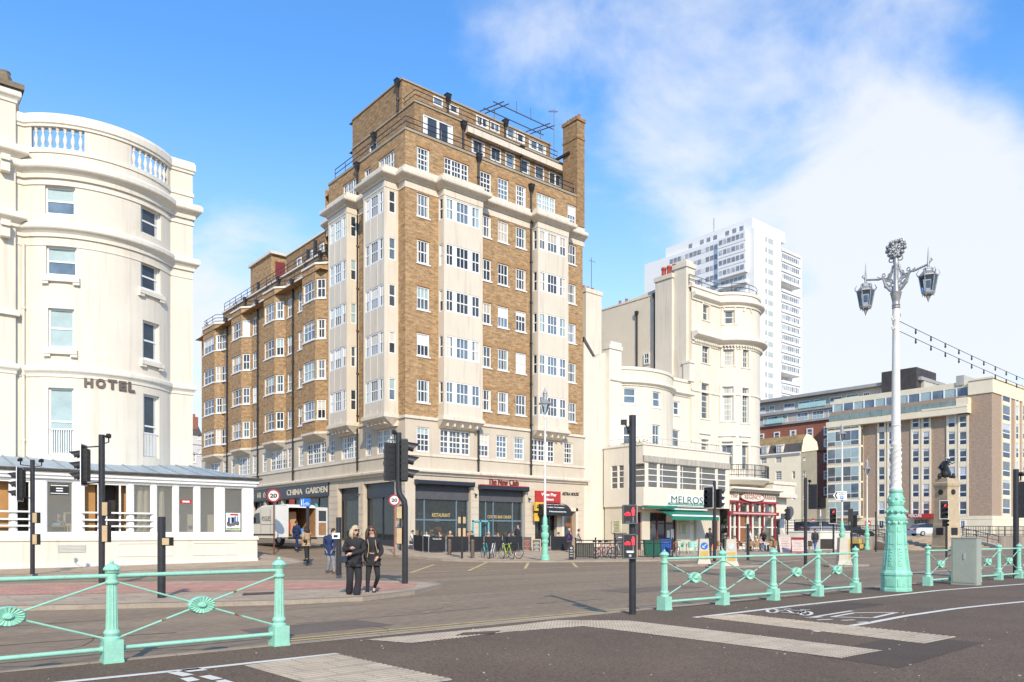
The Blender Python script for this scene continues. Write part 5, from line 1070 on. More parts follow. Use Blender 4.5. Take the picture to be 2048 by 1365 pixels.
# ================================================================== RED BRICK MANSION BLOCK
QU = 136.0; qv0, qv1 = on_u(1845, QU), on_u(1470, QU); QP = Path([(QU, qv1), (QU, qv0), (QU+16, qv0)]); zq = lambda y, px=1650: zat(y, QU, on_u(px, QU))
RM = thing('red_brick_mansion', 'long red brick mansion block with two pale balconied storeys added on top', 'mansion block', (QU, qv0, 0))
ZB1 = zat(848, QU, on_u(1560, QU)); ZTOP = zat(808, QU, on_u(1517, QU))
m = MB(); wall(m, QP, -1, ZB1); m.build('brick_wall', REDBRICK, RM)
st = (ZTOP-ZB1)/2.0
m = MB()
for k in range(2):
    z0 = ZB1+st*k; off = .0 if k == 0 else .6
    m.box(QU+off, QU+15, qv0, qv1, z0, z0+st*.98)
m.build('attic_storey', M('pale_panel', (.50, .46, .40), .7, .1, 1), RM)
m = MB(); m.box(QU-.6, QU+15, qv0-.1, qv1+.1, ZTOP, ZTOP+.55); m.box(QU-.5, QU+1, qv0, qv1, ZB1+st-.45, ZB1+st+.05); m.box(QU-.4, QU+.5, qv0, qv1, ZB1-.3, ZB1+.1); m.build('roof_slab', M('grey_slab', (.34, .33, .32), .8, .12, 1), RM)
v = qv1-1.2; i = 0
while v > qv0+4:
    for k in range(2):
        z0 = ZB1+st*k+.15; x = QU-.02 if k == 0 else QU+.58
        m = MB(); wd = 2.3 if (i+k) % 3 else 1.2
        m.box(x-.05, x, v-wd, v, z0, z0+st*.66)
        for t in range(4): pass
        o = m.build('attic_window', WHITE, RM); g = MB(); nn = 3
        for t in range(nn): a = v-wd+.1+(wd-.2)*t/nn; g.cur = rnd.choice([0, 0, 1]); g.quad((x-.07, a+wd/nn-.12, z0+.75), (x-.07, a, z0+.75), (x-.07, a, z0+st*.6), (x-.07, a+wd/nn-.12, z0+st*.6)); g.cur = 2; g.quad((x-.07, a+wd/nn-.12, z0+.08), (x-.07, a, z0+.08), (x-.07, a, z0+.65), (x-.07, a+wd/nn-.12, z0+.65))
        g.build('pane', [GLASSES[1], GLASSES[3], BLINDS[rnd.choice([0, 1, 2])]], o)
    v -= 3.1; i += 1
for px0, px1, k in ((1600, 1655, 1), (1535, 1570, 0), (1690, 1720, 1)): m = MB(); m.box(QU-.65, QU-.58, on_u(px1, QU), on_u(px0, QU), ZB1+st*k+.1, ZB1+st*k+1.0); m.build('glass_balustrade', M('mint_glass', (.38, .60, .58), .2, .1, 1), RM)
i = 0; v = qv1-2
while v > qv0+1:
    for k, (y0, y1) in enumerate(((852, 869), (876, 893), (905, 922), (940, 957), (972, 989))):
        z0, z1 = zat(y1, QU, 72), zat(y0, QU, 72); fr = QP.frame(qv1-v, qv1-v+1.1); window(RM, QP, (qv1-v, qv1-v+1.3, z0-.2, z1-.2), rec=-.08, fw=.2, cols=(1,), rows=2, blind=0, sill=True, name='sash_window', glass=1)
    v -= 3.4; i += 1
m = MB()
for px in (1527, 1549, 1620): v = on_u(px, QU); 
for px in (1512, ): v = on_u(px, QU-4); m.box(QU-5, QU-4, v-.8, v+.8, 10, zat(780, QU-4.5, v)); 
for i in range(9): m.box(QU-5.03, QU-3.97, v-.83, v+.83, 13+i*1.7, 13.7+i*1.7) if False else None
m.build('chimney', REDBRICK, RM)
m = MB(); v = on_u(1512, QU-4)
for i in range(12): m.box(QU-5.05, QU-3.95, v-.85, v+.85, 12+i*1.45, 12.45+i*1.45)
m.build('chimney_band', CREAM_TRIM, RM)
m = MB(); sweep(m, QP, band(zat(902, QU, 72), zat(896, QU, 72), .6)); m.build('stone_cornice', M('dark_cornice', (.24, .13, .09), .8, .2, 2), RM)
m = MB(); m.box(QU-9, QU-1, on_u(1658, QU-8), on_u(1628, QU-8), -1, zat(1000, QU-8, 75)); m.cur = 1; m.box(QU-9.2, QU-9, on_u(1658, QU-8), on_u(1628, QU-8), zat(1018, QU-8, 75), zat(1000, QU-8, 75)+.1); m.build('rear_annexe', [M('grey_and_shade_render', (.33, .31, .25)), BLACKIRON], RM)
# ================================================================== MODERN HOTEL on the square
EU, EV = 128.8, 41.8; EP = Path([(EU, on_u(1659, EU)), (EU, EV), (EU+40, EV)])
MH = thing('modern_hotel', 'tan brick modern hotel with blue spandrel window strips and red entrance canopy', 'hotel', (EU, EV, 0))
MCREAM = M('painted_concrete', (.78, .68, .50), .75, .05, 1, fine=(15, .04)); SPAN = M('blue_spandrel', (.035, .055, .10), .35, .15, 2, spec=.5)
ze = lambda y, px: zat(y, EU, on_u(px, EU))
ZG = ze(1034, 1860); ZSL = ze(824, 1860); ZSB = ze(836, 1860); ZPH = ze(783, 1860); ZC = ze(757, 1984)
m = MB(); wall(m, EP, -1, ZSB+2.8, []); m.build('brick_wall', TANBRICK, MH)
m = MB(); sweep(m, EP, band(ZG-.5, ZG, .12)); sweep(m, EP, band(-1, ZG-.5, .08)); m.build('base_storey', MCREAM, MH)
vN, vB = on_u(1665, EU), on_u(1938, EU); vR = on_u(1985, EU)
m = MB(); m.box(EU-1.3, EU+12, vB-.2, on_u(1664, EU)+.4, ZSB, ZSL); m.box(EU-1.35, EU-1.2, vB-.2, on_u(1850, EU), ZSL, ZSL+.3); m.box(EU+.7, EU+12, vB, on_u(1664, EU), ZPH, ZPH+.9); m.box(EU-1.2, EU+1, vB-.3, vB+1.4, ZSB, ZSL+1.4); m.build('terrace_slab', MCREAM, MH)
m = MB(); m.box(EU-.15, EU+14, EV-.15, vB+.1, ZSB+2.8, ZC); m.box(EU-.3, EU+16, EV-.3, EV+3, ZC, ZC+.25); m.build('corner_parapet', MCREAM, MH)
m = MB(); m.box(EU+.5, EU+18, EV+4, vB+2, ZC-.3, ZC+1.2); m.build('roof', M('pale_roof', (.42, .40, .37), .8, .1, 1), MH)
m = MB(); u_, px0, px1 = EU+6, 1763, 1853; m.box(u_, u_+8, on_u(px1-20, u_), on_u(px0, u_), ZPH, zat(744, u_, on_u(1800, u_))+.4); m.build('lift_housing', M('dark_cladding', (.055, .045, .042), .6, .3, .8), MH)
m = MB()
k = 0; v = on_u(1668, EU+.9)
while v > vB+1.2:
    m.cur = k % 2; m.quad((EU+.75, v, ZSL+.1), (EU+.75, v-1.65, ZSL+.1), (EU+.75, v-1.65, ZPH), (EU+.75, v, ZPH)); v -= 1.8; k += 1
m.build('penthouse_glazing', [BLINDS[2], GLASSES[3]], MH)
m = MB(); v = on_u(1668, EU+.9)
while v > vB+1.2: m.box(EU+.62, EU+.8, v-.03, v+.12, ZSL, ZPH); v -= 1.8
m.build('penthouse_mullions', WHITE, MH)
m = MB(); m.box(EU-1.1, EU-1.05, vB+1, vN, ZSL+.1, ZSL+1.1); v = vN
while v > vB+1: m.box(EU-1.15, EU-1.02, v-.05, v+.05, ZSL, ZSL+1.15); v -= 1.8
m.build('glass_balustrade', M('green_tint_glass', (.22, .28, .26), .15, .2, 1), MH)
rows = [829, 863.5, 898, 934, 968, 1003]
def strip_col(x0, x1, ys, hh, path=EP, z_at=None):
    a0, a1 = path.a(x0), path.a(x1); q = path.xy((a0+a1)/2); fr = path.frame(a0, a1); w_ = fr.len; zt = lambda y: zat(y, q.x, q.y)
    m = MB(); top = zt(ys[0])+.4; bot = ZG; m.fbox(fr, -.22, 0, bot, top, -.05, .16); m.fbox(fr, w_, w_+.22, bot, top, -.05, .16)
    for i, y in enumerate(ys): z1, z0 = zt(y), zt(y+hh); nz = zt(ys[i+1]) if i+1 < len(ys) else bot; m.fbox(fr, 0, w_, nz, z0, -.05, .14)
    m.build('window_surround', MCREAM, MH)
    for i, y in enumerate(ys):
        z1, z0 = zt(y), zt(y+hh); zm = z0+(z1-z0)*.38; m = MB(); f = .1
        m.fbox(fr, 0, f, z0, z1, .0, .1); m.fbox(fr, w_-f, w_, z0, z1, .0, .1); m.fbox(fr, f, w_-f, zm-.12, zm+.02, .0, .1); m.fbox(fr, f, w_-f, z1-f, z1, .0, .1); o = m.build('hotel_window', WHITE, MH)
        g = MB(); P = fr.P; bl = rnd.choice([0, .0, .3, .65, 1]); zb = z1-(z1-zm)*bl
        g.quad(P(0, zm, .04), P(w_, zm, .04), P(w_, zb, .04), P(0, zb, .04)) if bl < 1 else None; g.cur = 1
        if bl: g.quad(P(0, zb, .04), P(w_, zb, .04), P(w_, z1, .04), P(0, z1, .04))
        g.cur = 2; g.quad(P(0, z0, .05), P(w_, z0, .05), P(w_, zm, .05), P(0, zm, .05)); g.build('pane', [GLASSES[1], M('net_blind', (.50, .54, .58), .4, .1, 2, spec=.5), SPAN], o)
for x0, x1 in ((1757.5, 1770), (1777.5, 1790), (1825, 1838.5), (1846, 1859.5), (1896.5, 1911), (1919, 1934)): strip_col(x0, x1, rows, 25.5)
strip_col(2003.5, 2019, [774, 811.5, 848, 885.5, 923, 960.5, 997.5], 30)
for x in (2030, 2044): strip_col(x, x+6, [774, 811.5, 848, 885.5, 923, 960.5, 997.5], 30)
m = MB(); m.box(EU-.2, EU+14, EV-.2, on_u(2001, EU), ZG, ZC); 
f_ = Path([(EU, on_u(2001, EU)), (EU, EV)])
# glazed stack at the left-hand end
g0, g1 = on_u(1660, EU), on_u(1721, EU-1); m = MB(); m.box(EU-1.1, EU, g1, g0, ZG, ZSB); m.build('glazed_bay', MCREAM, MH)
for i, y in enumerate(rows):
    z1, z0 = ze(y, 1690), ze(y+30, 1690); z1 = min(z1, ZSB-.3); zm = z0+(z1-z0)*.33; m = MB(); x = EU-1.1; n = 4; wd = g0-g1
    m.box(x-.06, x, g1+.1, g0-.1, z0, z1); o = m.build('bay_glazing', WHITE, MH); g = MB()
    for t in range(n):
        a, b = g0-.25-(wd-.4)*t/n, g0-.15-(wd-.4)*(t+1)/n; c = rnd.choice([0, 1, 2, 2])
        g.cur = c; g.quad((x-.08, a, zm+.08), (x-.08, b, zm+.08), (x-.08, b, z1-.1), (x-.08, a, z1-.1)); g.cur = rnd.choice([0, 2]); g.quad((x-.08, a, z0+.1), (x-.08, b, z0+.1), (x-.08, b, zm-.05), (x-.08, a, zm-.05))
    g.build('pane', [GLASSES[1], GLASSES[3], BLINDS[2]], o)
    m = MB(); m.box(EU-.8, EU-.25, g1-.06, g1, z0, z1); m.build('bay_side_pane', GLASSES[1], MH)
# entrance, canopy, steps
cu = EU-3; c0, c1 = on_u(1813, cu), on_u(1872, cu); zc0, zc1 = zat(1036, cu, c1), zat(1030, cu, c1)
m = MB(); m.box(cu, EU, c1, c0, zc0, zc1+.2); cp = m.build('entrance_canopy', REDSIGN, MH); frE = Frame((cu, c0), (cu, c1)); text('canopy_lettering', 'MERCURE', frE, (c0-c1)*.08, zc0+.12, (c0-c1)*.44, .5, WHITE, cp, .03, .02, .02)
fE = Path([(EU-.12, c0+3), (EU-.12, c1-3)]); d0, d1 = on_u(1830, EU), on_u(1857, EU); m = MB(); zb_ = ze(1064, 1845)
m.box(EU-.2, EU-.1, d1, d0, zb_, ze(1040, 1845)); o = m.build('entrance_door', GLASSES[2], MH); m = MB()
for t in (0, .25, .5, .75, 1): v = d0+(d1-d0)*t; m.box(EU-.26, EU-.2, v-.05, v+.05, zb_, ze(1040, 1845))
m.build('door_frame', GREY, o)
for x0, x1 in ((1757, 1770), (1920, 1932)): window(MH, Path([(EU-.1, EP.p[0].y), (EU-.1, EV)]), (EP.p[0].y-on_u(x0, EU), EP.p[0].y-on_u(x1, EU), ze(1058, x0), ze(1041, x0)), rec=0, cols=(2,), rows=1, fw=.12, blind=0, name='base_window')
# ================================================================== WHITE TOWER
TU, TV = 194.6, 123.6; tv2 = on_u(1289, TU); tu2 = on_v(1601, TV)
TW = thing('white_tower_block', 'very tall white residential tower far behind the terrace', 'tower block', (TU, TV, 0))
TWM = M('tower_white', (.80, .79, .77), .7, .03, .05); zt_ = lambda y: zat(y, TU, TV); ZTT = zt_(432); st = (zt_(447)-zt_(1060))/29
um = on_v(1562, TV); TG = [pane('tower_glass', (.25, .265, .285), .2), pane('tower_glass_pale', (.42, .44, .45), .2)]
m = MB(); m.box(TU, um, TV, tv2, -1, ZTT-3.2); m.box(um, tu2+8, TV+4, tv2, -1, ZTT-3.5); m.box(TU+.8, um+4, TV+1, tv2-8, ZTT-3.2, ZTT); m.box(TU+2, um, tv2-8, tv2, ZTT-5.5, ZTT-4.5); m.build('tower_body', TWM, TW)
vS = on_u(1440, TU); 
for k in range(26):
    z = ZTT-6-st*k
    if z < 24: break
    # long face: projecting bay near the corner and continuous strips further back
    m = MB(); 
    if k not in (4, 5): m.box(TU-1.2, TU, TV+2.0, vS, z-.5, z+st-.65)
    else: m.box(TU-1.2, TU, TV+2.0, vS, z-.5, z+.35)
    o = m.build('bay_storey', TWM, TW) if True else None
    g = MB(); v = TV+2.6
    while v < vS-1: g.cur = rnd.choice([0, 0, 1]); g.box(TU-1.26, TU-1.2, v, v+1.15, z+.35, z+1.7) if k not in (4, 5) else g.box(TU-.1, TU-.02, v, v+1.15, z+.35, z+1.9); v += 1.45
    g.build('bay_window_strip', TG, o)
    g = MB(); v = vS+.8
    while v < tv2-11:
        g.cur = 2 if (v-vS) % 6.5 > 5.3 else rnd.choice([0, 0, 1]); g.box(TU-.06, TU-.02, v, v+1.25, z+.2, z+1.6); v += 1.5
    g.build('window_strip', TG+[BLINDS[1]], TW)
    g = MB()
    for px0, px1, dz in ((1531, 1533, .9), (1536.5, 1546, 0)): u0, u1 = on_v(px0, TV), on_v(px1, TV); g.cur = 0 if px0 == 1531 else 1; g.box(u0, u1, TV-.05, TV-.01, z+.1, z+1.5)
    g.build('end_window', [TG[0], M('tower_pane', (.46, .50, .47), .3)], TW)
    m = MB(); zz = z; full = k not in (0, 20, 21, 22) and k % 9 != 4
    m.box(um+.3, tu2, TV-.3, TV+4, zz-.55, zz+.25)
    if full: m.box(um+.3, tu2, TV, TV+4, zz+.25, zz+st-.5)
    o = m.build('balcony_storey', TWM, TW); g = MB()
    u = um+.6
    while u < tu2-.6: g.cur = rnd.choice([0, 0, 1]); g.box(u, u+.75, TV-.08, TV-.01, zz+.35, zz+1.85) if full else g.box(u, u+.75, TV+3.8, TV+3.95, zz+.35, zz+1.85); u += 1.1
    v = TV+.5
    g.build('balcony_glazing', TG, o)
g = MB(); v = TV+4
while v < tv2-16: g.box(TU+.75, TU+.79, v, v+1.3, ZTT-2.6, ZTT-1.3); g.build('top_storey_window', TG[0], TW); g = MB(); v += 2.4 if int(v) % 3 else 4.2
m = MB(); v = on_u(1428, TU+4); m.tube([(TU+4, v, ZTT), (TU+4, v, ZTT+5.5)], .22, 6); m.tube([(TU+3.6, v, ZTT+1.5), (TU+4.4, v, ZTT+4)], .1, 5); m.box(TU+2, TU+4, tv2-5, tv2-3.2, ZTT-4.5, ZTT-2.2); m.build('roof_mast', GREY, TW)
g = MB()
for k in range(8): g.box(TU-.06, TU-.02, tv2-3.6, tv2-2.9, ZTT-14-k*7.6, ZTT-12.6-k*7.6)
g.build('stair_window', GLASSES[0], TW)
# ================================================================== small house up the side street
BU = on_v(405, 100); HB_ = thing('side_street_house', 'small pale house with slate roof glimpsed up the side street', 'house', (BU, 100, 2))
bp = Path([(BU-16, 100), (BU, 100), (BU+.1, 120)]); zb_ = lambda y: zat(y, BU, 100)
hs = [bp.rect(386, 392, 905, 925), bp.rect(386, 392, 935, 950), bp.rect(396, 401, 870, 880), bp.rect(395, 401, 900, 912)]
m = MB(); wall(m, bp, 0, zb_(872), hs); m.build('wall', M('lilac_white', (.62, .60, .60), .8, .05, 1), HB_)
for r in hs: window(HB_, bp, r, cols=(2,), rows=2, fw=.1, blind=0)
m = MB(); m.hexa([(BU-16, 99.9, zb_(872)), (BU, 99.9, zb_(872)), (BU, 110, zb_(872)), (BU-16, 110, zb_(872)), (BU-16, 102, zb_(845)), (BU, 102, zb_(845)), (BU, 110, zb_(845)), (BU-16, 110, zb_(845))]); m.build('roof', SLATE, HB_)
m = MB(); m.box(BU-1.9, BU-.2, 101, 102.2, zb_(860), zb_(833)); m.box(BU-1.5, BU-.5, 101.2, 102, zb_(833), zb_(827)); m.build('chimney', REDBRICK, HB_)
m = MB(); m.box(BU-10, BU, 98.6, 98.7, zb_(893), zb_(880)-.9); m.build('balcony', BLACKIRON, HB_)
# ================================================================== promenade railings
def post_mb(m, c):
    x, y, z = c; m.box(x-.098, x+.098, y-.098, y+.098, z, z+.25); m.box(x-.104, x+.104, y-.104, y+.104, z, z+.03); m.lathe((x, y, z), [(.088, .25), (.088, .27), (.07, .29), (.086, .32), (.086, .335), (.07, .36)], 16)
    m.lathe((x, y, z), [(.064, .36), (.053, .86)], 24, flute=.13)
    m.lathe((x, y, z), [(.058, .86), (.07, .875), (.07, .89), (.054, .91), (.054, .98), (.072, .995), (.054, 1.01)], 16); m.lathe((x, y, z), [(.06, 1.0), (.088, 1.02), (.09, 1.035), (.066, 1.07), (.03, 1.09)], 24, flute=.09); m.ball((x, y, z+1.105), .022, 8)
def railing_run(label, us, v_of):
    P0 = [(u, v_of(u), 0) for u in us]; r = thing('promenade_railing', label, 'railing', P0[0], 0, 'mint railings along the promenade kerb')
    for p in P0: m = MB(); post_mb(m, p); m.build('post', MINT, r, True)
    for a, b in zip(P0, P0[1:]):
        A, B = Vector(a), Vector(b); t = (B-A).normalized(); Z_ = Vector((0, 0, 1)); mid = (A+B)/2
        m = MB(); m.tube([A+t*.05+Z_*.955, B-t*.05+Z_*.955], .024, 10); m.build('top_rail', MINT, r, True)
        m = MB(); m.tube([A+t*.09+Z_*.15, B-t*.09+Z_*.15], .025, 10); m.tube([A+t*.09+Z_*.15, A+t*.125+Z_*.15], .036, 10); m.tube([B-t*.125+Z_*.15, B-t*.09+Z_*.15], .036, 10); m.build('bottom_rail', MINT, r, True)
        c = mid+Z_*.575; n = Vector((t.y, -t.x, 0)); m = MB()
        for e, s in ((A+t*.05, -1), (B-t*.05, 1)):
            for z, q in ((.885, 1), (.26, -1)): m.tube([e+Z_*z, c+t*(.13*s)+Z_*(.045*q)], .0115, 8)
        m.cur = 1
        for k in range(4):
            if rnd.random() < .6: e, s_ = ((A+t*.05, -1), (B-t*.05, 1))[k % 2]; q = (1, -1)[k//2]; p0, p1 = e+Z_*(.885 if q > 0 else .26), c+t*(.13*s_)+Z_*(.045*q); k0 = rnd.uniform(.1, .85); m.tube([p0.lerp(p1, k0), p0.lerp(p1, k0+rnd.uniform(.03, .13))], .0122, 8)
        br = m.build('cross_brace', [MINT, M('rust_patch', (.20, .10, .035), .85, .35, 30, .3, stain=((.34, .52, .38), 22, .52))], r, True)
        for s in (1, -1):
            m = MB(); nn = 40
            V = []; prof = [(1, 0), (1, .028), (.92, .045), (.35, .028), (.33, .05), (.18, .07)]
            for k, (q, d) in enumerate(prof):
                for i in range(nn):
                    a_ = 2*PI*i/nn; f = 1-.05*(i % 2)*(1 if k in (1, 2) else 0); V.append(c+t*(.16*q*f*math.cos(a_))+Z_*(.105*q*f*math.sin(a_))+n*(s*(d+(.012*(i % 2) if k in (2, 3) else 0))))
            m.add(V, [(i+k*nn, (i+1) % nn+k*nn, (i+1) % nn+(k+1)*nn, i+(k+1)*nn) for k in range(len(prof)-1) for i in range(nn)]+[tuple(range((len(prof)-1)*nn, len(prof)*nn))]); m.build('rosette', MINT, br, True)
    return r
railing_run('nearest run of mint green railing with fluted posts at the bottom left', [.18, 2.13, 4.08], lambda u: 9.38+.025*(u-2))
railing_run('middle run of mint green railing, left of the big ornate lamp post', [11.46, 13.19, 14.93, 16.65, 18.3], lambda u: 9.17-.044*(u-11.46))
railing_run('far run of mint green railing half hidden by the grey cabinet', [22.3, 23.8, 25.3, 26.8, 28.3, 29.8], lambda u: 8.8-.065*(u-22.3))
# ================================================================== the big ornate lamp
LB_ = gp(1792, 1182); LK = dep(*LB_)/FPX
OL = thing('ornate_lamp_post', 'big ornate lamp post with mint base, white column and twin lanterns', 'lamp post', (LB_[0], LB_[1], 0))
lz = lambda y: (1182-y)*LK
m = MB(); c8 = (LB_[0], LB_[1], 0); r8 = PI/8
m.lathe(c8, [(.36, 0), (.36, .06), (.345, .08), (.345, lz(1152)), (.365, lz(1150)), (.365, lz(1146)), (.32, lz(1140)), (.29, lz(1119)), (.255, lz(1093)), (.236, lz(1068)), (.228, lz(1051)), (.235, lz(1049)), (.245, lz(1047)), (.23, lz(1043))], 8, rot=r8)
for k in range(8):   # raised panels and relief
    a = 2*PI*k/8+PI/4; n_ = Vector((math.cos(a), math.sin(a), 0)); t_ = Vector((-n_.y, n_.x, 0))
    def pan(z0, z1, ra, rb2, w0, w1, d):
        q = [Vector(c8)+n_*(ra+o)+t_*(s*w0)+Vector((0, 0, z0)) for o in (0, d) for s in (-1, 1)]; p_ = [Vector(c8)+n_*(rb2+o)+t_*(s*w1)+Vector((0, 0, z1)) for o in (0, d) for s in (-1, 1)]
        m.hexa([q[0], q[1], q[3], q[2], p_[0], p_[1], p_[3], p_[2]])
    ap_ = math.cos(PI/8)
    pan(.12, lz(1157), .345*ap_-.005, .345*ap_-.005, .09, .09, .018)
    pan(lz(1138), lz(1096), .312*ap_, .258*ap_, .075, .058, .012); pan(lz(1132), lz(1100), .308*ap_+.008, .262*ap_+.008, .045, .034, .014)
    pan(lz(1089), lz(1070), .25*ap_, .232*ap_, .055, .05, .014); pan(lz(1064), lz(1054), .233*ap_, .23*ap_, .055, .055, .012)
    for j in range(6): z = lz(1128-j*6); m.ball(Vector(c8)+n_*(.318-.0072*j*1.0-.018)*1.0*ap_/ap_+t_*(.012*(-1)**j)+Vector((0, 0, z)), .018, 6)
m.build('base', MINT_LAMP, OL)
m = MB(); c = c8
m.lathe(c, [(.225, lz(21+1022)), (.245, lz(21+1019)), (.245, lz(21+1014)), (.21, lz(21+1011)), (.20, lz(21+1007)), (.235, lz(21+1004)), (.24, lz(21+1001)), (.19, lz(21+996)), (.165, lz(21+992)), (.185, lz(21+989)), (.19, lz(21+984)), (.17, lz(21+972)), (.15, lz(21+968)), (.145, lz(21+966)), (.165, lz(21+963)), (.165, lz(21+961)), (.14, lz(21+960))], 20)
for k in range(12):
    a = 2*PI*k/12; m.ball((c[0]+.235*math.cos(a), c[1]+.235*math.sin(a), lz(21+1003)), .04, 6); m.ball((c[0]+.238*math.cos(a+.2), c[1]+.238*math.sin(a+.2), lz(21+1024)), .035, 6)
    m.ball((c[0]+.178*math.cos(a), c[1]+.178*math.sin(a), lz(21+983-6*(k % 2))), .035, 6)
m.build('base_urn', MINT_LAMP, OL, True)
m = MB(); m.lathe(c, [(.14, lz(981)), (.15, lz(978)), (.13, lz(976)), (.125, lz(973)), (.115, lz(893)), (.125, lz(891)), (.125, lz(888)), (.112, lz(886)), (.108, lz(883)), (.10, lz(800)), (.088, lz(700)), (.082, lz(640)), (.095, lz(636)), (.095, lz(632)), (.082, lz(630)), (.082, lz(618))], 16)
for s in range(3):   # spiral relief on the lower column
    m.tube([(c[0]+.122*math.cos(t*.55+s*2.1), c[1]+.122*math.sin(t*.55+s*2.1), lz(970)+(lz(896)-lz(970))*t/24) for t in range(25)], .018, 5)
m.lathe(c, [(.114, lz(880)), (.104, lz(852))], 24, flute=.09); m.ring((c[0], c[1], lz(852)), .105, .016, (0, 0, 1), 16, 6)
m.build('column', LAMPWHITE, OL, True)
m = MB(); m.lathe(c, [(.085, lz(618)), (.10, lz(616)), (.085, lz(613)), (.10, lz(611)), (.085, lz(608)), (.09, lz(603)), (.13, lz(588)), (.14, lz(586)), (.085, lz(584)), (.06, lz(572)), (.055, lz(530)), (.07, lz(526)), (.05, lz(522)), (.05, lz(515))], 14)
AR = .76; zl = lz(545)
for s in (1, -1):
    y0 = c[1]
    P_ = lambda r, z: (c[0], y0+s*r, z)
    m.tube([P_(.08, lz(583)), P_(.16, lz(577)), P_(.25, lz(567)), P_(.29, lz(556)), P_(.34, lz(550)), P_(.42, lz(551)), P_(AR, zl)], [.035, .04, .04, .035, .03, .028, .024], 7)
    m.tube([P_(.07, lz(530)), P_(.12, lz(545)), P_(.22, lz(553)), P_(.36, lz(551)), P_(.46, lz(545))], [.025, .025, .022, .02, .012], 6)
    for r, z, R_ in ((.17, 562, .085), (.13, 574, .05), (.23, 568, .05), (.15, 548, .045), (.11, 518, .06), (.12, 510, .04), (.30, 545, .04), (.2, 556, .04)): m.ring(P_(r, lz(z)), R_, .016, (1, 0, 0), 12, 5)
    m.tube([P_(.08, lz(540)), P_(.14, lz(556)), P_(.12, lz(570)), P_(.05, lz(578))], .018, 5); m.tube([P_(.06, lz(566)), P_(.18, lz(560)), P_(.26, lz(558))], .014, 5)
    m.tube([P_(AR, zl-.02), P_(AR+.04, zl+.05), P_(AR+.09, zl+.09), P_(AR+.06, zl+.13)], .018, 6)
for z, r in ((513, .10), (507, .17), (499, .21), (491, .21), (484, .13)):
    for k in range(6): a = 2*PI*k/6+z; m.ball((c[0]+r*math.cos(a)*.5, c[1]+r*math.sin(a), lz(z)), .042, 6); m.ring((c[0], c[1]+r*math.sin(a), lz(z)), .05, .012, (1, 0, 0), 8, 4)
m.tube([(c[0], c[1], lz(515)), (c[0], c[1], lz(480))], .03, 6); m.build('scrolled_bracket', SILVER, OL, True)
for s in (1, -1):
    lc = (c[0], c[1]+s*AR, zl); m = MB(); KL = 1.2
    m.tube([(lc[0], lc[1], zl-.10), (lc[0], lc[1], zl+.03), (lc[0], lc[1], zl+.42)], [.03, .028, .006], 6)
    m.lathe(lc, [(.02, -.06), (.11, -.10), (.12, -.13), (.11, -.14), (.115, -.17), (.13, -.18), (.19, -.25), (.222, -.27), (.222, -.30), (.205, -.31)], 6)
    for k in range(6):
        a = 2*PI*k/6; u_, v_ = math.cos(a), math.sin(a)
        m.tube([(lc[0]+.205*u_, lc[1]+.205*v_, zl-.30), (lc[0]+.14*u_, lc[1]+.14*v_, zl-.68)], .013, 5); m.tube([(lc[0]+.222*u_, lc[1]+.222*v_, zl-.28), (lc[0]+.255*u_, lc[1]+.255*v_, zl-.22), (lc[0]+.205*u_, lc[1]+.205*v_, zl-.12)], [.018, .014, .005], 5); m.tube([(lc[0]+.12*u_, lc[1]+.12*v_, zl-.68), (lc[0]+.125*u_, lc[1]+.125*v_, zl-.78)], [.014, .005], 5)
    m.lathe(lc, [(.12, -.74), (.15, -.70), (.15, -.67), (.14, -.66)], 6); m.lathe(lc, [(.004, -.92), (.03, -.84), (.05, -.78), (.12, -.74)], 6); o = m.build('lantern', SILVER, OL, True)
    g = MB(); g.lathe(lc, [(.137, -.67), (.20, -.31)], 6); g.build('lantern_glass', LANTERN, o); g = MB(); g.lathe(lc, [(.05, -.56), (.055, -.4)], 8); g.build('lamp_bulb', M('bulb_white', (.55, .57, .6), .4), o)
m = MB()
for z, s in ((lz(628), 1), (lz(640), -1), (lz(656), 1), (lz(658), -1)): m.tube([(c[0]+.05*s, c[1], z), (c[0]+.17*s, c[1], z)], .025, 6); m.ring((c[0]+.19*s, c[1], z), .045, .016, (0, 1, 0), 10, 5)
m.build('cable_hook', LAMPWHITE, OL)
# festoon cables to the next lamp along
for z0, z1, lab in ((lz(640), lz(640), 'upper festoon cable of dark bulbs running right from the ornate lamp'), (lz(660), lz(660), 'lower festoon cable of dark bulbs running right from the ornate lamp')):
    t = thing('festoon_cable', lab, 'string lights', (c[0]+.2, c[1], z0), 0, 'festoon cables from the ornate lamp'); n = 60; LNG = 34; pts = []
    for i in range(n+1): x = i/n; pts.append((c[0]+.2+LNG*x, c[1], z0-.42*4*x*(1-x)*.78))
    m = MB(); m.tube(pts, .008, 5); m.build('cable', BLACKIRON, t)
    for i in range(1, 34):
        x = i*.028; q = (c[0]+.2+LNG*x, c[1], z0-.42*4*x*(1-x)*.78); m = MB(); m.lathe((q[0], q[1], q[2]-.13), [(.01, 0), (.025, .03), (.024, .06), (.014, .08), (.02, .085), (.02, .135)], 6); m.build('bulb', BLACKIRON, t)
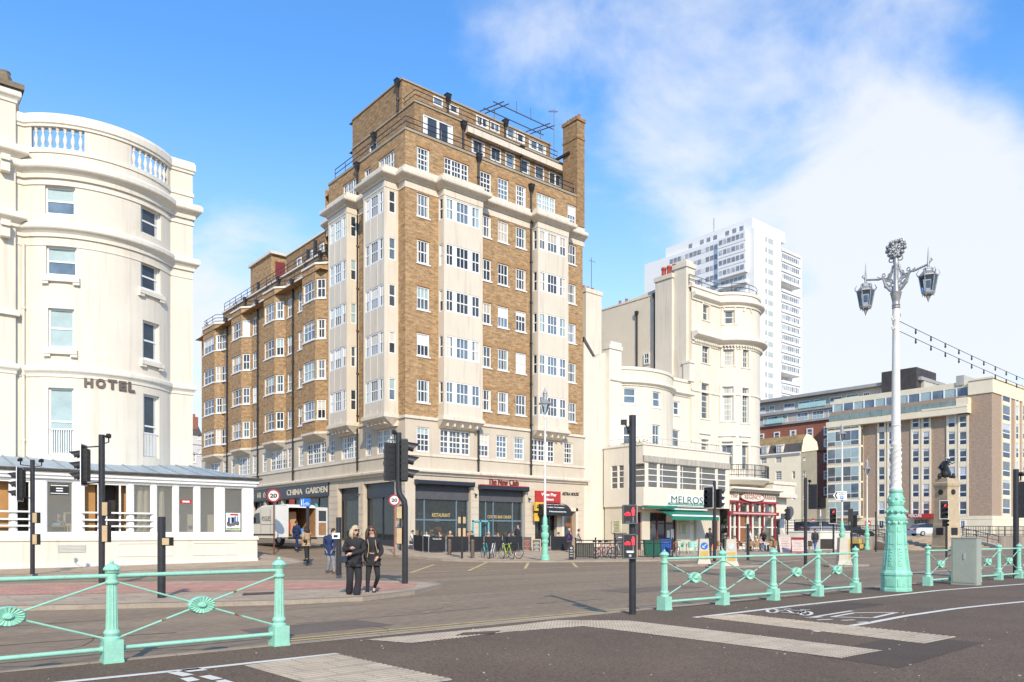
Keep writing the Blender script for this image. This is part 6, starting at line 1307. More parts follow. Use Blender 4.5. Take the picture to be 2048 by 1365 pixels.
# ================================================================== smaller street lamps
def street_lamp(base, z0, label, h=9.2, s=1.0):
    x, y = base; t = thing('street_lamp', label, 'street lamp', (x, y, z0), 0, 'white street lamps with mint bases across the road'); m = MB()
    m.lathe((x, y, z0), [(.24, 0), (.24, .25), (.17, .3), (.16, .9), (.2, .95), (.2, 1.05), (.15, 1.1), (.22, 1.3), (.22, 1.42), (.15, 1.5), (.18, 1.75), (.2, 1.85), (.13, 1.9), (.13, 2.2), (.1, 2.3), (.07, 2.45)], 12); m.build('base', MINT_LAMP, t, True)
    m = MB(); m.lathe((x, y, z0), [(.07, 2.4), (.05, h-1.6), (.08, h-1.58), (.05, h-1.5)], 10)
    for k in (0, PI): m.tube([(x, y, z0+h-1.55), (x+.2*math.cos(k), y+.2*math.sin(k), z0+h-1.25), (x+.3*math.cos(k), y+.3*math.sin(k), z0+h-.85)], .025, 5)
    m.build('column', LAMPWHITE, t, True); m = MB(); m.lathe((x, y, z0+h), [(.34, -.85), (.35, -.80), (.2, -.68), (.12, -.6), (.12, -.3), (.14, -.28), (.06, -.1), (.01, .1)], 12); m.build('lamp_hood', SILVER, t, True)
    m = MB(); m.lathe((x, y, z0+h), [(.03, -1.4), (.14, -1.2), (.24, -.86)], 10); m.build('lamp_glass', LANTERN, t, True); return t
b = gp(1090, 1121); street_lamp(b, 0, 'white street lamp standing in front of the newsagent and black awning')
b = gp(1684, 1105); street_lamp(b, 0, 'white street lamp behind the white directional sign', 9.9)
b = gp(1734, 1100); street_lamp(b, 0, 'white street lamp carrying a round red no entry sign', 8.0); NE = b
# ================================================================== traffic signals
LENS = M('dark_lens', (.03, .028, .03), .25, .2, 5, spec=.6); REDLIT = M('red_signal_light', (.9, .05, .04), .4, .05, 3, emit=2.2); SIGBLK = M('signal_black', (.018, .018, .02), .45, .2, 5); TANPLATE = M('tan_plate', (.50, .36, .20), .5, .12, 4)
CAMANG = math.atan2(-FW[1], -FW[0])
def head(parent, p, ang, n=3, lit=None, board=True, k=1.0, name='signal_head'):
    f = Vector((math.cos(ang), math.sin(ang), 0)); s = Vector((-f.y, f.x, 0)); Z_ = Vector((0, 0, 1)); p = Vector(p); h = .31*n*k; w_ = .15*k
    def bx(m, s0, s1, z0, z1, f0, f1): m.hexa([p+s*a+Z_*z+f*d for z in (z0, z1) for a, d in ((s0, f0), (s1, f0), (s1, f1), (s0, f1))])
    m = MB(); bx(m, -w_, w_, -h/2, h/2, -.13, .06)
    for i in range(n):   # ribbed back and side vents
        z = h/2-(i+.5)*h/n
        for q in (-.08, .08): bx(m, -w_-.012, w_+.012, z+q-.025, z+q+.025, -.1, -.02); bx(m, -.06, .06, z+q-.025, z+q+.025, -.145, -.1)
    for i in range(n):
        z = h/2-(i+.5)*h/n; R_ = .125*k; nn = 14; V = []
        for d, zz in ((.06, 0), (.40, 0)):
            for j in range(nn+1): a = -PI*.16+(PI*1.32)*j/nn; V.append(p+s*(R_*math.cos(a))+Z_*(z+R_*math.sin(a)-(.05 if d > .1 else 0))+f*(d if d < .1 else d*(.55+.45*max(0, math.sin(a)))))
        m.add(V, [(j, j+1, nn+2+j, nn+1+j) for j in range(nn)])
    o = m.build(name, SIGBLK, parent)
    for i in range(n):
        z = h/2-(i+.5)*h/n; m = MB(); m.disc(p+Z_*z+f*.058, .105*k, f, .02, 14); m.build('lens', REDLIT if lit == i else LENS, o)
    if board:
        m = MB(); bx(m, -.27*k, .27*k, -h/2-.12, h/2+.12, .0, .012); m.cur = 1
        for a in ((-.285*k, -.262*k, -h/2-.13, h/2+.13), (.262*k, .285*k, -h/2-.13, h/2+.13), (-.262*k, .262*k, h/2+.105, h/2+.13), (-.262*k, .262*k, -h/2-.13, -h/2-.105)): bx(m, *a, -.004, .018)
        m.build('backing_board', [SIGBLK, WHITE], o)
    return o
def sig_pole(label, base, z0, h, r=.075, pts=None, name='traffic_signal', cat='traffic light', group='traffic signals at the junction'):
    x, y = base; t = thing(name, label, cat, (x, y, z0), 0, group); m = MB(); m.tube(pts or [(x, y, z0), (x, y, z0+h)], r, 12); m.build('pole', POLE, t, True); return t
def detector(parent, x, y, z, dx): m = MB(); m.tube([(x, y, z-.05), (x+RT[0]*dx, y+RT[1]*dx, z)], .015, 5); m.tube([(x+RT[0]*dx, y+RT[1]*dx, z), (x+RT[0]*dx, y+RT[1]*dx, z+.12)], .02, 5); q = Vector((x+RT[0]*dx, y+RT[1]*dx, z+.18)); m.lathe(q, [(.05, -.06), (.07, -.04), (.07, .05), (.04, .07)], 8); m.tube([q, q+Vector((FW[0]*-.12, FW[1]*-.12, -.03))], .05, 6); m.build('detector', SIGBLK, parent)
def wait_box(parent, base, z, side=1, h=.38):
    x, y = base; r_ = Vector((RT[0], RT[1], 0))*side; f = Vector((FW[0], FW[1], 0)); p = Vector((x, y, z))+r_*.06; m = MB()
    def bx(a0, a1, d0, d1, z0, z1): m.hexa([p+r_*a+f*d+Vector((0, 0, zz)) for zz in (z0, z1) for a, d in ((a0, d0), (a1, d0), (a1, d1), (a0, d1))])
    bx(.0, .17, -.09, .09, 0, h); m.cur = 1; bx(.0, .15, -.105, -.09, .02, h-.02); m.build('push_button_unit', [SIGBLK, TANPLATE], parent)
def placed(px, py, z=0): b = gp(px, py, z); return b, dep(*b)
b, Y = placed(65, 1149); t = sig_pole('slim black signal pole furthest left, its lamps facing left', b, 0, (1149-920)*Y/FPX)
hp = at(40, Y-.3); head(t, (hp[0], hp[1], zat(969, *hp)), math.radians(152)); detector(t, b[0], b[1], zat(930, *b), -.42); detector(t, b[0], b[1], zat(932, *b), .32); 
for y0, y1 in ((940, 942), (997, 995)): m = MB(); m.tube([(b[0], b[1], zat(y0, *b)), (hp[0], hp[1], zat(y1, *hp))], .02, 5); m.build('bracket', POLE, t)

wait_box(t, b, zat(1047, *b)); wait_box(t, b, zat(1090, *b))
b, Y = placed(203.5, 1166); t = sig_pole('black signal pole with left facing lamps in front of the hotel veranda', b, 0, (1166-870)*Y/FPX, .085)
hp = at(168, Y-.2); head(t, (hp[0], hp[1], zat(931, *hp)), math.radians(152)); detector(t, b[0], b[1], zat(885, *b), .2); 
for y0, y1 in ((893, 895), (965, 968)): m = MB(); m.tube([(b[0], b[1], zat(y0, *b)), (hp[0], hp[1], zat(y1, *hp))], .02, 5); m.build('bracket', POLE, t)

wait_box(t, b, zat(1033, *b), 1, .42); wait_box(t, b, zat(1085, *b), 1, .5)
b, Y = placed(323, 1196); t = sig_pole('short thick black post with one tan push button box near the left railing', b, 0, (1196-1034)*Y/FPX, .085, name='push_button_post', cat='post', group='push button posts'); wait_box(t, b, zat(1092, *b), 1, .19)
b, Y = placed(810, 1168); x, y = b; o2 = at(797, Y); H_ = (1168-866)*Y/FPX; zz = lambda yy: zat(yy, *b)
t = sig_pole('tall cranked black signal pole beside the two women, lamps facing right', b, 0, 0, .088, [(x, y, 0), (x, y, zz(1015)), (x+(o2[0]-x)*.12, y+(o2[1]-y)*.12, zz(1003)), (x+(o2[0]-x)*.88, y+(o2[1]-y)*.88, zz(988)), (o2[0], o2[1], zz(976)), (o2[0], o2[1], zz(866))])
hp = at(811, Y-.1); head(t, (hp[0], hp[1], zz(922)), math.radians(-28), board=False, k=1.22); hp = at(780.5, Y+.1); head(t, (hp[0], hp[1], zz(924)), math.radians(75), board=False, k=1.15); detector(t, o2[0], o2[1], zz(878), -.12)
m = MB(); m.tube([(*at(779, Y), zz(963)), (*at(815, Y), zz(962))], .025, 6); m.tube([(*at(779, Y), zz(880)), (*at(815, Y), zz(879))], .02, 6); m.build('bracket', GREYSIG, t)
wait_box(t, (x-.02, y), zz(1039), -1, .38); wait_box(t, (x-.02, y), zz(1089), -1, .48)
b, Y = placed(677.5, 1151); t = sig_pole('black post with a small white notice behind the navy coated man', b, 0, (1151-1035)*Y/FPX, .095, name='sign_post', cat='post', group=None); m = MB(); q = at(672, Y-.15); r_ = Vector((RT[0], RT[1], 0)); p = Vector((q[0], q[1], zat(1078, *b)))
m.hexa([p+r_*a+Vector((0, 0, z))+Vector((FW[0], FW[1], 0))*d for z in (0, .2) for a, d in ((-.13, 0), (.13, 0), (.13, .03), (-.13, .03))]); m.cur = 1; m.hexa([p+r_*a+Vector((0, 0, z))+Vector((FW[0], FW[1], 0))*d for z in (.05, .13) for a, d in ((-.08, -.01), (.06, -.01), (.06, 0), (-.08, 0))]); m.build('notice', [WHITE, BLACKSIGN], t)
# crossing pole in the foreground with red man and red bicycle boxes
b, Y = placed(1265, 1229); x, y = b; zz = lambda yy: zat(yy, *b); t = sig_pole('thick black crossing pole in the foreground with red cycle and pedestrian signals', b, 0, (1229-831)*Y/FPX, .062)
r_ = Vector((RT[0], RT[1], 0)); f_ = Vector((-FW[0], -FW[1], 0)); Z_ = Vector((0, 0, 1))
def fbx(m, p, a0, a1, z0, z1, d0, d1): m.hexa([p+r_*a+Z_*z+f_*d for z in (z0, z1) for a, d in ((a0, d1), (a1, d1), (a1, d0), (a0, d0))])
GREENDIM = M('unlit_figure', (.20, .20, .20), .5)
for y0, y1 in ((1011, 1048), (1069, 1117)):
    q = at(1259.5, Y-.12); p = Vector((q[0], q[1], zz(y1))); hh = zz(y0)-zz(y1); m = MB(); fbx(m, p, -.115, .115, 0, hh, -.12, .03); m.cur = 1
    for a in ((-.12, -.105, 0, hh), (.105, .12, 0, hh), (-.105, .105, hh-.015, hh+.005), (-.105, .105, -.005, .012)): fbx(m, p, *a, -.02, .035)
    m.cur = 2; fbx(m, p, .115, .135, .01, hh-.01, -.1, .0); u_ = m.build('pedestrian_signal', [SIGBLK, GREYSIG, TANPLATE if y0 > 1050 else GREY], t)
    m = MB(); zt = hh-.05; m.disc(p+r_*.055+Z_*(zt-.005)+f_*.031, .017, f_, .006, 10); fbx(m, p, .03, .08, zt-.085, zt-.025, .03, .037); fbx(m, p, .036, .053, zt-.14, zt-.085, .03, .037); fbx(m, p, .058, .075, zt-.14, zt-.085, .03, .037)
    for a in (-.07, -.015): m.ring(p+r_*a+Z_*(zt-.115)+f_*.033, .021, .006, f_, 12, 4)
    m.tube([p+r_*-.07+Z_*(zt-.115)+f_*.034, p+r_*-.055+Z_*(zt-.08)+f_*.034, p+r_*-.025+Z_*(zt-.08)+f_*.034, p+r_*-.015+Z_*(zt-.115)+f_*.034], .007, 4); m.tube([p+r_*-.055+Z_*(zt-.08)+f_*.034, p+r_*-.04+Z_*(zt-.11)+f_*.034, p+r_*-.025+Z_*(zt-.08)+f_*.034], .007, 4); m.build('red_figure', M('red_figure_light', (.95, .03, .05), .4, .05, emit=1.7), u_)
    m = MB(); zt -= .17; m.disc(p+r_*.055+Z_*(zt)+f_*.031, .013, f_, .005, 8); fbx(m, p, .045, .066, zt-.06, zt-.015, .03, .035); m.tube([p+r_*.055+Z_*(zt-.05)+f_*.033, p+r_*.035+Z_*(zt-.1)+f_*.033], .007, 4); m.tube([p+r_*.055+Z_*(zt-.05)+f_*.033, p+r_*.075+Z_*(zt-.1)+f_*.033], .007, 4)
    for a in (-.06, -.02): m.ring(p+r_*a+Z_*(zt-.08)+f_*.033, .015, .005, f_, 10, 4)
    m.build('unlit_figure', GREENDIM, u_)
    if y0 > 1050: m = MB(); fbx(m, p, -.06, .06, .10, .135, .03, .04); m.build('push_button', WHITE, u_); m = MB(); m.disc(p+Z_*.05+f_*.03, .025, f_, .02, 10); m.build('push_button', GREY, u_)
m = MB(); q = at(1249, Y-.05); p = Vector((q[0], q[1], zz(845))); m.tube([(x, y, zz(862)), (x-r_.x*.09, y-r_.y*.09, zz(858)), p], .014, 5); m.hexa([p+r_*a+Z_*z+f_*d for z in (-.05, .03) for a, d in ((-.07, .06), (.03, .08), (.04, -.02), (-.06, -.05))]); m.lathe((x-r_.x*.05, y-r_.y*.05, zz(862)-.05), [(.04, 0), (.05, .05), (.04, .12)], 8); m.build('floodlight', BLACKIRON, t)
# signals across the junction
b, Y = placed(1429, 1121, -.05); t = sig_pole('twin headed signal with white bordered lamps in front of the restaurant sign', b, -.1, (1121-964)*Y/FPX+.1, .085); zz = lambda yy: zat(yy, *b); hp = at(1417, Y-.3); head(t, (hp[0], hp[1], zz(996)), CAMANG-math.radians(38)); hp = at(1438, Y+.1); head(t, (hp[0], hp[1], zz(997)), math.radians(-10), board=False, k=1.1)
b, Y = placed(1611, 1128, -.05); t = sig_pole('tall black signal pole with its head turned away beside the cafe boards', b, -.1, (1128-958)*Y/FPX+.1, .08); zz = lambda yy: zat(yy, *b); hp = at(1626, Y); head(t, (hp[0], hp[1], zz(994)), math.radians(20), board=False, k=1.3); detector(t, b[0], b[1], zz(970), .2)
b, Y = placed(1667, 1106); t = sig_pole('signal showing red left of the street lamp with the direction sign', b, -.1, (1106-1020)*Y/FPX, .07); hp = at(1665.5, Y-.3); head(t, (hp[0], hp[1], zat(1032, *hp)), CAMANG, lit=0)
b, Y = placed(1703, 1104); t = sig_pole('pair of dark signal heads seen from behind beside the no entry sign', b, -.1, (1104-1016)*Y/FPX, .07); hp = at(1701, Y-.2); head(t, (hp[0], hp[1], zat(1031, *hp)), math.radians(40), board=False, k=1.1); hp = at(1710, Y+.2); head(t, (hp[0], hp[1], zat(1043, *hp)), math.radians(20), board=False, k=1.05)
b, Y = placed(1893, 1112); t = sig_pole('signal showing red in front of the stone memorial', b, -.1, (1112-1000)*Y/FPX, .07); hp = at(1888, Y-.3); head(t, (hp[0], hp[1], zat(1020, *hp)), CAMANG, lit=0); hp = at(1890.5, Y-.25); head(t, (hp[0], hp[1], zat(1046, *hp)), CAMANG, n=2, board=False, k=.8)
b, Y = placed(2032, 1159, -.05); t = sig_pole('black signal pole at the far right edge of the view', b, -.1, (1159-942)*Y/FPX+.1, .085); hp = at(2052, Y); head(t, (hp[0], hp[1], zat(1000, *hp)), math.radians(20), board=False, k=1.25); detector(t, b[0], b[1], zat(960, *b), .15)
b, Y = placed(1575, 1104); t = sig_pole('small grey backed signal on a leaning bracket beside the parked cars', b, 0, (1104-1014)*Y/FPX, .06); hp = at(1575, Y-.2); head(t, (hp[0], hp[1], zat(1029, *hp)), math.radians(60), board=False, k=.95)
b, Y = placed(1752, 1104); sig_pole('plain black post between the mint street lamp and the ramp', b, 0, (1104-1024)*Y/FPX, .07, name='post', cat='post', group=None)
b, Y = placed(924, 1119); t = sig_pole('slim black post with tan push button boxes before the cafe windbreak', b, 0, (1119-1023)*Y/FPX, .06, name='push_button_post', cat='post', group='push button posts'); wait_box(t, b, zat(1048, *b), -1, .4); wait_box(t, b, zat(1074, *b), -1, .5); wait_box(t, b, zat(1048, *b), 1, .4); wait_box(t, b, zat(1074, *b), 1, .5)
b, Y = placed(1308.5, 1115); 
b, Y = placed(1496, 1119, -.05); sig_pole('plain black post standing in the road before the red restaurant', b, -.1, (1119-1050)*Y/FPX+.1, .085, name='post', cat='post', group=None)
b, Y = placed(801, 1113); t = sig_pole('black and grey push button post behind the speed sign on the cafe pavement', b, .1, (1113-1012)*Y/FPX, .07, name='push_button_post', cat='post', group='push button posts')
# ================================================================== signs
def round_sign(label, px, ybase, ydisc, rad, z0, txt=True, polemat=None, name='speed_limit_sign', cat='road sign', entry=False, par=None, backplate=0):
    b = gp(px, ybase, z0); Y = dep(*b); t = par or thing(name, label, cat, (b[0], b[1], z0), 0, None); zc = zat(ydisc, *b)
    if par is None: m = MB(); m.tube([(b[0], b[1], z0), (b[0], b[1], zc+.1)], .04, 8); m.build('pole', polemat or GREYSIG, t, True)
    p = Vector((b[0], b[1], zc))+f_*.07; rr = rad*Y/FPX; m = MB(); m.disc(p, rr, f_, .012, 28); m.build('sign_plate', REDSIGN, t)
    if entry: m = MB(); fbx(m, p, -rr*.68, rr*.68, -rr*.17, rr*.17, .012, .016); m.build('white_bar', WHITE, t)
    else:
        m = MB(); m.disc(p+f_*.012, rr*.76, f_, .004, 28); m.build('sign_face', WHITE, t)
        if txt:
            fr = Frame((p.x-r_.x*rr, p.y-r_.y*rr), (p.x+r_.x*rr, p.y+r_.y*rr)); text('numerals', '20', fr, rr*.45, zc-rr*.33, rr*1.1, rr*.66, BLACKSIGN, t, .018, .003, .045)
    return t
RP_ = M('rusty_pole', (.15, .065, .045), .6, .2, 6)
round_sign('20 speed limit sign on a rusty pole in front of the silver van', 548, 1115, 992, 13.3, .1, polemat=RP_); round_sign('20 speed limit sign on a reddish pole left of the cafe corner', 789, 1112, 1001, 11.2, .15, polemat=M('red_pole', (.30, .10, .07), .6, .2, 6))
q = NE; round_sign('round red no entry sign with a white bar on the street lamp', 1735, 1099, 1047, 6.5, 0, entry=True, name='no_entry_sign')
round_sign('small red no entry sign by the parked cars on the square', 1626, 1090, 1041, 4.2, .1, entry=True, name='no_entry_sign')
BLUE = M('sign_blue', (.02, .15, .50), .45, .1, 3)
b, Y = placed(615.5, 1128); t = thing('cycle_route_sign', 'blue cycle and pedestrian sign on a black pole beside the open van doors', 'road sign', (b[0], b[1], 0)); m = MB(); m.tube([(b[0], b[1], 0), (b[0], b[1], zat(1012, *b))], .075, 10); m.build('pole', POLE, t, True)
q = at(610.5, Y-.12); p = Vector((q[0], q[1], zat(1014, *b))); hh = zat(997.5, *b)-zat(1014, *b); m = MB(); fbx(m, p, -.25, .25, 0, hh, 0, .02); m.build('sign_plate', BLUE, t); m = MB(); fbx(m, p, -.085, -.07, .03, hh-.03, .02, .025); fbx(m, p, -.18, -.14, .05, .25, .02, .025); m.disc(p+r_*-.16+Z_*.29+f_*.02, .028, f_, .005, 8)
for a in (.02, .14): m.ring(p+r_*a+Z_*.11+f_*.022, .05, .009, f_, 12, 4)
m.tube([p+r_*.02+Z_*.11+f_*.024, p+r_*.06+Z_*.2+f_*.024, p+r_*.13+Z_*.2+f_*.024, p+r_*.14+Z_*.11+f_*.024], .009, 4); m.build('symbols', WHITE, t)
b = gp(1684, 1105); Y = dep(*b)-.25; q = at(1680, Y); p = Vector((q[0], q[1], zat(1000, *q))); ku = Y/FPX; t = thing('direction_sign', 'white arrow shaped direction sign for the square car park on the street lamp', 'road sign', (q[0], q[1], p.z)); hh = 17.5*ku
V = [p+r_*a*ku+Z_*z*ku+f_*d for d in (0, .02) for a, z in ((-14, 8.7), (-7.5, 17), (13.5, 17), (13.5, 0), (-7.5, 0))]; m = MB(); m.add(V, [(0, 1, 2, 3, 4), (9, 8, 7, 6, 5)]+[(i, (i+1) % 5, 5+(i+1) % 5, 5+i) for i in range(5)]); m.build('sign_plate', WHITE, t)
m = MB()
for s in (1, -1): m.hexa([p+r_*a*ku+Z_*(8.5+s*z)*ku+f_*d for d in (.02, .025) for a, z in ((-11, 0), (-8, 0), (-4.5, 7), (-7.5, 7))])
m.build('chevron', BLACKSIGN, t); fr = Frame((p.x-r_.x*3.5*ku, p.y-r_.y*3.5*ku), (p.x+r_.x*13*ku, p.y+r_.y*13*ku)); text('sign_lettering', 'Regency', fr, .03, p.z+12*ku, 15*ku, 3.6*ku, BLACKSIGN, t, .03, .003, 0); text('sign_lettering', 'Square', fr, .03, p.z+8.2*ku, 13*ku, 3.6*ku, BLACKSIGN, t, .03, .003, 0)
m = MB(); fbx(m, p+r_*3.5*ku, -3.2*ku, 3.2*ku, 1.2*ku, 7.5*ku, .02, .026); m.build('parking_panel', BLUE, t); text('sign_lettering', 'P', fr, 5.6*ku, p.z+2.2*ku, 3*ku, 4.4*ku, WHITE, t, .033, .003, .02)
# ================================================================== cabinet, bollards, bins
b = gp(1953, 1171.5); vf = on_u(1902, b[0]); uR = on_v(1963, b[1]); hC = 94*dep(*b)/FPX; CAB = M('grey_green_cabinet', (.34, .36, .30), .55, .08, 1.2, fine=(25, .05), stain=((.24, .25, .20), 1.6, .66))
t = thing('utility_cabinet', 'large grey green utility cabinet beside the far mint railing', 'cabinet', (b[0], b[1], 0)); m = MB(); m.box(b[0], uR, b[1], vf, 0, hC); m.box(b[0]-.015, uR+.015, b[1]-.015, vf+.015, hC, hC+.025); m.build('housing', CAB, t); m = MB(); m.box(b[0]-.012, b[0], b[1]+.04, vf-.04, .06, hC-.04); d_ = m.build('door', CAB, t); m = MB(); m.box(b[0]-.03, b[0]-.012, b[1]+.28, b[1]+.32, hC*.55, hC*.68); m.build('handle', GREY, d_)
for px, yb in ((899, 1113), (945, 1115.5)):
    b = gp(px, yb, .08); m = MB(); m.lathe((b[0], b[1], .08), [(.11, 0), (.11, .9), (.12, .91), (.12, .95), (.09, 1.0), (.03, 1.03)], 12); o = tag(m.build('bollard', M('bronze_bollard', (.12, .09, .065), .5, .2, 5), None, True), 'brown bollard %s the slim push button post' % ('left of' if px < 920 else 'right of'), 'bollard', 'brown bollards before the cafe')
YEL = M('bollard_yellow', (.55, .36, .10), .5, .1, 3); BODYW = M('bollard_white', (.54, .48, .38), .5, .08, 3)
def keep_left(label, px, yb, arrow, k=1.0, back=False):
    b = gp(px, yb, -.02); t = thing('keep_left_bollard', label, 'traffic bollard', (b[0], b[1], -.1), 0, 'illuminated traffic bollards'); p = Vector((b[0], b[1], -.02)); m = MB(); w_ = .26*k
    m.hexa([p+r_*a+Z_*z+f_*d for z, e in ((0, 1.25), (.2, 1.05)) for a, d in ((-w_*e, .16*e), (w_*e, .16*e), (w_*e, -.16*e), (-w_*e, -.16*e))]); m.hexa([p+r_*a+Z_*z+f_*d for z, e in ((.2, 1.0), (1.2*k, .82)) for a, d in ((-w_*e, .15), (w_*e, .15), (w_*e, -.15), (-w_*e, -.15))]); m.build('body', BODYW, t)
    m = MB(); fbx(m, p, w_*.66, w_*.88, .15, 1.12*k, .15, .16) if back else (fbx(m, p, -w_*.7, w_*.7, .22, .62*k, .15, .16)); m.build('yellow_panel', YEL, t)
    if arrow is not None: m = MB(); m.disc(p+Z_*.86*k+f_*.15, w_*.66, f_, .012, 20); d_ = m.build('arrow_disc', arrow, t); m = MB(); q = p+Z_*.86*k+f_*.165; m.tube([q+r_*.09+Z_*.09, q-r_*.07-Z_*.07], .018, 5); m.tube([q-r_*.08+Z_*.02, q-r_*.08-Z_*.08, q+r_*.02-Z_*.08], .018, 5); m.build('arrow', WHITE, d_)
    return b
bs = [keep_left('yellow and white keep left bollard with a blue arrow', 1407, 1128, BLUE), keep_left('tall white traffic bollard with a faded disc behind the mint railing', 1461, 1132, M('faded_disc', (.50, .52, .50), .5)), keep_left('pale traffic bollard seen from behind beside the white street lamp', 1687, 1130, None, 1.05, True)]
for (x, y), L0 in zip(bs, (4.2, 3.2, 2.6)):
    pts = [(x-L0*.5+.4, y-.5), (x+L0*.5, y-.6), (x+L0*.5+.4, y), (x+L0*.5, y+.6), (x-L0*.5+.4, y+.5), (x-L0*.5, y)]; m = MB(); m.prism(pts, -.2, -.02); struct('refuge_island', m, KERB)
def bin_(label, px0, px1, y0, y1, mat, Y=47.5):
    a, b_ = at(px0, Y), at(px1, Y); h = zat(y0, *a); lo = .0; t = thing('wheelie_bin', label, 'bin', ((a[0]+b_[0])/2, (a[1]+b_[1])/2, lo), 0, None); p = Vector(((a[0]+b_[0])/2, (a[1]+b_[1])/2, lo)); w_ = (px1-px0)*Y/FPX/2; m = MB()
    m.hexa([p+r_*q*e+Z_*z+f_*d*e for z, e in ((.08, .88), (h-.1, 1)) for q, d in ((-w_, .4), (w_, .4), (w_, -.4), (-w_, -.4))]); 
    for i in range(7): q = -w_*.85+w_*1.7*i/6; m.hexa([p+r_*(q*e+s)+Z_*z+f_*(d*e) for z, e in ((.1, .88), (h-.14, 1)) for s, d in ((-.02, .42), (.02, .42), (.02, .39), (-.02, .39))])
    m.build('body', mat, t); m = MB(); fbx(m, p, -w_*1.05, w_*1.05, h-.1, h, -.42, .44); m.build('lid', mat, t); m = MB(); [m.ring(p+r_*s*w_*.7+Z_*.08+f_*.3, .06, .03, r_, 10, 5) for s in (-1, 1)]; m.build('wheel', SIGBLK, t); m = MB(); fbx(m, p, -w_*.5, w_*.5, h*.78, h*.81, .41, .43); m.build('handle', WHITE, t)
bin_('dark green wheeled bin behind the black guard rail', 1288, 1318.5, 1080, 1115, M('bin_green', (.01, .12, .075), .5, .1, 3)); bin_('blue wheeled bin beside the green bin', 1319.5, 1340, 1079, 1112, M('bin_blue', (.02, .11, .42), .5, .1, 3), 48.2); bin_('grey brown storage bin standing by the cream wall of the restaurant pavilion', 1229, 1251, 1066, 1112, M('bin_brown', (.13, .11, .10), .6, .1, 3), 51)
# black guard rail
A_, B_ = Vector(gp(1151, 1119)), Vector(gp(1345, 1117)); pth = Path([tuple(A_), tuple(B_)]); t = thing('pedestrian_guard_rail', 'long black guard rail at the kerb in front of the bins', 'railing', (A_.x, A_.y, 0)); n = 5
for i in range(n+1): q = pth.xy(min(pth.len-.001, pth.len*i/n)); m = MB(); m.tube([(q.x, q.y, 0), (q.x, q.y, 1.12)], .035, 6); m.ball((q.x, q.y, 1.16), .055, 6); m.build('post', BLACKIRON, t)
m = MB()
for z in (.12, .88, 1.05): m.tube([(A_.x, A_.y, z), (B_.x, B_.y, z)], .025, 6)
m.build('rail', BLACKIRON, t); m = MB(); k = int(pth.len/.13)
for i in range(k):
    q = pth.xy(pth.len*(i+.5)/k); m.tube([(q.x, q.y, .12), (q.x, q.y, .88)], .011, 4, False)
m.build('infill_bars', BLACKIRON, t); SLAT = M('slatted_grey', (.14, .13, .10), .6, .15, 4); m = MB(); fr = pth.frame(.05, pth.len*.19)
for i in range(22): m.fbox(fr, fr.len*i/22, fr.len*(i+.7)/22, .1, .86, -.08, -.03)
m.build('slatted_panel', SLAT, t)
b = gp(1142.5, 1120); m = MB(); p = Vector((b[0], b[1], 0)); fbx(m, p, -.13, .13, 0, .78, -.06, .06); m.cur = 1
for z in (.18, .32, .46): fbx(m, p, -.08, .08, z, z+.05, .06, .065)
m.disc(p+Z_*.64+f_*.06, .07, f_, .006, 10); tag(m.build('bin_post', [SIGBLK, GREY]), 'short black post with white pictograms at the end of the guard rail', 'post')
# ================================================================== people
def skinned(chains, radii, joints, sub=2, root='pelvis', rscale=1.0):
    """one continuous skin grown round a skeleton: chains of joint names -> vertices, faces (local)"""
    names = []; edges = []
    for ch in chains:
        for n in ch:
            if n not in names: names.append(n)
        edges += [(names.index(a), names.index(b)) for a, b in zip(ch, ch[1:])]
    me = bpy.data.meshes.new('tmp'); me.from_pydata([joints[n] for n in names], sorted(set(edges)), []); o = bpy.data.objects.new('tmp', me); COL.objects.link(o)
    o.modifiers.new('s', 'SKIN'); sv = me.skin_vertices[0].data
    for i, n in enumerate(names): r = radii[n]; r = r if isinstance(r, tuple) else (r, r); sv[i].radius = (r[0]*rscale, r[1]*rscale); sv[i].use_root = (n == root)
    if root not in names: sv[0].use_root = True
    sb = o.modifiers.new('b', 'SUBSURF'); sb.levels = sub; sb.render_levels = sub
    dg = bpy.context.evaluated_depsgraph_get(); ev = bpy.data.meshes.new_from_object(o.evaluated_get(dg)); V = [tuple(v.co) for v in ev.vertices]; F = [tuple(p.vertices) for p in ev.polygons]
    bpy.data.objects.remove(o); bpy.data.meshes.remove(me); bpy.data.meshes.remove(ev); return V, F
IMG = -math.atan2(FW[0], FW[1])     # local x to the right, y away from the viewer
R_BODY = dict(pelvis=(.15, .105), waist=(.125, .09), chest=(.155, .11), upper=(.13, .095), neck=.052, jaw=(.062, .07), skull=(.078, .092), crown=(.06, .07), shl=.062, shr=.062, ell=.042, elr=.042, wrl=.028, wrr=.028, hil=.085, hir=.085, knl=.056, knr=.056, anl=.036, anr=.036, tol=.020, tor=.020)
def base_pose(h=1.7):
    k = h/1.7; J = dict(pelvis=(0, 0, .93), waist=(0, 0, 1.08), chest=(0, 0, 1.25), upper=(0, 0, 1.37), neck=(0, 0, 1.46), jaw=(0, -.015, 1.55), skull=(0, 0, 1.615), crown=(0, .005, 1.66), shl=(-.19, 0, 1.39), shr=(.19, 0, 1.39), ell=(-.235, .02, 1.12), elr=(.235, .02, 1.12), wrl=(-.23, -.04, .88), wrr=(.23, -.04, .88), hil=(-.095, 0, .88), hir=(.095, 0, .88), knl=(-.10, -.01, .49), knr=(.10, -.01, .49), anl=(-.10, .02, .085), anr=(.10, .02, .085), tol=(-.105, -.13, .035), tor=(.105, -.13, .035))
    return {n: (a*k, b*k, c*k) for n, (a, b, c) in J.items()}
SKIN = M('skin', (.56, .33, .23), .55, .08, 6); SKIN2 = M('skin_tan', (.46, .27, .18), .55, .08, 6)
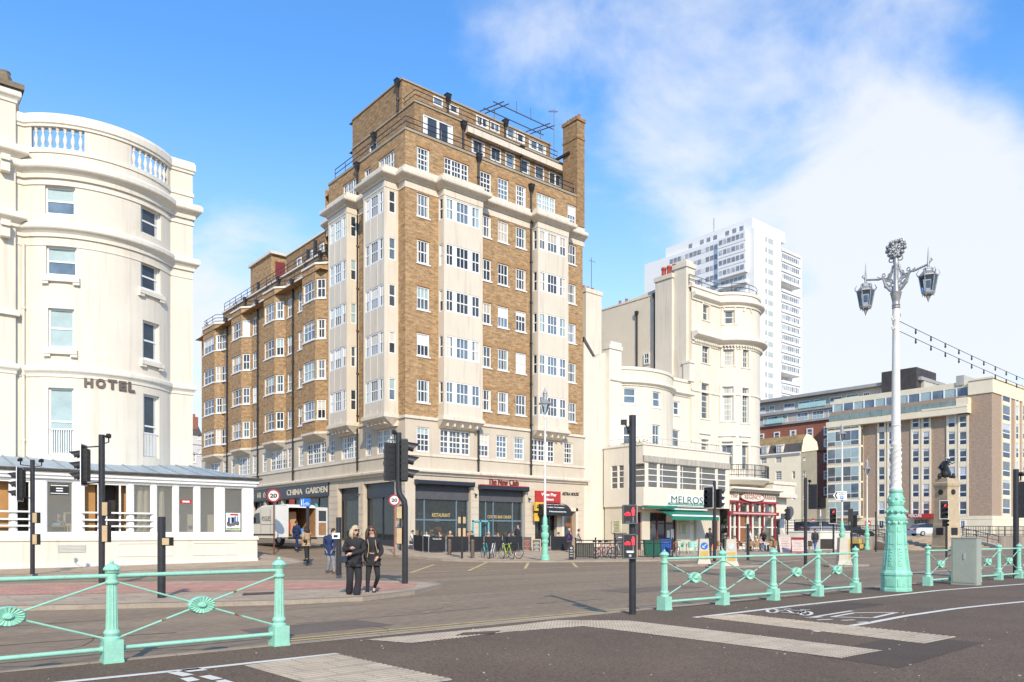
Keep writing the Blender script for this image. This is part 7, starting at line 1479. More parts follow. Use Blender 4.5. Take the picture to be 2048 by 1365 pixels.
CL = {n: M('cloth_'+n, c, .85, .2, 9, .25) for n, c in dict(black=(.026, .024, .027), charcoal=(.045, .045, .055), navy=(.018, .035, .10), denim=(.13, .16, .22), white=(.62, .58, .54), pink=(.55, .28, .27), tan=(.42, .28, .17), grey=(.22, .22, .24), red=(.36, .05, .05), cream=(.58, .50, .40), blue=(.06, .13, .33), purple=(.10, .07, .17), teal=(.05, .17, .17), brown=(.13, .075, .045)).items()}
HAIRS = dict(blonde=M('hair_blonde', (.54, .43, .28), .6, .3, 14, .3, stretch=(5, 5, .6)), dark=M('hair_dark', (.03, .018, .014), .5, .3, 14, .3, stretch=(5, 5, .6)), brown=M('hair_brown', (.08, .04, .022), .5, .3, 14, .3, stretch=(5, 5, .6)), grey=M('hair_grey', (.42, .40, .38), .6, .2, 14), bald=None)
ARMS = [['upper', 'shl', 'ell', 'wrl'], ['upper', 'shr', 'elr', 'wrr']]; LEGS = [['pelvis', 'hil', 'knl', 'anl'], ['pelvis', 'hir', 'knr', 'anr']]; SPINE = ['pelvis', 'waist', 'chest', 'upper', 'neck', 'jaw', 'skull', 'crown']
def person(label, loc, rz, J, top, legs, hair='brown', skin=None, sub=1, shoe='black', long_hair=0, coat=0.0, group=None, puff=1.18, flare=1.0, glasses=False, face=(0, -1), leg_r=1.12, sole=None, hands=(True, True)):
    t = thing('person', label, 'person', loc, rz, group); ox = Vector(loc)
    V3 = lambda n: Vector(J[n]); fd = Vector((face[0], face[1], 0)).normalized(); sd = Vector((fd.y, -fd.x, 0)); sd = -sd
    def local(V, F, name, mat, par, smooth=True):
        me = bpy.data.meshes.new(name); me.from_pydata(V, [], F); me.materials.append(mat); me.polygons.foreach_set('use_smooth', [smooth]*len(F)); me.update(); o = bpy.data.objects.new(name, me); COL.objects.link(o); o.parent = par; return o
    sm = skin or SKIN
    V, F = skinned([SPINE]+ARMS+[l+['to'+l[-1][-1]] for l in LEGS], R_BODY, J, sub)
    m = MB(); m.add(V, F); hd = V3('skull')
    # face: nose, ears, eyes, mouth; hands with five separate fingers
    ec = hd+fd*.0; m.add([ec+fd*.088+Vector((0, 0, .01)), ec+fd*.084+sd*.016+Vector((0, 0, -.035)), ec+fd*.084-sd*.016+Vector((0, 0, -.035)), ec+fd*.118+Vector((0, 0, -.03))], [(0, 1, 3), (0, 3, 2), (1, 2, 3)])
    for s in (1, -1): m.ball(ec+sd*(s*.078)+Vector((0, 0, -.012)), .02, 6, 1.5)
    for w_, e_, ok in (('wrl', 'ell', hands[0]), ('wrr', 'elr', hands[1])):
        if not ok: continue
        d = (V3(w_)-V3(e_)).normalized(); p = V3(w_); q = d.cross(Vector((0, 0, 1))); q = q.normalized() if q.length > .1 else sd; nrm = q.cross(d).normalized()
        m.tube([p-d*.01, p+d*.03, p+d*.085], [.024, .036, .036], 8)
        for i, (o_, ln) in enumerate(((-.027, .062), (-.009, .075), (.009, .07), (.027, .055))): b_ = p+d*.08+q*o_; m.tube([b_, b_+d*ln*.5-nrm*.004, b_+d*ln*.85-nrm*.022], [.0095, .009, .0065], 5)
        b_ = p+d*.03+q*.034; m.tube([b_, b_+q*.022+d*.028, b_+q*.026+d*.055-nrm*.01], [.011, .010, .007], 5)
    body = local(m.v, m.f, 'body', sm, t)
    m = MB()
    for s in (1, -1): m.ball(ec+fd*.083+sd*(s*.031)+Vector((0, 0, .003)), .0105, 6)
    e_ = local(m.v, m.f, 'eye', CL['black'], body); m = MB(); c = ec+fd*.083+Vector((0, 0, -.062)); m.tube([c-sd*.022-fd*.004, c+fd*.004, c+sd*.022-fd*.004], .006, 5); local(m.v, m.f, 'mouth', M('lips', (.40, .13, .11), .5), body)
    rr = {k: ((v[0]*puff, v[1]*puff) if isinstance(v, tuple) else v*puff) for k, v in R_BODY.items()}
    for k in ('shl', 'shr'): rr[k] = .070*puff
    for k in ('ell', 'elr'): rr[k] = .058*puff
    for k in ('wrl', 'wrr'): rr[k] = .040*puff
    Jc = dict(J); Jc['hem'] = tuple(V3('pelvis')+Vector((0, 0, -coat-.03))); rr['hem'] = (.165*puff, .12*puff); rr['pelvis'] = (.16*puff, .115*puff); Jc['collar'] = tuple(V3('upper').lerp(V3('neck'), .75)); rr['collar'] = .078*puff; rr['upper'] = (.11*puff, .085*puff)
    V, F = skinned([['hem', 'pelvis', 'waist', 'chest', 'upper', 'collar']]+ARMS, rr, Jc, sub); jk = local(V, F, 'jacket', CL[top], t)
    rr = dict(R_BODY); rr.update(pelvis=(.15, .11), hil=.098*leg_r, hir=.098*leg_r, knl=.062*leg_r*flare**.3, knr=.062*leg_r*flare**.3, anl=.046*leg_r*flare, anr=.046*leg_r*flare)
    V, F = skinned(LEGS, rr, J, sub); local(V, F, 'trousers', CL[legs], t)
    for s in 'lr':
        a, b_ = V3('an'+s), V3('to'+s); d = (b_-a); d.z = 0; d = d.normalized() if d.length > .01 else fd; m = MB(); zf_ = b_.z-.035
        m.tube([a-d*.07+Vector((0, 0, zf_+.045-a.z)), a+Vector((0, 0, zf_+.055-a.z)), b_+Vector((0, 0, .0)), b_+d*.05+Vector((0, 0, -.004))], [.046, .056, .05, .034], 8); o = local(m.v, m.f, 'shoe', CL[shoe], t)
        if sole: m = MB(); m.tube([a-d*.08+Vector((0, 0, zf_+.012-a.z)), b_+d*.06+Vector((0, 0, -.025))], [.045, .04], 8); local([(x, y, zf_+(z-zf_)*.3) for x, y, z in m.v], m.f, 'sole', CL[sole], o)
    if HAIRS[hair]:
        m = MB(); c = hd+Vector((0, 0, .012))-fd*.012
        R0 = .103; k = 7; V = []; n = 14
        for i in range(k+1):
            th = PI*.62*i/k
            for j in range(n):
                a = 2*PI*j/n; dirv = fd*math.cos(a)*math.sin(th)+sd*math.sin(a)*math.sin(th)*.92+Vector((0, 0, math.cos(th)*1.08)); front = max(0, math.cos(a))
                if i > 3 and front > .35: dirv = dirv*.78+Vector((0, 0, .25*front))
                V.append(c+dirv*R0*(1+.05*math.sin(5*a+i)))
        m.add(V, [(i*n+j, i*n+(j+1) % n, (i+1)*n+(j+1) % n, (i+1)*n+j) for i in range(k) for j in range(n)])
        if long_hair:
            for a in [x*.42 for x in range(-4, 5)]:
                dv = (-fd*math.cos(a)+sd*math.sin(a)); p0 = c+dv*.085+Vector((0, 0, .02)); m.tube([p0, p0+dv*.02+Vector((0, 0, -.09)), p0+dv*.028+Vector((0, 0, -long_hair*.7)), p0+dv*.012+Vector((0, 0, -long_hair))], [.03, .042, .038, .014], 6)
            for s in (1, -1): p0 = c+sd*(s*.08)+fd*.03; m.tube([p0+Vector((0, 0, .03)), p0+sd*(s*.02)+Vector((0, 0, -.08)), p0+sd*(s*.02)+fd*.02+Vector((0, 0, -long_hair))], [.026, .032, .012], 6)
        local(m.v, m.f, 'hair', HAIRS[hair], t)
    if glasses:
        m = MB(); nk = V3('upper').lerp(V3('neck'), .5); m.ring(nk+Vector((0, 0, 0)), .082, .030, (fd.x*.25, fd.y*.25, 1), 14, 7); local(m.v, m.f, 'collar', CL['charcoal'], jk)
        m = MB(); c = ec+fd*.088+Vector((0, 0, .006))
        for s in (1, -1): m.lathe((0, 0, 0), [(.001, 0)], 3) if False else m.add([c+sd*(s*.034)+sd*(.03*math.cos(q))+Vector((0, 0, .024*math.sin(q)))+fd*o_ for o_ in (0, .008) for q in [2*PI*i/10 for i in range(10)]], [tuple(range(10)), tuple(range(19, 9, -1))]+[(i, (i+1) % 10, 10+(i+1) % 10, 10+i) for i in range(10)]); m.tube([c+sd*(s*.06), ec+sd*(s*.078)], .005, 4)
        m.tube([c-sd*.01, c+sd*.01], .006, 4); local(m.v, m.f, 'sunglasses', M('sunglass_lens', (.01, .008, .008), .15, .1, 3, spec=.7), t)
    return t
def fix(J, **k): J = dict(J); J.update(k); return J
def legs_to(J, x, z=None): return J
# the two women crossing the road
def from_px(px0, yf, s, base, **pts):
    J = base_pose(1.68)
    for n, (px, py, d) in pts.items(): J[n] = ((px-px0)/s, d, (yf-py)/s)
    return J
b = gp(706, 1199, -.1); s_ = FPX/dep(*b)
J = from_px(706, 1199, s_, b, crown=(710.5, 1056, 0), skull=(711, 1061, 0), jaw=(712, 1065.5, -.03), neck=(709.5, 1071.5, .03), upper=(709, 1077, .01), chest=(709, 1092, 0), waist=(708, 1106, 0), pelvis=(708, 1119, 0), shl=(694.5, 1085, .02), shr=(724, 1084.5, .02), ell=(688.5, 1102, -.02), elr=(729, 1101, -.02), wrl=(706, 1097, -.24), wrr=(707, 1107, -.25), hil=(700.5, 1123, 0), hir=(715, 1123, 0), knl=(701, 1159, -.06), knr=(717.5, 1160, .0), anl=(696, 1190, .12), anr=(713, 1193.5, -.04), tol=(695.5, 1196, -.04), tor=(718, 1197.5, -.10))
person('blonde woman in sunglasses and black padded jacket hugging her arms', (b[0], b[1], -.1), IMG, J, 'black', 'black', 'blonde', sub=2, long_hair=.22, coat=.04, puff=1.2, flare=1.75, glasses=True, face=(.62, -.78), leg_r=1.15)
def skirt(pt, jt, z0, z1, r0, r1, squash=.72):
    m = MB(); q = Vector(jt['pelvis']); n = 18; V = []
    for z, r in ((z1, r1*.9), (z1*.6+z0*.4, (r0+r1)/2), (z0, r0), (z0, r0*.9)):
        for k in range(n): a = 2*PI*k/n; rr_ = r*(1+.03*math.sin(5*a)); V.append((q.x+rr_*math.cos(a), q.y+rr_*squash*math.sin(a), z))
    m.add(V, [(i*n+j, i*n+(j+1) % n, (i+1)*n+(j+1) % n, (i+1)*n+j) for i in range(3) for j in range(n)]); me = bpy.data.meshes.new('coat_skirt'); me.from_pydata([tuple(v) for v in m.v], [], m.f); me.materials.append(CL['black']); me.polygons.foreach_set('use_smooth', [True]*len(m.f)); o = bpy.data.objects.new('coat_skirt', me); COL.objects.link(o); o.parent = pt
skirt([o for o in bpy.data.objects if o.name.startswith('person')][-1], J, .76, 1.02, .205, .165)
m = MB(); P3 = lambda px, py, d: Vector((b[0], b[1], -.1))+Vector((RT[0], RT[1], 0))*((px-706)/s_)+Vector((FW[0], FW[1], 0))*d+Vector((0, 0, (1199-py)/s_))
V = [P3(*q) for q in ((681, 1113, -.20), (700, 1111, -.22), (697, 1124, -.24), (685, 1126, -.22), (681, 1113, -.02), (700, 1111, -.04), (698, 1125, -.03), (684, 1127, -.02))]; m.add(V, [(0, 1, 2, 3), (7, 6, 5, 4), (0, 4, 5, 1), (1, 5, 6, 2), (2, 6, 7, 3), (3, 7, 4, 0)]); bag = thing('handbag', 'glossy black handbag hanging at the blonde woman\'s elbow', 'handbag', tuple(P3(690, 1126, -.12))); m.build('body', M('black_leather', (.02, .02, .024), .25, .2, 6, spec=.6), bag); m = MB(); m.tube([P3(683, 1113, -.12), P3(685, 1104, -.13), P3(692, 1102, -.14), P3(698, 1111.5, -.13)], .010, 6); m.build('handle', CL['black'], bag)
b2 = gp(745, 1195, -.1); s2 = FPX/dep(*b2)
J = from_px(745, 1195, s2, b2, crown=(742.5, 1056, 0), skull=(742.5, 1061, 0), jaw=(743, 1065.5, -.03), neck=(744, 1072, .03), upper=(745, 1078, .01), chest=(746, 1092, 0), waist=(746.5, 1104, 0), pelvis=(746, 1118, 0), shl=(734, 1086, 0), shr=(756.5, 1086, .02), ell=(731, 1104, .06), elr=(763.5, 1104, .04), wrl=(730.5, 1120, -.04), wrr=(757, 1114, -.10), hil=(739.5, 1122, 0), hir=(752, 1122, 0), knl=(736.5, 1155, -.05), knr=(756, 1155, .0), anl=(735, 1187, -.02), anr=(744.5, 1178, .26), tol=(735.5, 1191.5, -.16), tor=(745, 1188, .16))
J['tol'] = (J['tol'][0], -.15, .04)
person('dark haired woman in sunglasses and open black bomber jacket walking', (b2[0], b2[1], -.1), IMG, J, 'black', 'black', 'brown', sub=2, long_hair=.36, coat=-.02, puff=1.16, flare=.9, glasses=True, face=(.15, -.98), leg_r=1.0, sole='white')
WZ = [o for o in bpy.data.objects if o.name.startswith('person')][-1]; JK = [c for c in WZ.children if c.name.startswith('jacket')][0]
def local_part(mb, name, mat, par):
    me = bpy.data.meshes.new(name); me.from_pydata([tuple(v) for v in mb.v], [], mb.f); me.materials.append(mat); o = bpy.data.objects.new(name, me); COL.objects.link(o); o.parent = par; return o
lp = lambda px, py, d: Vector(((px-745)/s2, d, (1195-py)/s2))
m = MB(); m.tube([lp(737, 1079, -.125), lp(739.5, 1090, -.15), lp(739, 1103, -.145), lp(736.5, 1115, -.15)], .008, 5); m.tube([lp(752, 1080, -.11), lp(754, 1092, -.14), lp(757, 1106, -.12)], .008, 5); local_part(m, 'zip', M('brass_zip', (.50, .36, .18), .4), JK)
m = MB(); m.tube([lp(741.5, 1106.5, -.135), lp(746, 1107, -.145), lp(750.5, 1106.5, -.135)], .016, 6); local_part(m, 'bare_midriff', SKIN, WZ)
b3 = gp(660, 1147, -.1); s3 = FPX/dep(*b3)
J = from_px(660, 1147, s3, b3, crown=(667.5, 1060.5, 0), skull=(667.5, 1063.5, 0), jaw=(669, 1068, -.02), neck=(665, 1071.5, 0), upper=(660, 1076, 0), chest=(659, 1084, 0), waist=(658.5, 1092, 0), pelvis=(660, 1101, 0), shl=(650.5, 1076, 0), shr=(668, 1077, 0), ell=(648.5, 1089, .05), elr=(670, 1089, .02), wrl=(656, 1097, -.10), wrr=(668, 1098, -.10), hil=(656, 1103, 0), hir=(663.5, 1103, 0), knl=(658, 1124, 0), knr=(667, 1123, 0), anl=(653.5, 1143, .1), anr=(669, 1142, -.1), tol=(655.5, 1145.5, .04), tor=(673, 1145.5, -.12))
person('man in a navy jacket and grey jeans walking behind the two women', (b3[0], b3[1], -.1), IMG, J, 'navy', 'grey', 'dark', sub=2, coat=.0, puff=1.22, flare=1.2, shoe='brown', face=(.9, -.3), leg_r=1.15, hands=(False, False))
def walker(label, px, yb, top, legs, hair, face=(1, 0), h=1.7, z=None, stride=.16, long_hair=0, coat=.08, Y=None, group=None, skin=None):
    b = gp(px, yb, z or 0) if Y is None else at(px, Y); zz_ = z if z is not None else gz(*b); J = base_pose(h); fx, fy = face
    for s, q in (('l', 1), ('r', -1)):
        J['an'+s] = (fx*stride*q, fy*stride*q+(.03 if q > 0 else 0), .085+.05*(q < 0)); J['kn'+s] = (fx*(stride*.5*q+.05), fy*(stride*.5*q+.05), .49); J['to'+s] = (fx*(stride*q+.14), fy*(stride*q+.14), .036); J['hi'+s] = (-fy*.08*q, fx*.08*q, .88)
        J['sh'+s] = (-fy*.19*q, fx*.19*q, 1.39*h/1.7); J['el'+s] = (-fy*.23*q-fx*.1*q, fx*.23*q-fy*.1*q, 1.13); J['wr'+s] = (-fy*.22*q-fx*.06*q+fx*.1, fx*.22*q-fy*.06*q+fy*.1, .92)
    return person(label, (b[0], b[1], zz_), IMG, J, top, legs, hair, skin, 1, 'black', long_hair, coat, group, 1.2, 1, False, face)
walker('woman with dark hair and a tan top at the open back of the van', 613, 1123, 'tan', 'black', 'dark', (-.6, .6), 1.6, .15, .08, .3)
walker('man in dark blue overalls unloading at the van\'s rear corner', 593, 1100, 'navy', 'navy', 'dark', (.5, .8), 1.7, .45, .05, Y=45.2)
walker('walker in a purple coat before the brown entrance door', 1139, 1106, 'purple', 'charcoal', 'grey', (1, .2), 1.65, .12)
walker('walker in a cream jacket at the left end of the guard rail', 1158, 1107, 'cream', 'grey', 'dark', (1, 0), 1.6, .1)
walker('man in charcoal jacket carrying an orange bag past the restaurant', 1420, 1115, 'charcoal', 'charcoal', 'brown', (.5, .85), 1.75, 0)
q = at(1424, 49.2); m = MB(); m.hexa([Vector((q[0], q[1], 0))+r_*a+Z_*z+f_*d for z in (.42, .86) for a, d in ((-.13, .09), (.15, .09), (.15, -.06), (-.13, -.06))]); bg_ = thing('carrier_bag', 'bright orange carrier bag held by the man in charcoal', 'bag', (q[0], q[1], .42)); m.build('body', M('orange_bag', (.75, .24, .05), .5, .15, 6), bg_); m = MB(); m.tube([Vector((q[0], q[1], .86))-r_*.08, Vector((q[0], q[1], .95)), Vector((q[0], q[1], .86))+r_*.1], .012, 5); m.build('handle', M('orange_bag', (.75, .24, .05)), bg_)
walker('man in dark jacket and blue jeans holding a phone by the ramp', 1630, 1106, 'charcoal', 'blue', 'dark', (-.3, -.9), 1.75, 0, .06)
walker('bald man in a white and dark jacket standing behind the windbreak', 1036, 1106, 'charcoal', 'charcoal', 'bald', (-.8, -.4), 1.75, .3, .05, Y=53.5)
walker('waiter in white shirt with dark apron before the red restaurant', 1500, 1104, 'white', 'black', 'brown', (.8, -.3), 1.75, 0, .08, Y=64)
walker('waitress in black standing among the cafe tables', 1526, 1100, 'black', 'black', 'brown', (-.4, -.9), 1.7, 0, .04, .25, Y=64.5)
def sitter(label, px, Y, top, legs, hair, face, group, z=None, long_hair=0, skin=None, h=1.68):
    b = at(px, Y); zz_ = gz(*b) if z is None else z; fx, fy = face; n_ = math.hypot(fx, fy); fx, fy = fx/n_, fy/n_; J = base_pose(h); dz = -.45
    for k in ('pelvis', 'waist', 'chest', 'upper', 'neck', 'jaw', 'skull', 'crown', 'shl', 'shr', 'hil', 'hir'): x, y, zc = J[k]; J[k] = (x, y, zc+dz)
    for k in ('neck', 'jaw', 'skull', 'crown', 'upper'): x, y, zc = J[k]; J[k] = (x+fx*.06, y+fy*.06, zc)
    for s, q in (('l', 1), ('r', -1)):
        J['hi'+s] = (-fy*.09*q, fx*.09*q, .47); J['kn'+s] = (-fy*.12*q+fx*.42, fx*.12*q+fy*.42, .5); J['an'+s] = (-fy*.12*q+fx*.40, fx*.12*q+fy*.40, .09); J['to'+s] = (-fy*.12*q+fx*.54, fx*.12*q+fy*.54, .036)
        J['sh'+s] = (-fy*.19*q+fx*.03, fx*.19*q+fy*.03, .94); J['el'+s] = (-fy*.25*q+fx*.12, fx*.25*q+fy*.12, .72); J['wr'+s] = (-fy*.13*q+fx*.36, fx*.13*q+fy*.36, .76)
    return person(label, (b[0], b[1], zz_), IMG, J, top, legs, hair, skin, 1, 'black', long_hair, .0, group, 1.15, 1, False, face)
G1 = 'people sitting at the cafe tables'
for a in (('diner in a white shirt at the left end of the windbreak, dark hair', 824, 49.6, 'white', 'charcoal', 'dark', (1, -.2)), ('dark haired diner in a broad white shirt leaning over a table', 852, 49.9, 'white', 'denim', 'brown', (.6, -.6)), ('diner in a pale pink top facing left behind the windbreak', 881, 50.2, 'pink', 'charcoal', 'brown', (-1, -.3)), ('fair haired diner left of the slim push button post', 901, 50.6, 'tan', 'denim', 'blonde', (-.5, -.8)), ('diner in a red top right of the slim push button post', 934, 51.2, 'red', 'charcoal', 'dark', (.8, -.4)), ('diner in a charcoal top beside the teal open door', 945, 52.0, 'charcoal', 'charcoal', 'brown', (-.7, -.5)), ('grey haired diner in pink behind the teal bicycle', 976, 51.8, 'pink', 'grey', 'grey', (.9, -.2)), ('dark haired diner in tan between the two pairs of bicycles', 998, 52.2, 'tan', 'grey', 'brown', (-.9, -.2)), ('diner in pale blue grey right behind the lime bicycle', 1016, 52.6, 'grey', 'denim', 'dark', (.9, .1)), ('diner in a teal top facing the bald man', 1028, 53.0, 'teal', 'grey', 'brown', (-.9, -.3)), ('seated person in white at the orange topped stall by the lamp', 1116, 55.0, 'white', 'denim', 'dark', (.8, -.3))): sitter(*a, G1)
for i, a in enumerate((('cafe customer in black sitting left of the plain road post', 1454, 62.0, 'black', 'black', 'brown', (.9, -.2)), ('cafe customer in brown beside the left of the entrance', 1470, 63.0, 'brown', 'denim', 'dark', (-.8, -.2)), ('fair haired cafe customer in cream sitting right of the road post', 1511, 61.5, 'cream', 'denim', 'blonde', (.9, .1)), ('cafe customer in pink sitting at a white table', 1520, 62.4, 'pink', 'blue', 'brown', (.7, -.5)), ('cafe customer in teal sitting close to the leaning menu board', 1546, 62.0, 'teal', 'charcoal', 'dark', (-.9, -.1)))): sitter(*a, G1, 0)
b = (VER.a(118)-9, 38.3); sitter('elderly white haired man sitting at a table inside the veranda window', 118, dep(*b), 'grey', 'charcoal', 'grey', (.1, -1), G1, 1.0)
m = MB(); q = (b[0]-.05, 37.75); m.box(q[0]-.55, q[0]+.55, q[1]-.35, q[1]+.35, 1.72, 1.77); t = thing('dining_table', 'wooden table with blue napkins inside the veranda window', 'table', (q[0], q[1], 1.0)); m.build('table_top', M('pale_wood', (.42, .26, .12), .5, .2, 5), t)
for dx in (-.5, .5):
    for dy in (-.3, .3): m = MB(); m.box(q[0]+dx-.03, q[0]+dx+.03, q[1]+dy-.03, q[1]+dy+.03, 1.0, 1.72); m.build('leg', WOOD, t)
m = MB(); m.box(q[0]-.1, q[0]+.2, q[1]-.2, q[1], 1.772, 1.88); tag(m.build('napkin_box', M('pale_blue_box', (.20, .45, .60), .5)), 'pale blue napkin box on the table inside the veranda', 'box')
# ================================================================== cafe furniture, windbreaks, boards
WICK = M('wicker', (.36, .21, .09), .7, .3, 14, .3); ALU = M('aluminium', (.55, .54, .52), .3, .1, 4, metal=.7)
def cafe_chair(label, cat='chair', seatmat=None, legmat=None, group=None, name='cafe_chair'):
    t = thing(name, label, cat, (0, 0, 0), 0, group); m = MB(); m.lathe((0, 0, .43), [(.22, 0), (.23, .02), (.22, .045)], 10); m.build('seat', seatmat or WICK, t)
    m = MB(); V = []; n = 8
    for z, k in ((.46, .22), (.86, .26)):
        for d in (0, .025):
            for j in range(n+1): a = PI*.12+PI*.76*j/n; V.append(((k-d)*math.cos(a), (k-d)*math.sin(a), z))
    w_ = n+1; m.add(V, [(j, j+1, 2*w_+j+1, 2*w_+j) for j in range(n)]+[(w_+j+1, w_+j, 3*w_+j, 3*w_+j+1) for j in range(n)]+[(2*w_+j, 2*w_+j+1, 3*w_+j+1, 3*w_+j) for j in range(n)]); m.build('backrest', seatmat or WICK, t)
    for sx in (-1, 1):
        for sy in (-1, 1): m = MB(); m.tube([(sx*.16, sy*.14, .44), (sx*.22, sy*.22, 0)], .018, 6); m.build('leg', legmat or ALU, t)
        m = MB(); m.tube([(sx*.25, .12, .7), (sx*.26, -.1, .68), (sx*.2, -.17, .44)], .018, 6); m.build('armrest', legmat or ALU, t)
    return t
def cafe_table(label, topmat, group=None):
    t = thing('cafe_table', label, 'table', (0, 0, 0), 0, group); m = MB(); m.lathe((0, 0, .71), [(.36, 0), (.38, .01), (.38, .03), (.36, .035)], 16); m.build('table_top', topmat, t); m = MB(); m.tube([(0, 0, .05), (0, 0, .71)], .035, 8); m.build('pedestal', ALU, t)
    for k in range(4): m = MB(); a = PI/4+k*PI/2; m.tube([(0, 0, .06), (.32*math.cos(a), .32*math.sin(a), .02)], .022, 5); m.build('foot', ALU, t)
    return t
GC = 'wicker chairs outside the red restaurant'
spots = [('facing right at the far left, beside the pale bollard', 1440, 61, .4), ('behind the tall white bollard', 1462, 60.5, 2.6), ('left of the plain road post', 1484, 61.2, 1.1), ('under the waiter, right of the road post', 1502, 60.3, 2.2), ('turned away, second right of the road post', 1512, 59.6, 3.0), ('beside the cream clad customer', 1520, 60.2, .6), ('nearest the leaning menu board', 1541, 60.2, 2.9), ('just left of the leaning menu board', 1550, 61.5, 1.5), ('first right of the red edged board', 1594, 60.5, 2.7), ('second right of the red edged board', 1601, 61.4, .5), ('left of the tall black signal pole', 1606, 60.2, 1.9), ('immediately right of the tall signal pole', 1619, 60.6, 2.8), ('rightmost, beside the man with the phone', 1623, 62.0, .9)]
CH0 = None
for tx, px, Y, rz in spots:
    q = at(px, Y); lab = 'wicker cafe chair '+tx
    if CH0 is None: CH0 = cafe_chair(lab, group=GC); CH0.location = (q[0], q[1], 0); CH0.rotation_euler = (0, 0, rz)
    else: dup(CH0, (q[0], q[1], 0), rz, lab)
GT = 'round tables outside the red restaurant'; T0 = None
for tx, px, Y in (('behind the white bollard', 1468, 61.6), ('right behind the plain road post', 1492, 60.8), ('in front of the pink clad customer', 1527, 61.2), ('between the red edged board and the signal pole', 1600, 62.2)):
    q = at(px, Y); lab = 'white topped cafe table '+tx
    if T0 is None: T0 = cafe_table(lab, WHITE, GT); T0.location = (q[0], q[1], 0)
    else: dup(T0, (q[0], q[1], 0), 0, lab)
MINTC = M('mint_chair', (.30, .60, .50), .5, .1, 4); C2 = None
for tx, px, Y, rz in (('left of the mint table', 1362, 55, 4.2), ('right of the mint table, turned from the road', 1383, 54.4, 2.2), ('nearest the yellow and blue bollard', 1393, 55.5, .3)):
    q = at(px, Y); lab = 'pale mint plastic chair '+tx
    if C2 is None: C2 = cafe_chair(lab, seatmat=MINTC, legmat=MINTC, group='mint chairs outside the seafood restaurant', name='plastic_chair'); C2.location = (q[0], q[1], 0); C2.rotation_euler = (0, 0, rz)
    else: dup(C2, (q[0], q[1], 0), rz, lab)
q = at(1373, 55.2); tt = cafe_table('round mint table outside the seafood restaurant', MINTC); tt.location = (q[0], q[1], 0)
def a_board(label, px, yb, z, w_, h, frame, panel, lines, lean=.16, yaw=0):
    b = gp(px, yb, z); t = thing('menu_board', label, 'menu board', (b[0], b[1], z)); rr = Vector((math.cos(IMG+yaw), math.sin(IMG+yaw), 0)); ff = Vector((rr.y, -rr.x, 0)); p = Vector((b[0], b[1], z))
    for s in (1, -1):
        m = MB(); B = lambda a, k, o: p+rr*a+Z_*(h*k)+ff*(s*(.28-lean*1.6*k+o*1.0))
        m.hexa([B(a, k, o) for k in (0, 1) for a, o in ((-w_/2, 0), (w_/2, 0), (w_/2, -.03), (-w_/2, -.03))]); o = m.build('board', frame, t); m = MB(); m.hexa([B(a, k, o) for k in (.12, .94) for a, o in ((-w_/2+.05, .006), (w_/2-.05, .006), (w_/2-.05, -.005), (-w_/2+.05, -.005))]); o2_ = m.build('panel', panel, o)
        if s == 1:
            m = MB(); n = 7
            for i in range(n): k = .2+.66*i/n; e = (.12, .2, .09)[i % 3]; m.hexa([B(a, kk, oo) for kk in (k, k+.035) for a, oo in ((-w_/2+e, .010), (w_/2-e, .010), (w_/2-e, .004), (-w_/2+e, .004))])
            m.build('lettering', lines, o2_)
BOARDTXT = M('board_ink', (.40, .20, .18), .6); CHALK = M('chalk_red', (.55, .12, .10), .6)
a_board('dark chalkboard with red and white lines, left of the wooden framed one', 1054, 1107, .05, .62, 1.15, SIGBLK, BLACKSIGN, CHALK); a_board('wooden framed chalkboard beside the white street lamp', 1073, 1108, .05, .6, 1.0, M('pine_frame', (.50, .30, .13), .5, .2, 5), BLACKSIGN, GREY)
a_board('tall white menu board leaning among the cafe tables', 1568, 1105, 0, 1.0, 1.35, M('board_frame', (.55, .48, .42), .6), M('board_white', (.56, .50, .45), .6), BOARDTXT, .2, .25); a_board('red edged white menu board right of the tall one', 1595, 1106, 0, .9, 1.15, REDF, M('board_white', (.56, .50, .45), .6), BOARDTXT, .2, -.2)
def windbreak(label, pts, h=1.0):
    p = Path(pts); t = thing('canvas_windbreak', label, 'windbreak', (pts[0][0], pts[0][1], gz(*pts[0])), 0, 'black canvas windbreaks round the cafe tables')
    for i, (a, b_) in enumerate(zip(p.p, p.p[1:])):
        za, zb = gz(a.x, a.y), gz(b_.x, b_.y); n_ = p.n[i]*.012; m = MB(); tt_ = (b_-a).normalized()*.06; a2, b2_ = a+tt_, b_-tt_
        m.hexa([(q.x, q.y, z) for z0_ in (.08, h) for q, z in ((a2+n_, za+z0_), (b2_+n_, zb+z0_), (b2_-n_, zb+z0_), (a2-n_, za+z0_))]); m.build('canvas_panel', M('black_canvas', (.020, .020, .023), .8, .25, 2), t)
        if i == 2: fr = Frame(tuple(a2), tuple(b2_)); text('canvas_lettering', 'The New Club', fr, fr.len*.2, za+h-.2, fr.len*.55, .11, WHITE, t, .02, .004, 0)
    for q in p.p: z = gz(q.x, q.y); m = MB(); m.tube([(q.x, q.y, z), (q.x, q.y, z+h+.05)], .022, 6); m.lathe((q.x, q.y, z), [(.2, 0), (.2, .02), (.03, .03)], 10); m.build('post', ALU, t, True)
wl_ = lambda px, v: (on_v(px, v), v)
windbreak('long black windbreak in front of the brick block cafe', [(26.9, 41.6), wl_(846, 40.3), wl_(857, 39.6), wl_(892, 39.5), wl_(938, 39.4), wl_(968, 39.35), wl_(1005, 39.3), wl_(1046, 39.3)]); windbreak('short black windbreak right of the white street lamp', [wl_(1101, 39.4), wl_(1141, 39.3)])
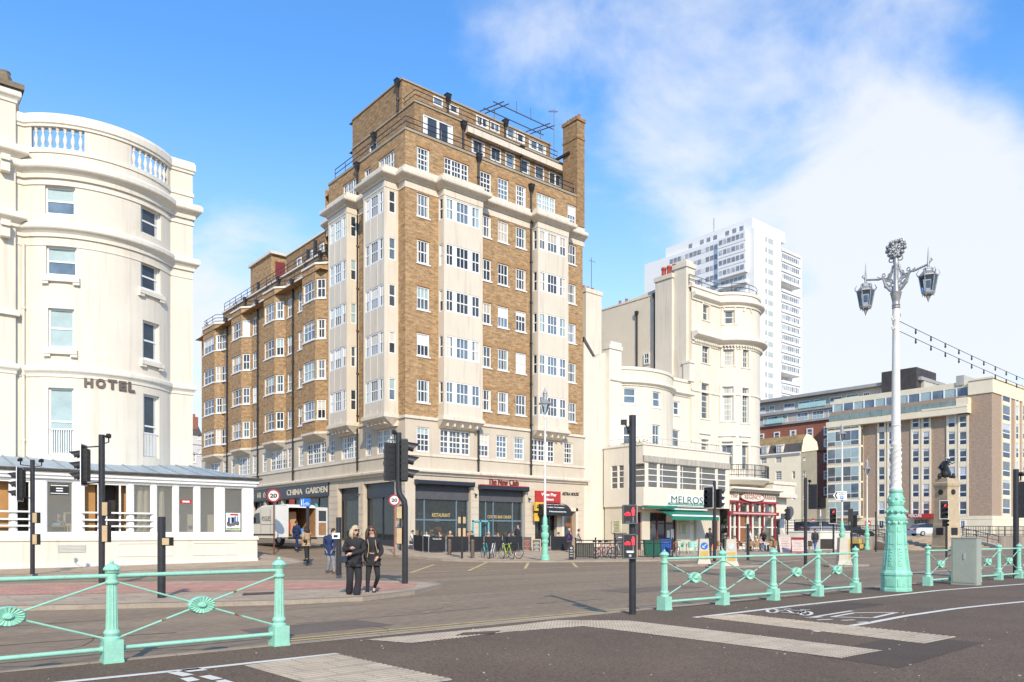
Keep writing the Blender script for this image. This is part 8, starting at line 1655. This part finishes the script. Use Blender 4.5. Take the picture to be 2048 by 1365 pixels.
# ================================================================== bicycles
def bicycle(label, loc, rz, col, group=None, lean=.12, basket=False):
    t = thing('bicycle', label, 'bicycle', (0, 0, 0), 0, group); tyre = SIGBLK; R_ = .33
    for nm, x in (('rear', -.52), ('front', .52)):
        m = MB(); m.ring((x, 0, R_), R_-.02, .02, (0, 1, 0), 22, 6); w_ = m.build('wheel', tyre, t, True); m = MB()
        for k in range(10): a = 2*PI*k/10; m.tube([(x, 0, R_), (x+(R_-.03)*math.cos(a), 0, R_+(R_-.03)*math.sin(a))], .003, 3, False)
        m.ring((x, 0, R_), R_-.045, .008, (0, 1, 0), 20, 4); m.ball((x, 0, R_), .03, 6); m.build('spokes', ALU, w_)
    m = MB(); bb, hd_, st_, rr_, ff_ = (-.06, 0, .30), (.36, 0, .82), (-.2, 0, .82), (-.52, 0, R_), (.52, 0, R_)
    for a, b_ in ((bb, hd_), (bb, st_), (st_, (.34, 0, .86)), (bb, rr_), (st_, rr_), ((.34, 0, .9), ff_)): m.tube([a, b_], .02, 7)
    m.build('frame', col, t, True); m = MB(); m.tube([(.33, 0, .88), (.31, 0, 1.0)], .016, 6); m.tube([(.22, -.28, 1.0), (.33, -.2, 1.02), (.33, .2, 1.02), (.22, .28, 1.0)], .014, 6); m.build('handlebar', SIGBLK, t)
    m = MB(); m.tube([st_, (-.24, 0, .95)], .015, 6); m.build('seat_post', ALU, t); m = MB(); m.tube([(-.38, 0, .97), (-.3, 0, .985), (-.12, 0, .97)], [.07, .06, .02], 8); m.build('saddle', SIGBLK, t); m = MB(); m.ring(bb, .09, .012, (0, 1, 0), 14, 5); m.tube([(bb[0], -.1, .3), (bb[0]+.02, -.1, .15)], .012, 5); m.tube([(bb[0], .1, .3), (bb[0]-.02, .1, .46)], .012, 5); m.build('crank', GREYSIG, t)
    if basket: m = MB(); m.box(.42, .72, -.18, .18, .72, .95); m.build('basket', GREYSIG, t)
    t.location = loc; t.rotation_euler = (lean, 0, rz); return t
BG = 'bicycles parked along the far kerb'; endon = math.atan2(-FW[1], -FW[0])
def bike(label, px, yb, col, rz, z=0.0, lean=.1): b = gp(px, yb, z); return bicycle(label, (b[0], b[1], z), rz, col, BG, lean)
TEALB = M('teal_bike', (.03, .32, .34), .35, .1, 4); LIME = M('lime_bike', (.42, .55, .05), .35, .1, 4); WB = M('white_bike', (.6, .6, .6), .35, .1, 4); RB_ = M('red_bike', (.5, .05, .05), .35, .1, 4)
bike('teal bicycle seen nearly end on, left of the white handled one', 972, 1118, TEALB, endon+.35); bike('pale bicycle leaning close beside the teal bicycle', 984, 1118, WB, endon-.2, lean=-.15)
bike('lime green bicycle with its front wheel turned right', 1014, 1119, LIME, endon+.55); bike('black bicycle leaning against the lime green one', 1024, 1118, SIGBLK, endon+.8, lean=-.15)
bike('white bicycle leaning on the guard rail nearest the slatted panel', 1197, 1116, WB, IMG+.2, 0); bike('red bicycle chained to the middle of the guard rail', 1208, 1117.5, RB_, IMG+.25, 0); bike('white and black bicycle left of the crossing pole behind the rail', 1222, 1115.5, WB, IMG-.1)
bike('dark bicycle standing at the right end of the guard rail', 1349, 1115, M('maroon_bike', (.12, .05, .04), .4), IMG+1.0, 0, .05)
# ================================================================== van
VANS = M('van_silver', (.74, .70, .63), .4, .05, 1.5, spec=.5); VGL = pane('van_glass', (.025, .03, .035)); RUB = M('tyre_rubber', (.025, .025, .027), .8, .2, 8); PLY = M('van_plywood', (.38, .20, .09), .7, .2, 3)
vp = at(576, 46.6); vz = gz(20.6, 47.5); vang = math.radians(96)
van = thing('delivery_van', 'silver high roofed delivery van parked on the side street with back doors open', 'van', (vp[0], vp[1], vz), vang)
# local: x forward from the rear face, y to the left (kerb side seen by the camera is +y)
def vbuild(mb, name, mat, par=van, smooth=False):
    me = bpy.data.meshes.new(name); me.from_pydata([tuple(v) for v in mb.v], [], mb.f)
    for q in (mat if isinstance(mat, list) else [mat]): me.materials.append(q)
    me.polygons.foreach_set('material_index', mb.m)
    if smooth: me.polygons.foreach_set('use_smooth', [True]*len(mb.f))
    o = bpy.data.objects.new(name, me); COL.objects.link(o); o.parent = par; return o
W_ = 1.95; prof = [(0, .42), (0, 2.3), (.08, 2.45), (.3, 2.5), (3.3, 2.48), (3.75, 2.36), (4.1, 2.08), (4.62, 1.42), (5.1, 1.22), (5.35, 1.05), (5.42, .75), (5.40, .42)]
m = MB(); V = []
for y, ins in ((0, .06), (0, 0), (-W_, 0), (-W_, .06)):
    pass
ys = (0.0, -W_); n = len(prof); V = []
for y, s in ((-.0, 0), (-.10, 1), (-W_+.10, 1), (-W_, 0)):
    for x, z in prof: V.append((x, y if True else 0, z-(0 if s else (.07 if z > 2.2 else 0))))
m.add(V, [(i+k*n, i+1+k*n, i+1+(k+1)*n, i+(k+1)*n) for k in range(3) for i in range(n-1) if not (i == 0)]+[tuple(range(n-1, -1, -1)), tuple(range(3*n, 4*n))]); vbuild(m, 'body', VANS)
m = MB(); m.box(.05, 3.2, -W_+.06, -.06, .5, .56); m.quad((3.2, -.06, .5), (3.2, -W_+.06, .5), (3.2, -W_+.06, 2.4), (3.2, -.06, 2.4)); m.quad((.05, -W_+.05, .5), (3.2, -W_+.05, .5), (3.2, -W_+.05, 2.4), (.05, -W_+.05, 2.4)); m.quad((.05, -.05, .5), (3.2, -.05, .5), (3.2, -.05, 2.4), (.05, -.05, 2.4)); m.quad((.05, -.05, 2.38), (3.2, -.05, 2.38), (3.2, -W_+.05, 2.38), (.05, -W_+.05, 2.38)); vbuild(m, 'load_lining', PLY)
for nm, y0, ang in (('left', 0.0, 175), ('right', -W_, -115)):
    a = math.radians(ang) if nm == 'left' else math.radians(ang); d = Vector((math.cos(math.radians(100 if nm == 'left' else 284)), math.sin(math.radians(100 if nm == 'left' else 284)), 0)); nn_ = Vector((-d.y, d.x, 0))*.05; p0 = Vector((-.03, y0+(.02 if nm == 'left' else -.02), 0)); wd = .95; m = MB()
    m.hexa([p0+d*a_+nn_*o+Vector((0, 0, z)) for z in (.5, 2.36) for a_, o in ((0, 0), (wd, 0), (wd, 1), (0, 1))]); o = vbuild(m, 'rear_door', VANS); m = MB(); s = -.2
    m.hexa([p0+d*a_+nn_*o_+Vector((0, 0, z)) for z in (1.5, 2.15) for a_, o_ in ((.15, s), (.8, s), (.8, s+.1), (.15, s+.1))]); vbuild(m, 'door_window', VGL, o); m = MB(); m.hexa([p0+d*a_+nn_*o_+Vector((0, 0, z)) for z in (.62, 1.4) for a_, o_ in ((.15, s), (.8, s), (.8, s+.1), (.15, s+.1))]); vbuild(m, 'door_panel', PLY if nm == 'right' else VANS, o)
for x in (1.05, 4.35):
    for y in (-.11, -W_+.11):
        m = MB(); m.lathe((0, 0, 0), [(.2, -.11), (.33, -.11), (.36, -.07), (.36, .07), (.33, .11), (.2, .11)], 20); m.v = [(x+a, y+c_, .36+b_) for a, b_, c_ in m.v]; w_ = vbuild(m, 'wheel', RUB, smooth=True); m = MB(); m.lathe((0, 0, 0), [(.02, -.118), (.19, -.118), (.2, .118), (.02, .118)], 14); m.v = [(x+a, y+c_, .36+b_) for a, b_, c_ in m.v]; vbuild(m, 'wheel_rim', GREY, w_)
m = MB(); m.quad((3.35, .012, 1.35), (4.58, .012, 1.35), (4.05, .012, 2.0), (3.45, .012, 2.05)); vbuild(m, 'side_window', VGL); m = MB(); m.quad((4.14, -.12, 2.03), (4.14, -W_+.12, 2.03), (4.66, -W_+.12, 1.43), (4.66, -.12, 1.43)); m.v = [(a+.02, b_, c_+.02) for a, b_, c_ in m.v]; vbuild(m, 'windscreen', VGL)
m = MB(); m.box(5.2, 5.46, -W_+.05, -.05, .36, .7); m.box(.0, 5.2, -.02, .03, .62, .7); vbuild(m, 'bumper', SIGBLK); m = MB(); m.box(5.1, 5.36, -.5, .004, .85, 1.08); vbuild(m, 'headlight', WHITE); m = MB(); m.box(-.03, .1, -.16, .015, .95, 1.35); vbuild(m, 'tail_light', REDSIGN); m = MB(); m.box(-.12, .0, -W_, 0, .38, .5); vbuild(m, 'rear_step', SIGBLK); m = MB(); m.box(4.3, 4.5, .02, .22, 1.4, 1.75); vbuild(m, 'wing_mirror', SIGBLK)
m = MB(); m.box(3.28, 3.3, .004, .01, .7, 2.2); m.box(2.1, 2.12, .004, .01, .7, 2.2); m.box(.9, 3.3, .004, .012, 1.28, 1.3); vbuild(m, 'door_seam', GREYSIG)
m = MB(); m.add([(.5+.75*math.cos(PI*i/12)*.9+.35, .012, 1.0+1.1*math.sin(PI*i/12)) for i in range(13)], [tuple(range(13))]); vbuild(m, 'side_graphic', M('van_graphic', (.07, .07, .08), .4), smooth=False)
class VF:
    len = 5
    def P(s, a, z, d=0): return Vector((3.15-a, d, z))
tmp = thing('tmp', None, None); tl_ = text('livery_lettering', 'POGUES', VF(), 0, 1.5, 1.1, .3, GREYSIG, tmp, .008, .008, .0); tl_.parent = van; bpy.data.objects.remove(tmp)
m = MB(); tmp = thing('tmp', None, None); tl_ = text('livery_lettering', 'POGUES', VF(), 1.55, 1.35, 1.1, .28, WHITE, tmp, .018, .008, .02); tl_.parent = van; bpy.data.objects.remove(tmp)
R2 = Matrix.Rotation(vang, 4, 'Z'); wp = lambda x, y, z: Vector((vp[0], vp[1], vz))+R2 @ Vector((x, y, z))
q = wp(.7, -1.1, .57); m = MB(); m.box(q.x-.3, q.x+.3, q.y-.25, q.y+.25, q.z, q.z+.45); tag(m.build('crate', M('blue_crate', (.10, .28, .55), .5)), 'blue and white crate inside the open van', 'crate'); q = wp(1.3, -.7, .57); m = MB(); m.box(q.x-.4, q.x+.4, q.y-.4, q.y+.4, q.z, q.z+1.5); tag(m.build('cardboard_box', M('cardboard', (.50, .27, .12), .8, .1, 3)), 'tall cardboard box standing in the back of the van', 'box')
# ================================================================== the square: terrace, ramp wall, steps, cars, memorial
TZ = 1.15; tp = [at(1572, 74), at(1664, 71), at(1712, 72), at(1772, 75), at(1800, 79.5), at(1992, 79.5), at(2060, 84), (EU+60, EV-2), (EU+60, 130), (78, 130)]
m = MB(); m.prism(tp, -.2, TZ); struct('square_terrace', m, paving('terrace_paving', (.33, .27, .22), (.27, .22, .18), (.18, .15, .12), .6, .6))
m = MB(); wpts = [at(1570, 71.5), at(1640, 69.5), at(1668, 69.5), at(1700, 70.5)]; wp_ = Path(wpts); rw = thing('ramp_wall', 'long white wall with a dark garage opening below the parked cars', 'wall', (wpts[0][0], wpts[0][1], 0)); m = MB(); sweep(m, wp_, [(-.4, 0), (0, 0), (0, 1.55), (.06, 1.55), (.06, 1.68), (-.4, 1.68)]); m.build('wall', M('white_render', (.62, .58, .52), .8, .1, .6), rw)
fr = wp_.frame(wp_.a(1640.5), wp_.a(1667.5)); m = MB(); m.fbox(fr, 0, fr.len, .05, .95, -.1, .015); m.build('garage_opening', IN3, rw)
iron_rail(rw, [tuple(q) for q in wp_.offs(-.15)], 1.68, 1.0, 1.5, 3, r=.03)
# stone steps up to the square
sc_ = at(1895, 78); st0, st1 = at(1790, 71.0), at(1992, 71.0); R_ = Vector((RT[0], RT[1], 0)); Fv = Vector((FW[0], FW[1], 0)); c0 = Vector((*at(1892, 71), 0)); hwS = 4.6; t = thing('stone_steps', 'broad flight of worn stone steps leading up to the modern hotel', 'steps', (c0.x, c0.y, 0)); STEPM = M('worn_stone', (.34, .27, .20), .85, .25, 1.2, .3, fine=(12, .12)); m = MB(); nS = 9
for i in range(nS): a0 = .85*i; z1 = TZ*(i+1)/nS+.002; m.hexa([c0+R_*a+Fv*d+Vector((0, 0, z)) for z in (-.1, z1) for a, d in ((-hwS, a0), (hwS, a0), (hwS, 8.6), (-hwS, 8.6))])
m.build('treads', STEPM, t)
for s in (-1, 1):
    m = MB(); m.hexa([c0+R_*(s*(hwS+.25)+a)+Fv*d+Vector((0, 0, z)) for z, dd in ((-.1, 0), (1, 1)) for a, d in ((-.24, -.1), (.24, -.1), (.24, 8.6), (-.24, 8.6))]); m.v = [(x, y, z if z < .5 else (.35 if (Vector((x, y, 0))-c0).dot(Fv) < 1 else TZ+.35)) for x, y, z in m.v]; m.build('side_wall', M('steps_wall', (.52, .44, .34), .85, .1, 1), t)
    m = MB()
    for k in range(6): q = c0+R_*(s*(hwS+.25))+Fv*(8.4*k/5); zq_ = .35+TZ*k/5; m.tube([(q.x, q.y, zq_), (q.x, q.y, zq_+.85)], .03, 5)
    a, b_ = c0+R_*(s*(hwS+.25)), c0+R_*(s*(hwS+.25))+Fv*8.4; m.tube([(a.x, a.y, 1.2), (b_.x, b_.y, TZ+1.2)], .035, 6); m.tube([(a.x, a.y, .8), (b_.x, b_.y, TZ+.8)], .025, 6); m.build('handrail', BLACKIRON, t)
for lab, pts in (('black iron railing along the terrace edge left of the steps', [at(1700, 72.5), at(1772, 75.5), at(1786, 78)]), ('black iron railing falling away to the right of the memorial', [at(1925, 80.2), at(1990, 80.2), at(2058, 84.5)])):
    r_t = thing('terrace_railing', lab, 'railing', (pts[0][0], pts[0][1], TZ), 0, 'iron railings on the terrace'); iron_rail(r_t, pts, TZ, 1.05, 1.3, 2, r=.035, infill=.25)
# memorial with bronze figure
mc_ = at(1893, 70); mz = 0; MEM = M('memorial_stone', (.46, .36, .235), .85, .14, 1.5, .25, fine=(12, .08), stain=((.28, .21, .14), .8, .6)); BRZ = M('bronze_patina', (.028, .032, .036), .45, .4, 5, metal=.3)
t = thing('war_memorial', 'stone memorial pedestal carrying a dark bronze robed statue', 'monument', (mc_[0], mc_[1], mz)); kk = 70/FPX; zy = lambda y: zat(y, *mc_)
m = MB(); m.lathe((mc_[0], mc_[1], 0), [(r_9*.76, z_9) for r_9, z_9 in [(1.75, -.05), (1.75, .25), (1.6, .3), (1.5, .8), (1.42, zy(1050)), (1.36, zy(1046)), (1.24, zy(980)), (1.28, zy(976)), (1.42, zy(972)), (1.42, zy(967)), (1.2, zy(965)), (1.15, zy(958))]], 4, rot=IMG+PI/4+.35); m.build('pedestal', MEM, t)
for k in range(4):
    m = MB(); a = IMG+.35+k*PI/2; d = Vector((math.cos(a), math.sin(a), 0)); e = Vector((-d.y, d.x, 0)); c = Vector((mc_[0], mc_[1], 0)); m.hexa([c+d*q+e*w_+Vector((0, 0, z)) for z in (zy(1070), zy(1056)) for w_, q in ((-.35, .86), (.35, .86), (.35, .6), (-.35, .6))]); m.build('bronze_plaque', BRZ, t); m = MB(); m.disc(c+d*.66+Vector((0, 0, zy(985))), .24, d, .08, 12); m.build('bronze_roundel', BRZ, t)
J = base_pose(1.7); K = (zy(914)-zy(955))/1.72
for n in J: x, y, z = J[n]; J[n] = (x*K+(.12 if n in ('skull', 'jaw', 'crown', 'neck') else 0), y*K, z*K)
J['elr'] = (.42*K, -.15*K, 1.2*K); J['wrr'] = (.55*K, -.3*K, 1.35*K); rr = {k: (v[0]*K, v[1]*K) if isinstance(v, tuple) else v*K for k, v in R_BODY.items()}; J['robe'] = (-.05*K, .12*K, .02*K); rr['robe'] = (.52*K, .44*K); rr['chest'] = (.34*K, .28*K); rr['waist'] = (.38*K, .3*K); rr['pelvis'] = (.44*K, .36*K); rr['upper'] = (.28*K, .2*K); J['chest'] = (-.08*K, 0, 1.2*K); J['waist'] = (-.1*K, 0, 1.0*K)
V, F = skinned([['robe', 'pelvis']+SPINE[1:]]+ARMS, rr, J, 2, 'pelvis'); Rz = Matrix.Rotation(IMG, 3, 'Z'); m = MB(); m.add([Rz @ Vector(v)+Vector((mc_[0], mc_[1], zy(957))) for v in V], F); s_b = m.build('statue', BRZ, t, True)
m = MB(); hd_ = Rz @ Vector(J['skull'])+Vector((mc_[0], mc_[1], zy(957))); m.lathe(hd_+Vector((0, 0, .02)), [(.17, 0), (.19, .08), (.16, .14), (.05, .17)], 10); m.build('pale_cap', M('gull_white', (.6, .6, .6), .7, .2, 8), s_b)
for dx, dy in ((-.62, -.2), (.62, .2)): m = MB(); q = Vector((mc_[0], mc_[1], zy(958)))+R_*dx; m.lathe(q, [(.16, 0), (.2, .2), (.12, .45), (.05, .5)], 8); m.build('corner_ornament', BRZ, t)
# cars
def car(label, px, Y, z, ang, paint, group='cars parked on the square', L_=4.2):
    q = at(px, Y); t = thing('parked_car', label, 'car', (q[0], q[1], z), ang, group)
    def lb(mb, name, mat, par=t, sm=False):
        me = bpy.data.meshes.new(name); me.from_pydata([tuple(v) for v in mb.v], [], mb.f); me.materials.append(mat); me.polygons.foreach_set('use_smooth', [sm]*len(mb.f)); o = bpy.data.objects.new(name, me); COL.objects.link(o); o.parent = par; return o
    lower = [(-2.1, .3), (-2.12, .75), (-2.0, .95), (-1.5, 1.0), (.95, .98), (1.9, .82), (2.1, .6), (2.08, .3)]; upper = [(-1.95, .95), (-1.45, 1.38), (-.6, 1.48), (.2, 1.42), (1.05, .96)]
    m = MB(); n = len(lower); m.add([(x, y*(.86+.04*(z > .5)), z) for y in (-1, 1) for x, z in lower], [tuple(range(n)), tuple(range(2*n-1, n-1, -1))]+[(i, n+i, n+(i+1) % n, (i+1) % n) for i in range(n)]); lb(m, 'body', paint)
    m = MB(); n = len(upper); m.add([(x, y*(.82-.18*(z > 1.2)), z) for y in (-1, 1) for x, z in upper], [tuple(range(n)), tuple(range(2*n-1, n-1, -1))]+[(i, n+i, n+i+1, i+1) for i in range(n-1)]); lb(m, 'cabin_glass', VGL)
    m = MB(); m.add([(x, y*.66, z+.015) for y in (-1, 1) for x, z in upper[1:4]], [(0, 1, 4, 3), (1, 2, 5, 4)]); lb(m, 'roof', paint)
    for x in (-1.3, 1.32):
        for y in (-.8, .8): m = MB(); m.lathe((0, 0, 0), [(.05, -.1), (.2, -.1), (.31, -.08), (.31, .08), (.2, .1), (.05, .1)], 14); m.v = [(x+a, y+c_, .31+b_) for a, b_, c_ in m.v]; w_ = lb(m, 'wheel', RUB); m = MB(); m.lathe((0, 0, 0), [(.02, -.11), (.18, -.11), (.18, .11), (.02, .11)], 10); m.v = [(x+a, y+c_, .31+b_) for a, b_, c_ in m.v]; lb(m, 'wheel_rim', GREY, w_)
    for y in (-.6, .6): m = MB(); m.box(1.95, 2.09, y-.2, y+.2, .62, .78); lb(m, 'headlight', WHITE); m = MB(); m.box(-2.13, -2.05, y-.2, y+.2, .7, .9); lb(m, 'tail_light', REDSIGN)
    return t
SILV = M('car_silver', (.36, .37, .39), .3, .06, 2, metal=.4); CBLK = M('car_black', (.02, .02, .024), .25, .1, 2, spec=.6); CBLU = M('car_dark_blue', (.03, .05, .10), .25, .1, 2, spec=.6); CWHT = M('car_white', (.6, .6, .6), .3, .05, 2)
car('silver car nose down behind the man with the phone', 1644, 76, TZ, IMG+.3, SILV); car('dark blue car left of the tall signal pole on the square', 1602, 77, TZ, IMG+2.2, CBLU); car('black car parked further left behind the small signal', 1584, 79, TZ, IMG+1.9, CBLK); car('dark car roof showing above the ramp wall by the mint lamp base', 1703, 84, TZ-.3, IMG+.1, CBLK); car('black and white car crossing in front of the hotel entrance', 1857, 92, TZ, IMG+.1, CWHT)
pk = at(1641, 75); m = MB(); m.tube([(pk[0], pk[1], TZ), (pk[0], pk[1], TZ+2.6)], [.16, .05], 8); tag(m.build('furled_parasol', CREAM_TRIM, None, True), 'furled cream parasol standing behind the silver car', 'parasol')
m = MB(); q = at(1712, 69); m.box(q[0]-.8, q[0]+.8, q[1]-.5, q[1]+.5, 0, .55); m.cur = 1; m.box(q[0]-.4, q[0]+.4, q[1]-.55, q[1]-.51, .1, .5); m.box(q[0]-.3, q[0]+.5, q[1]-.4, q[1]+.4, .55, .95)
tag(m.build('roadside_stall', [BLACKIRON, YEL]), 'low dark stall with a yellow panel under the twin signal heads', 'stall')
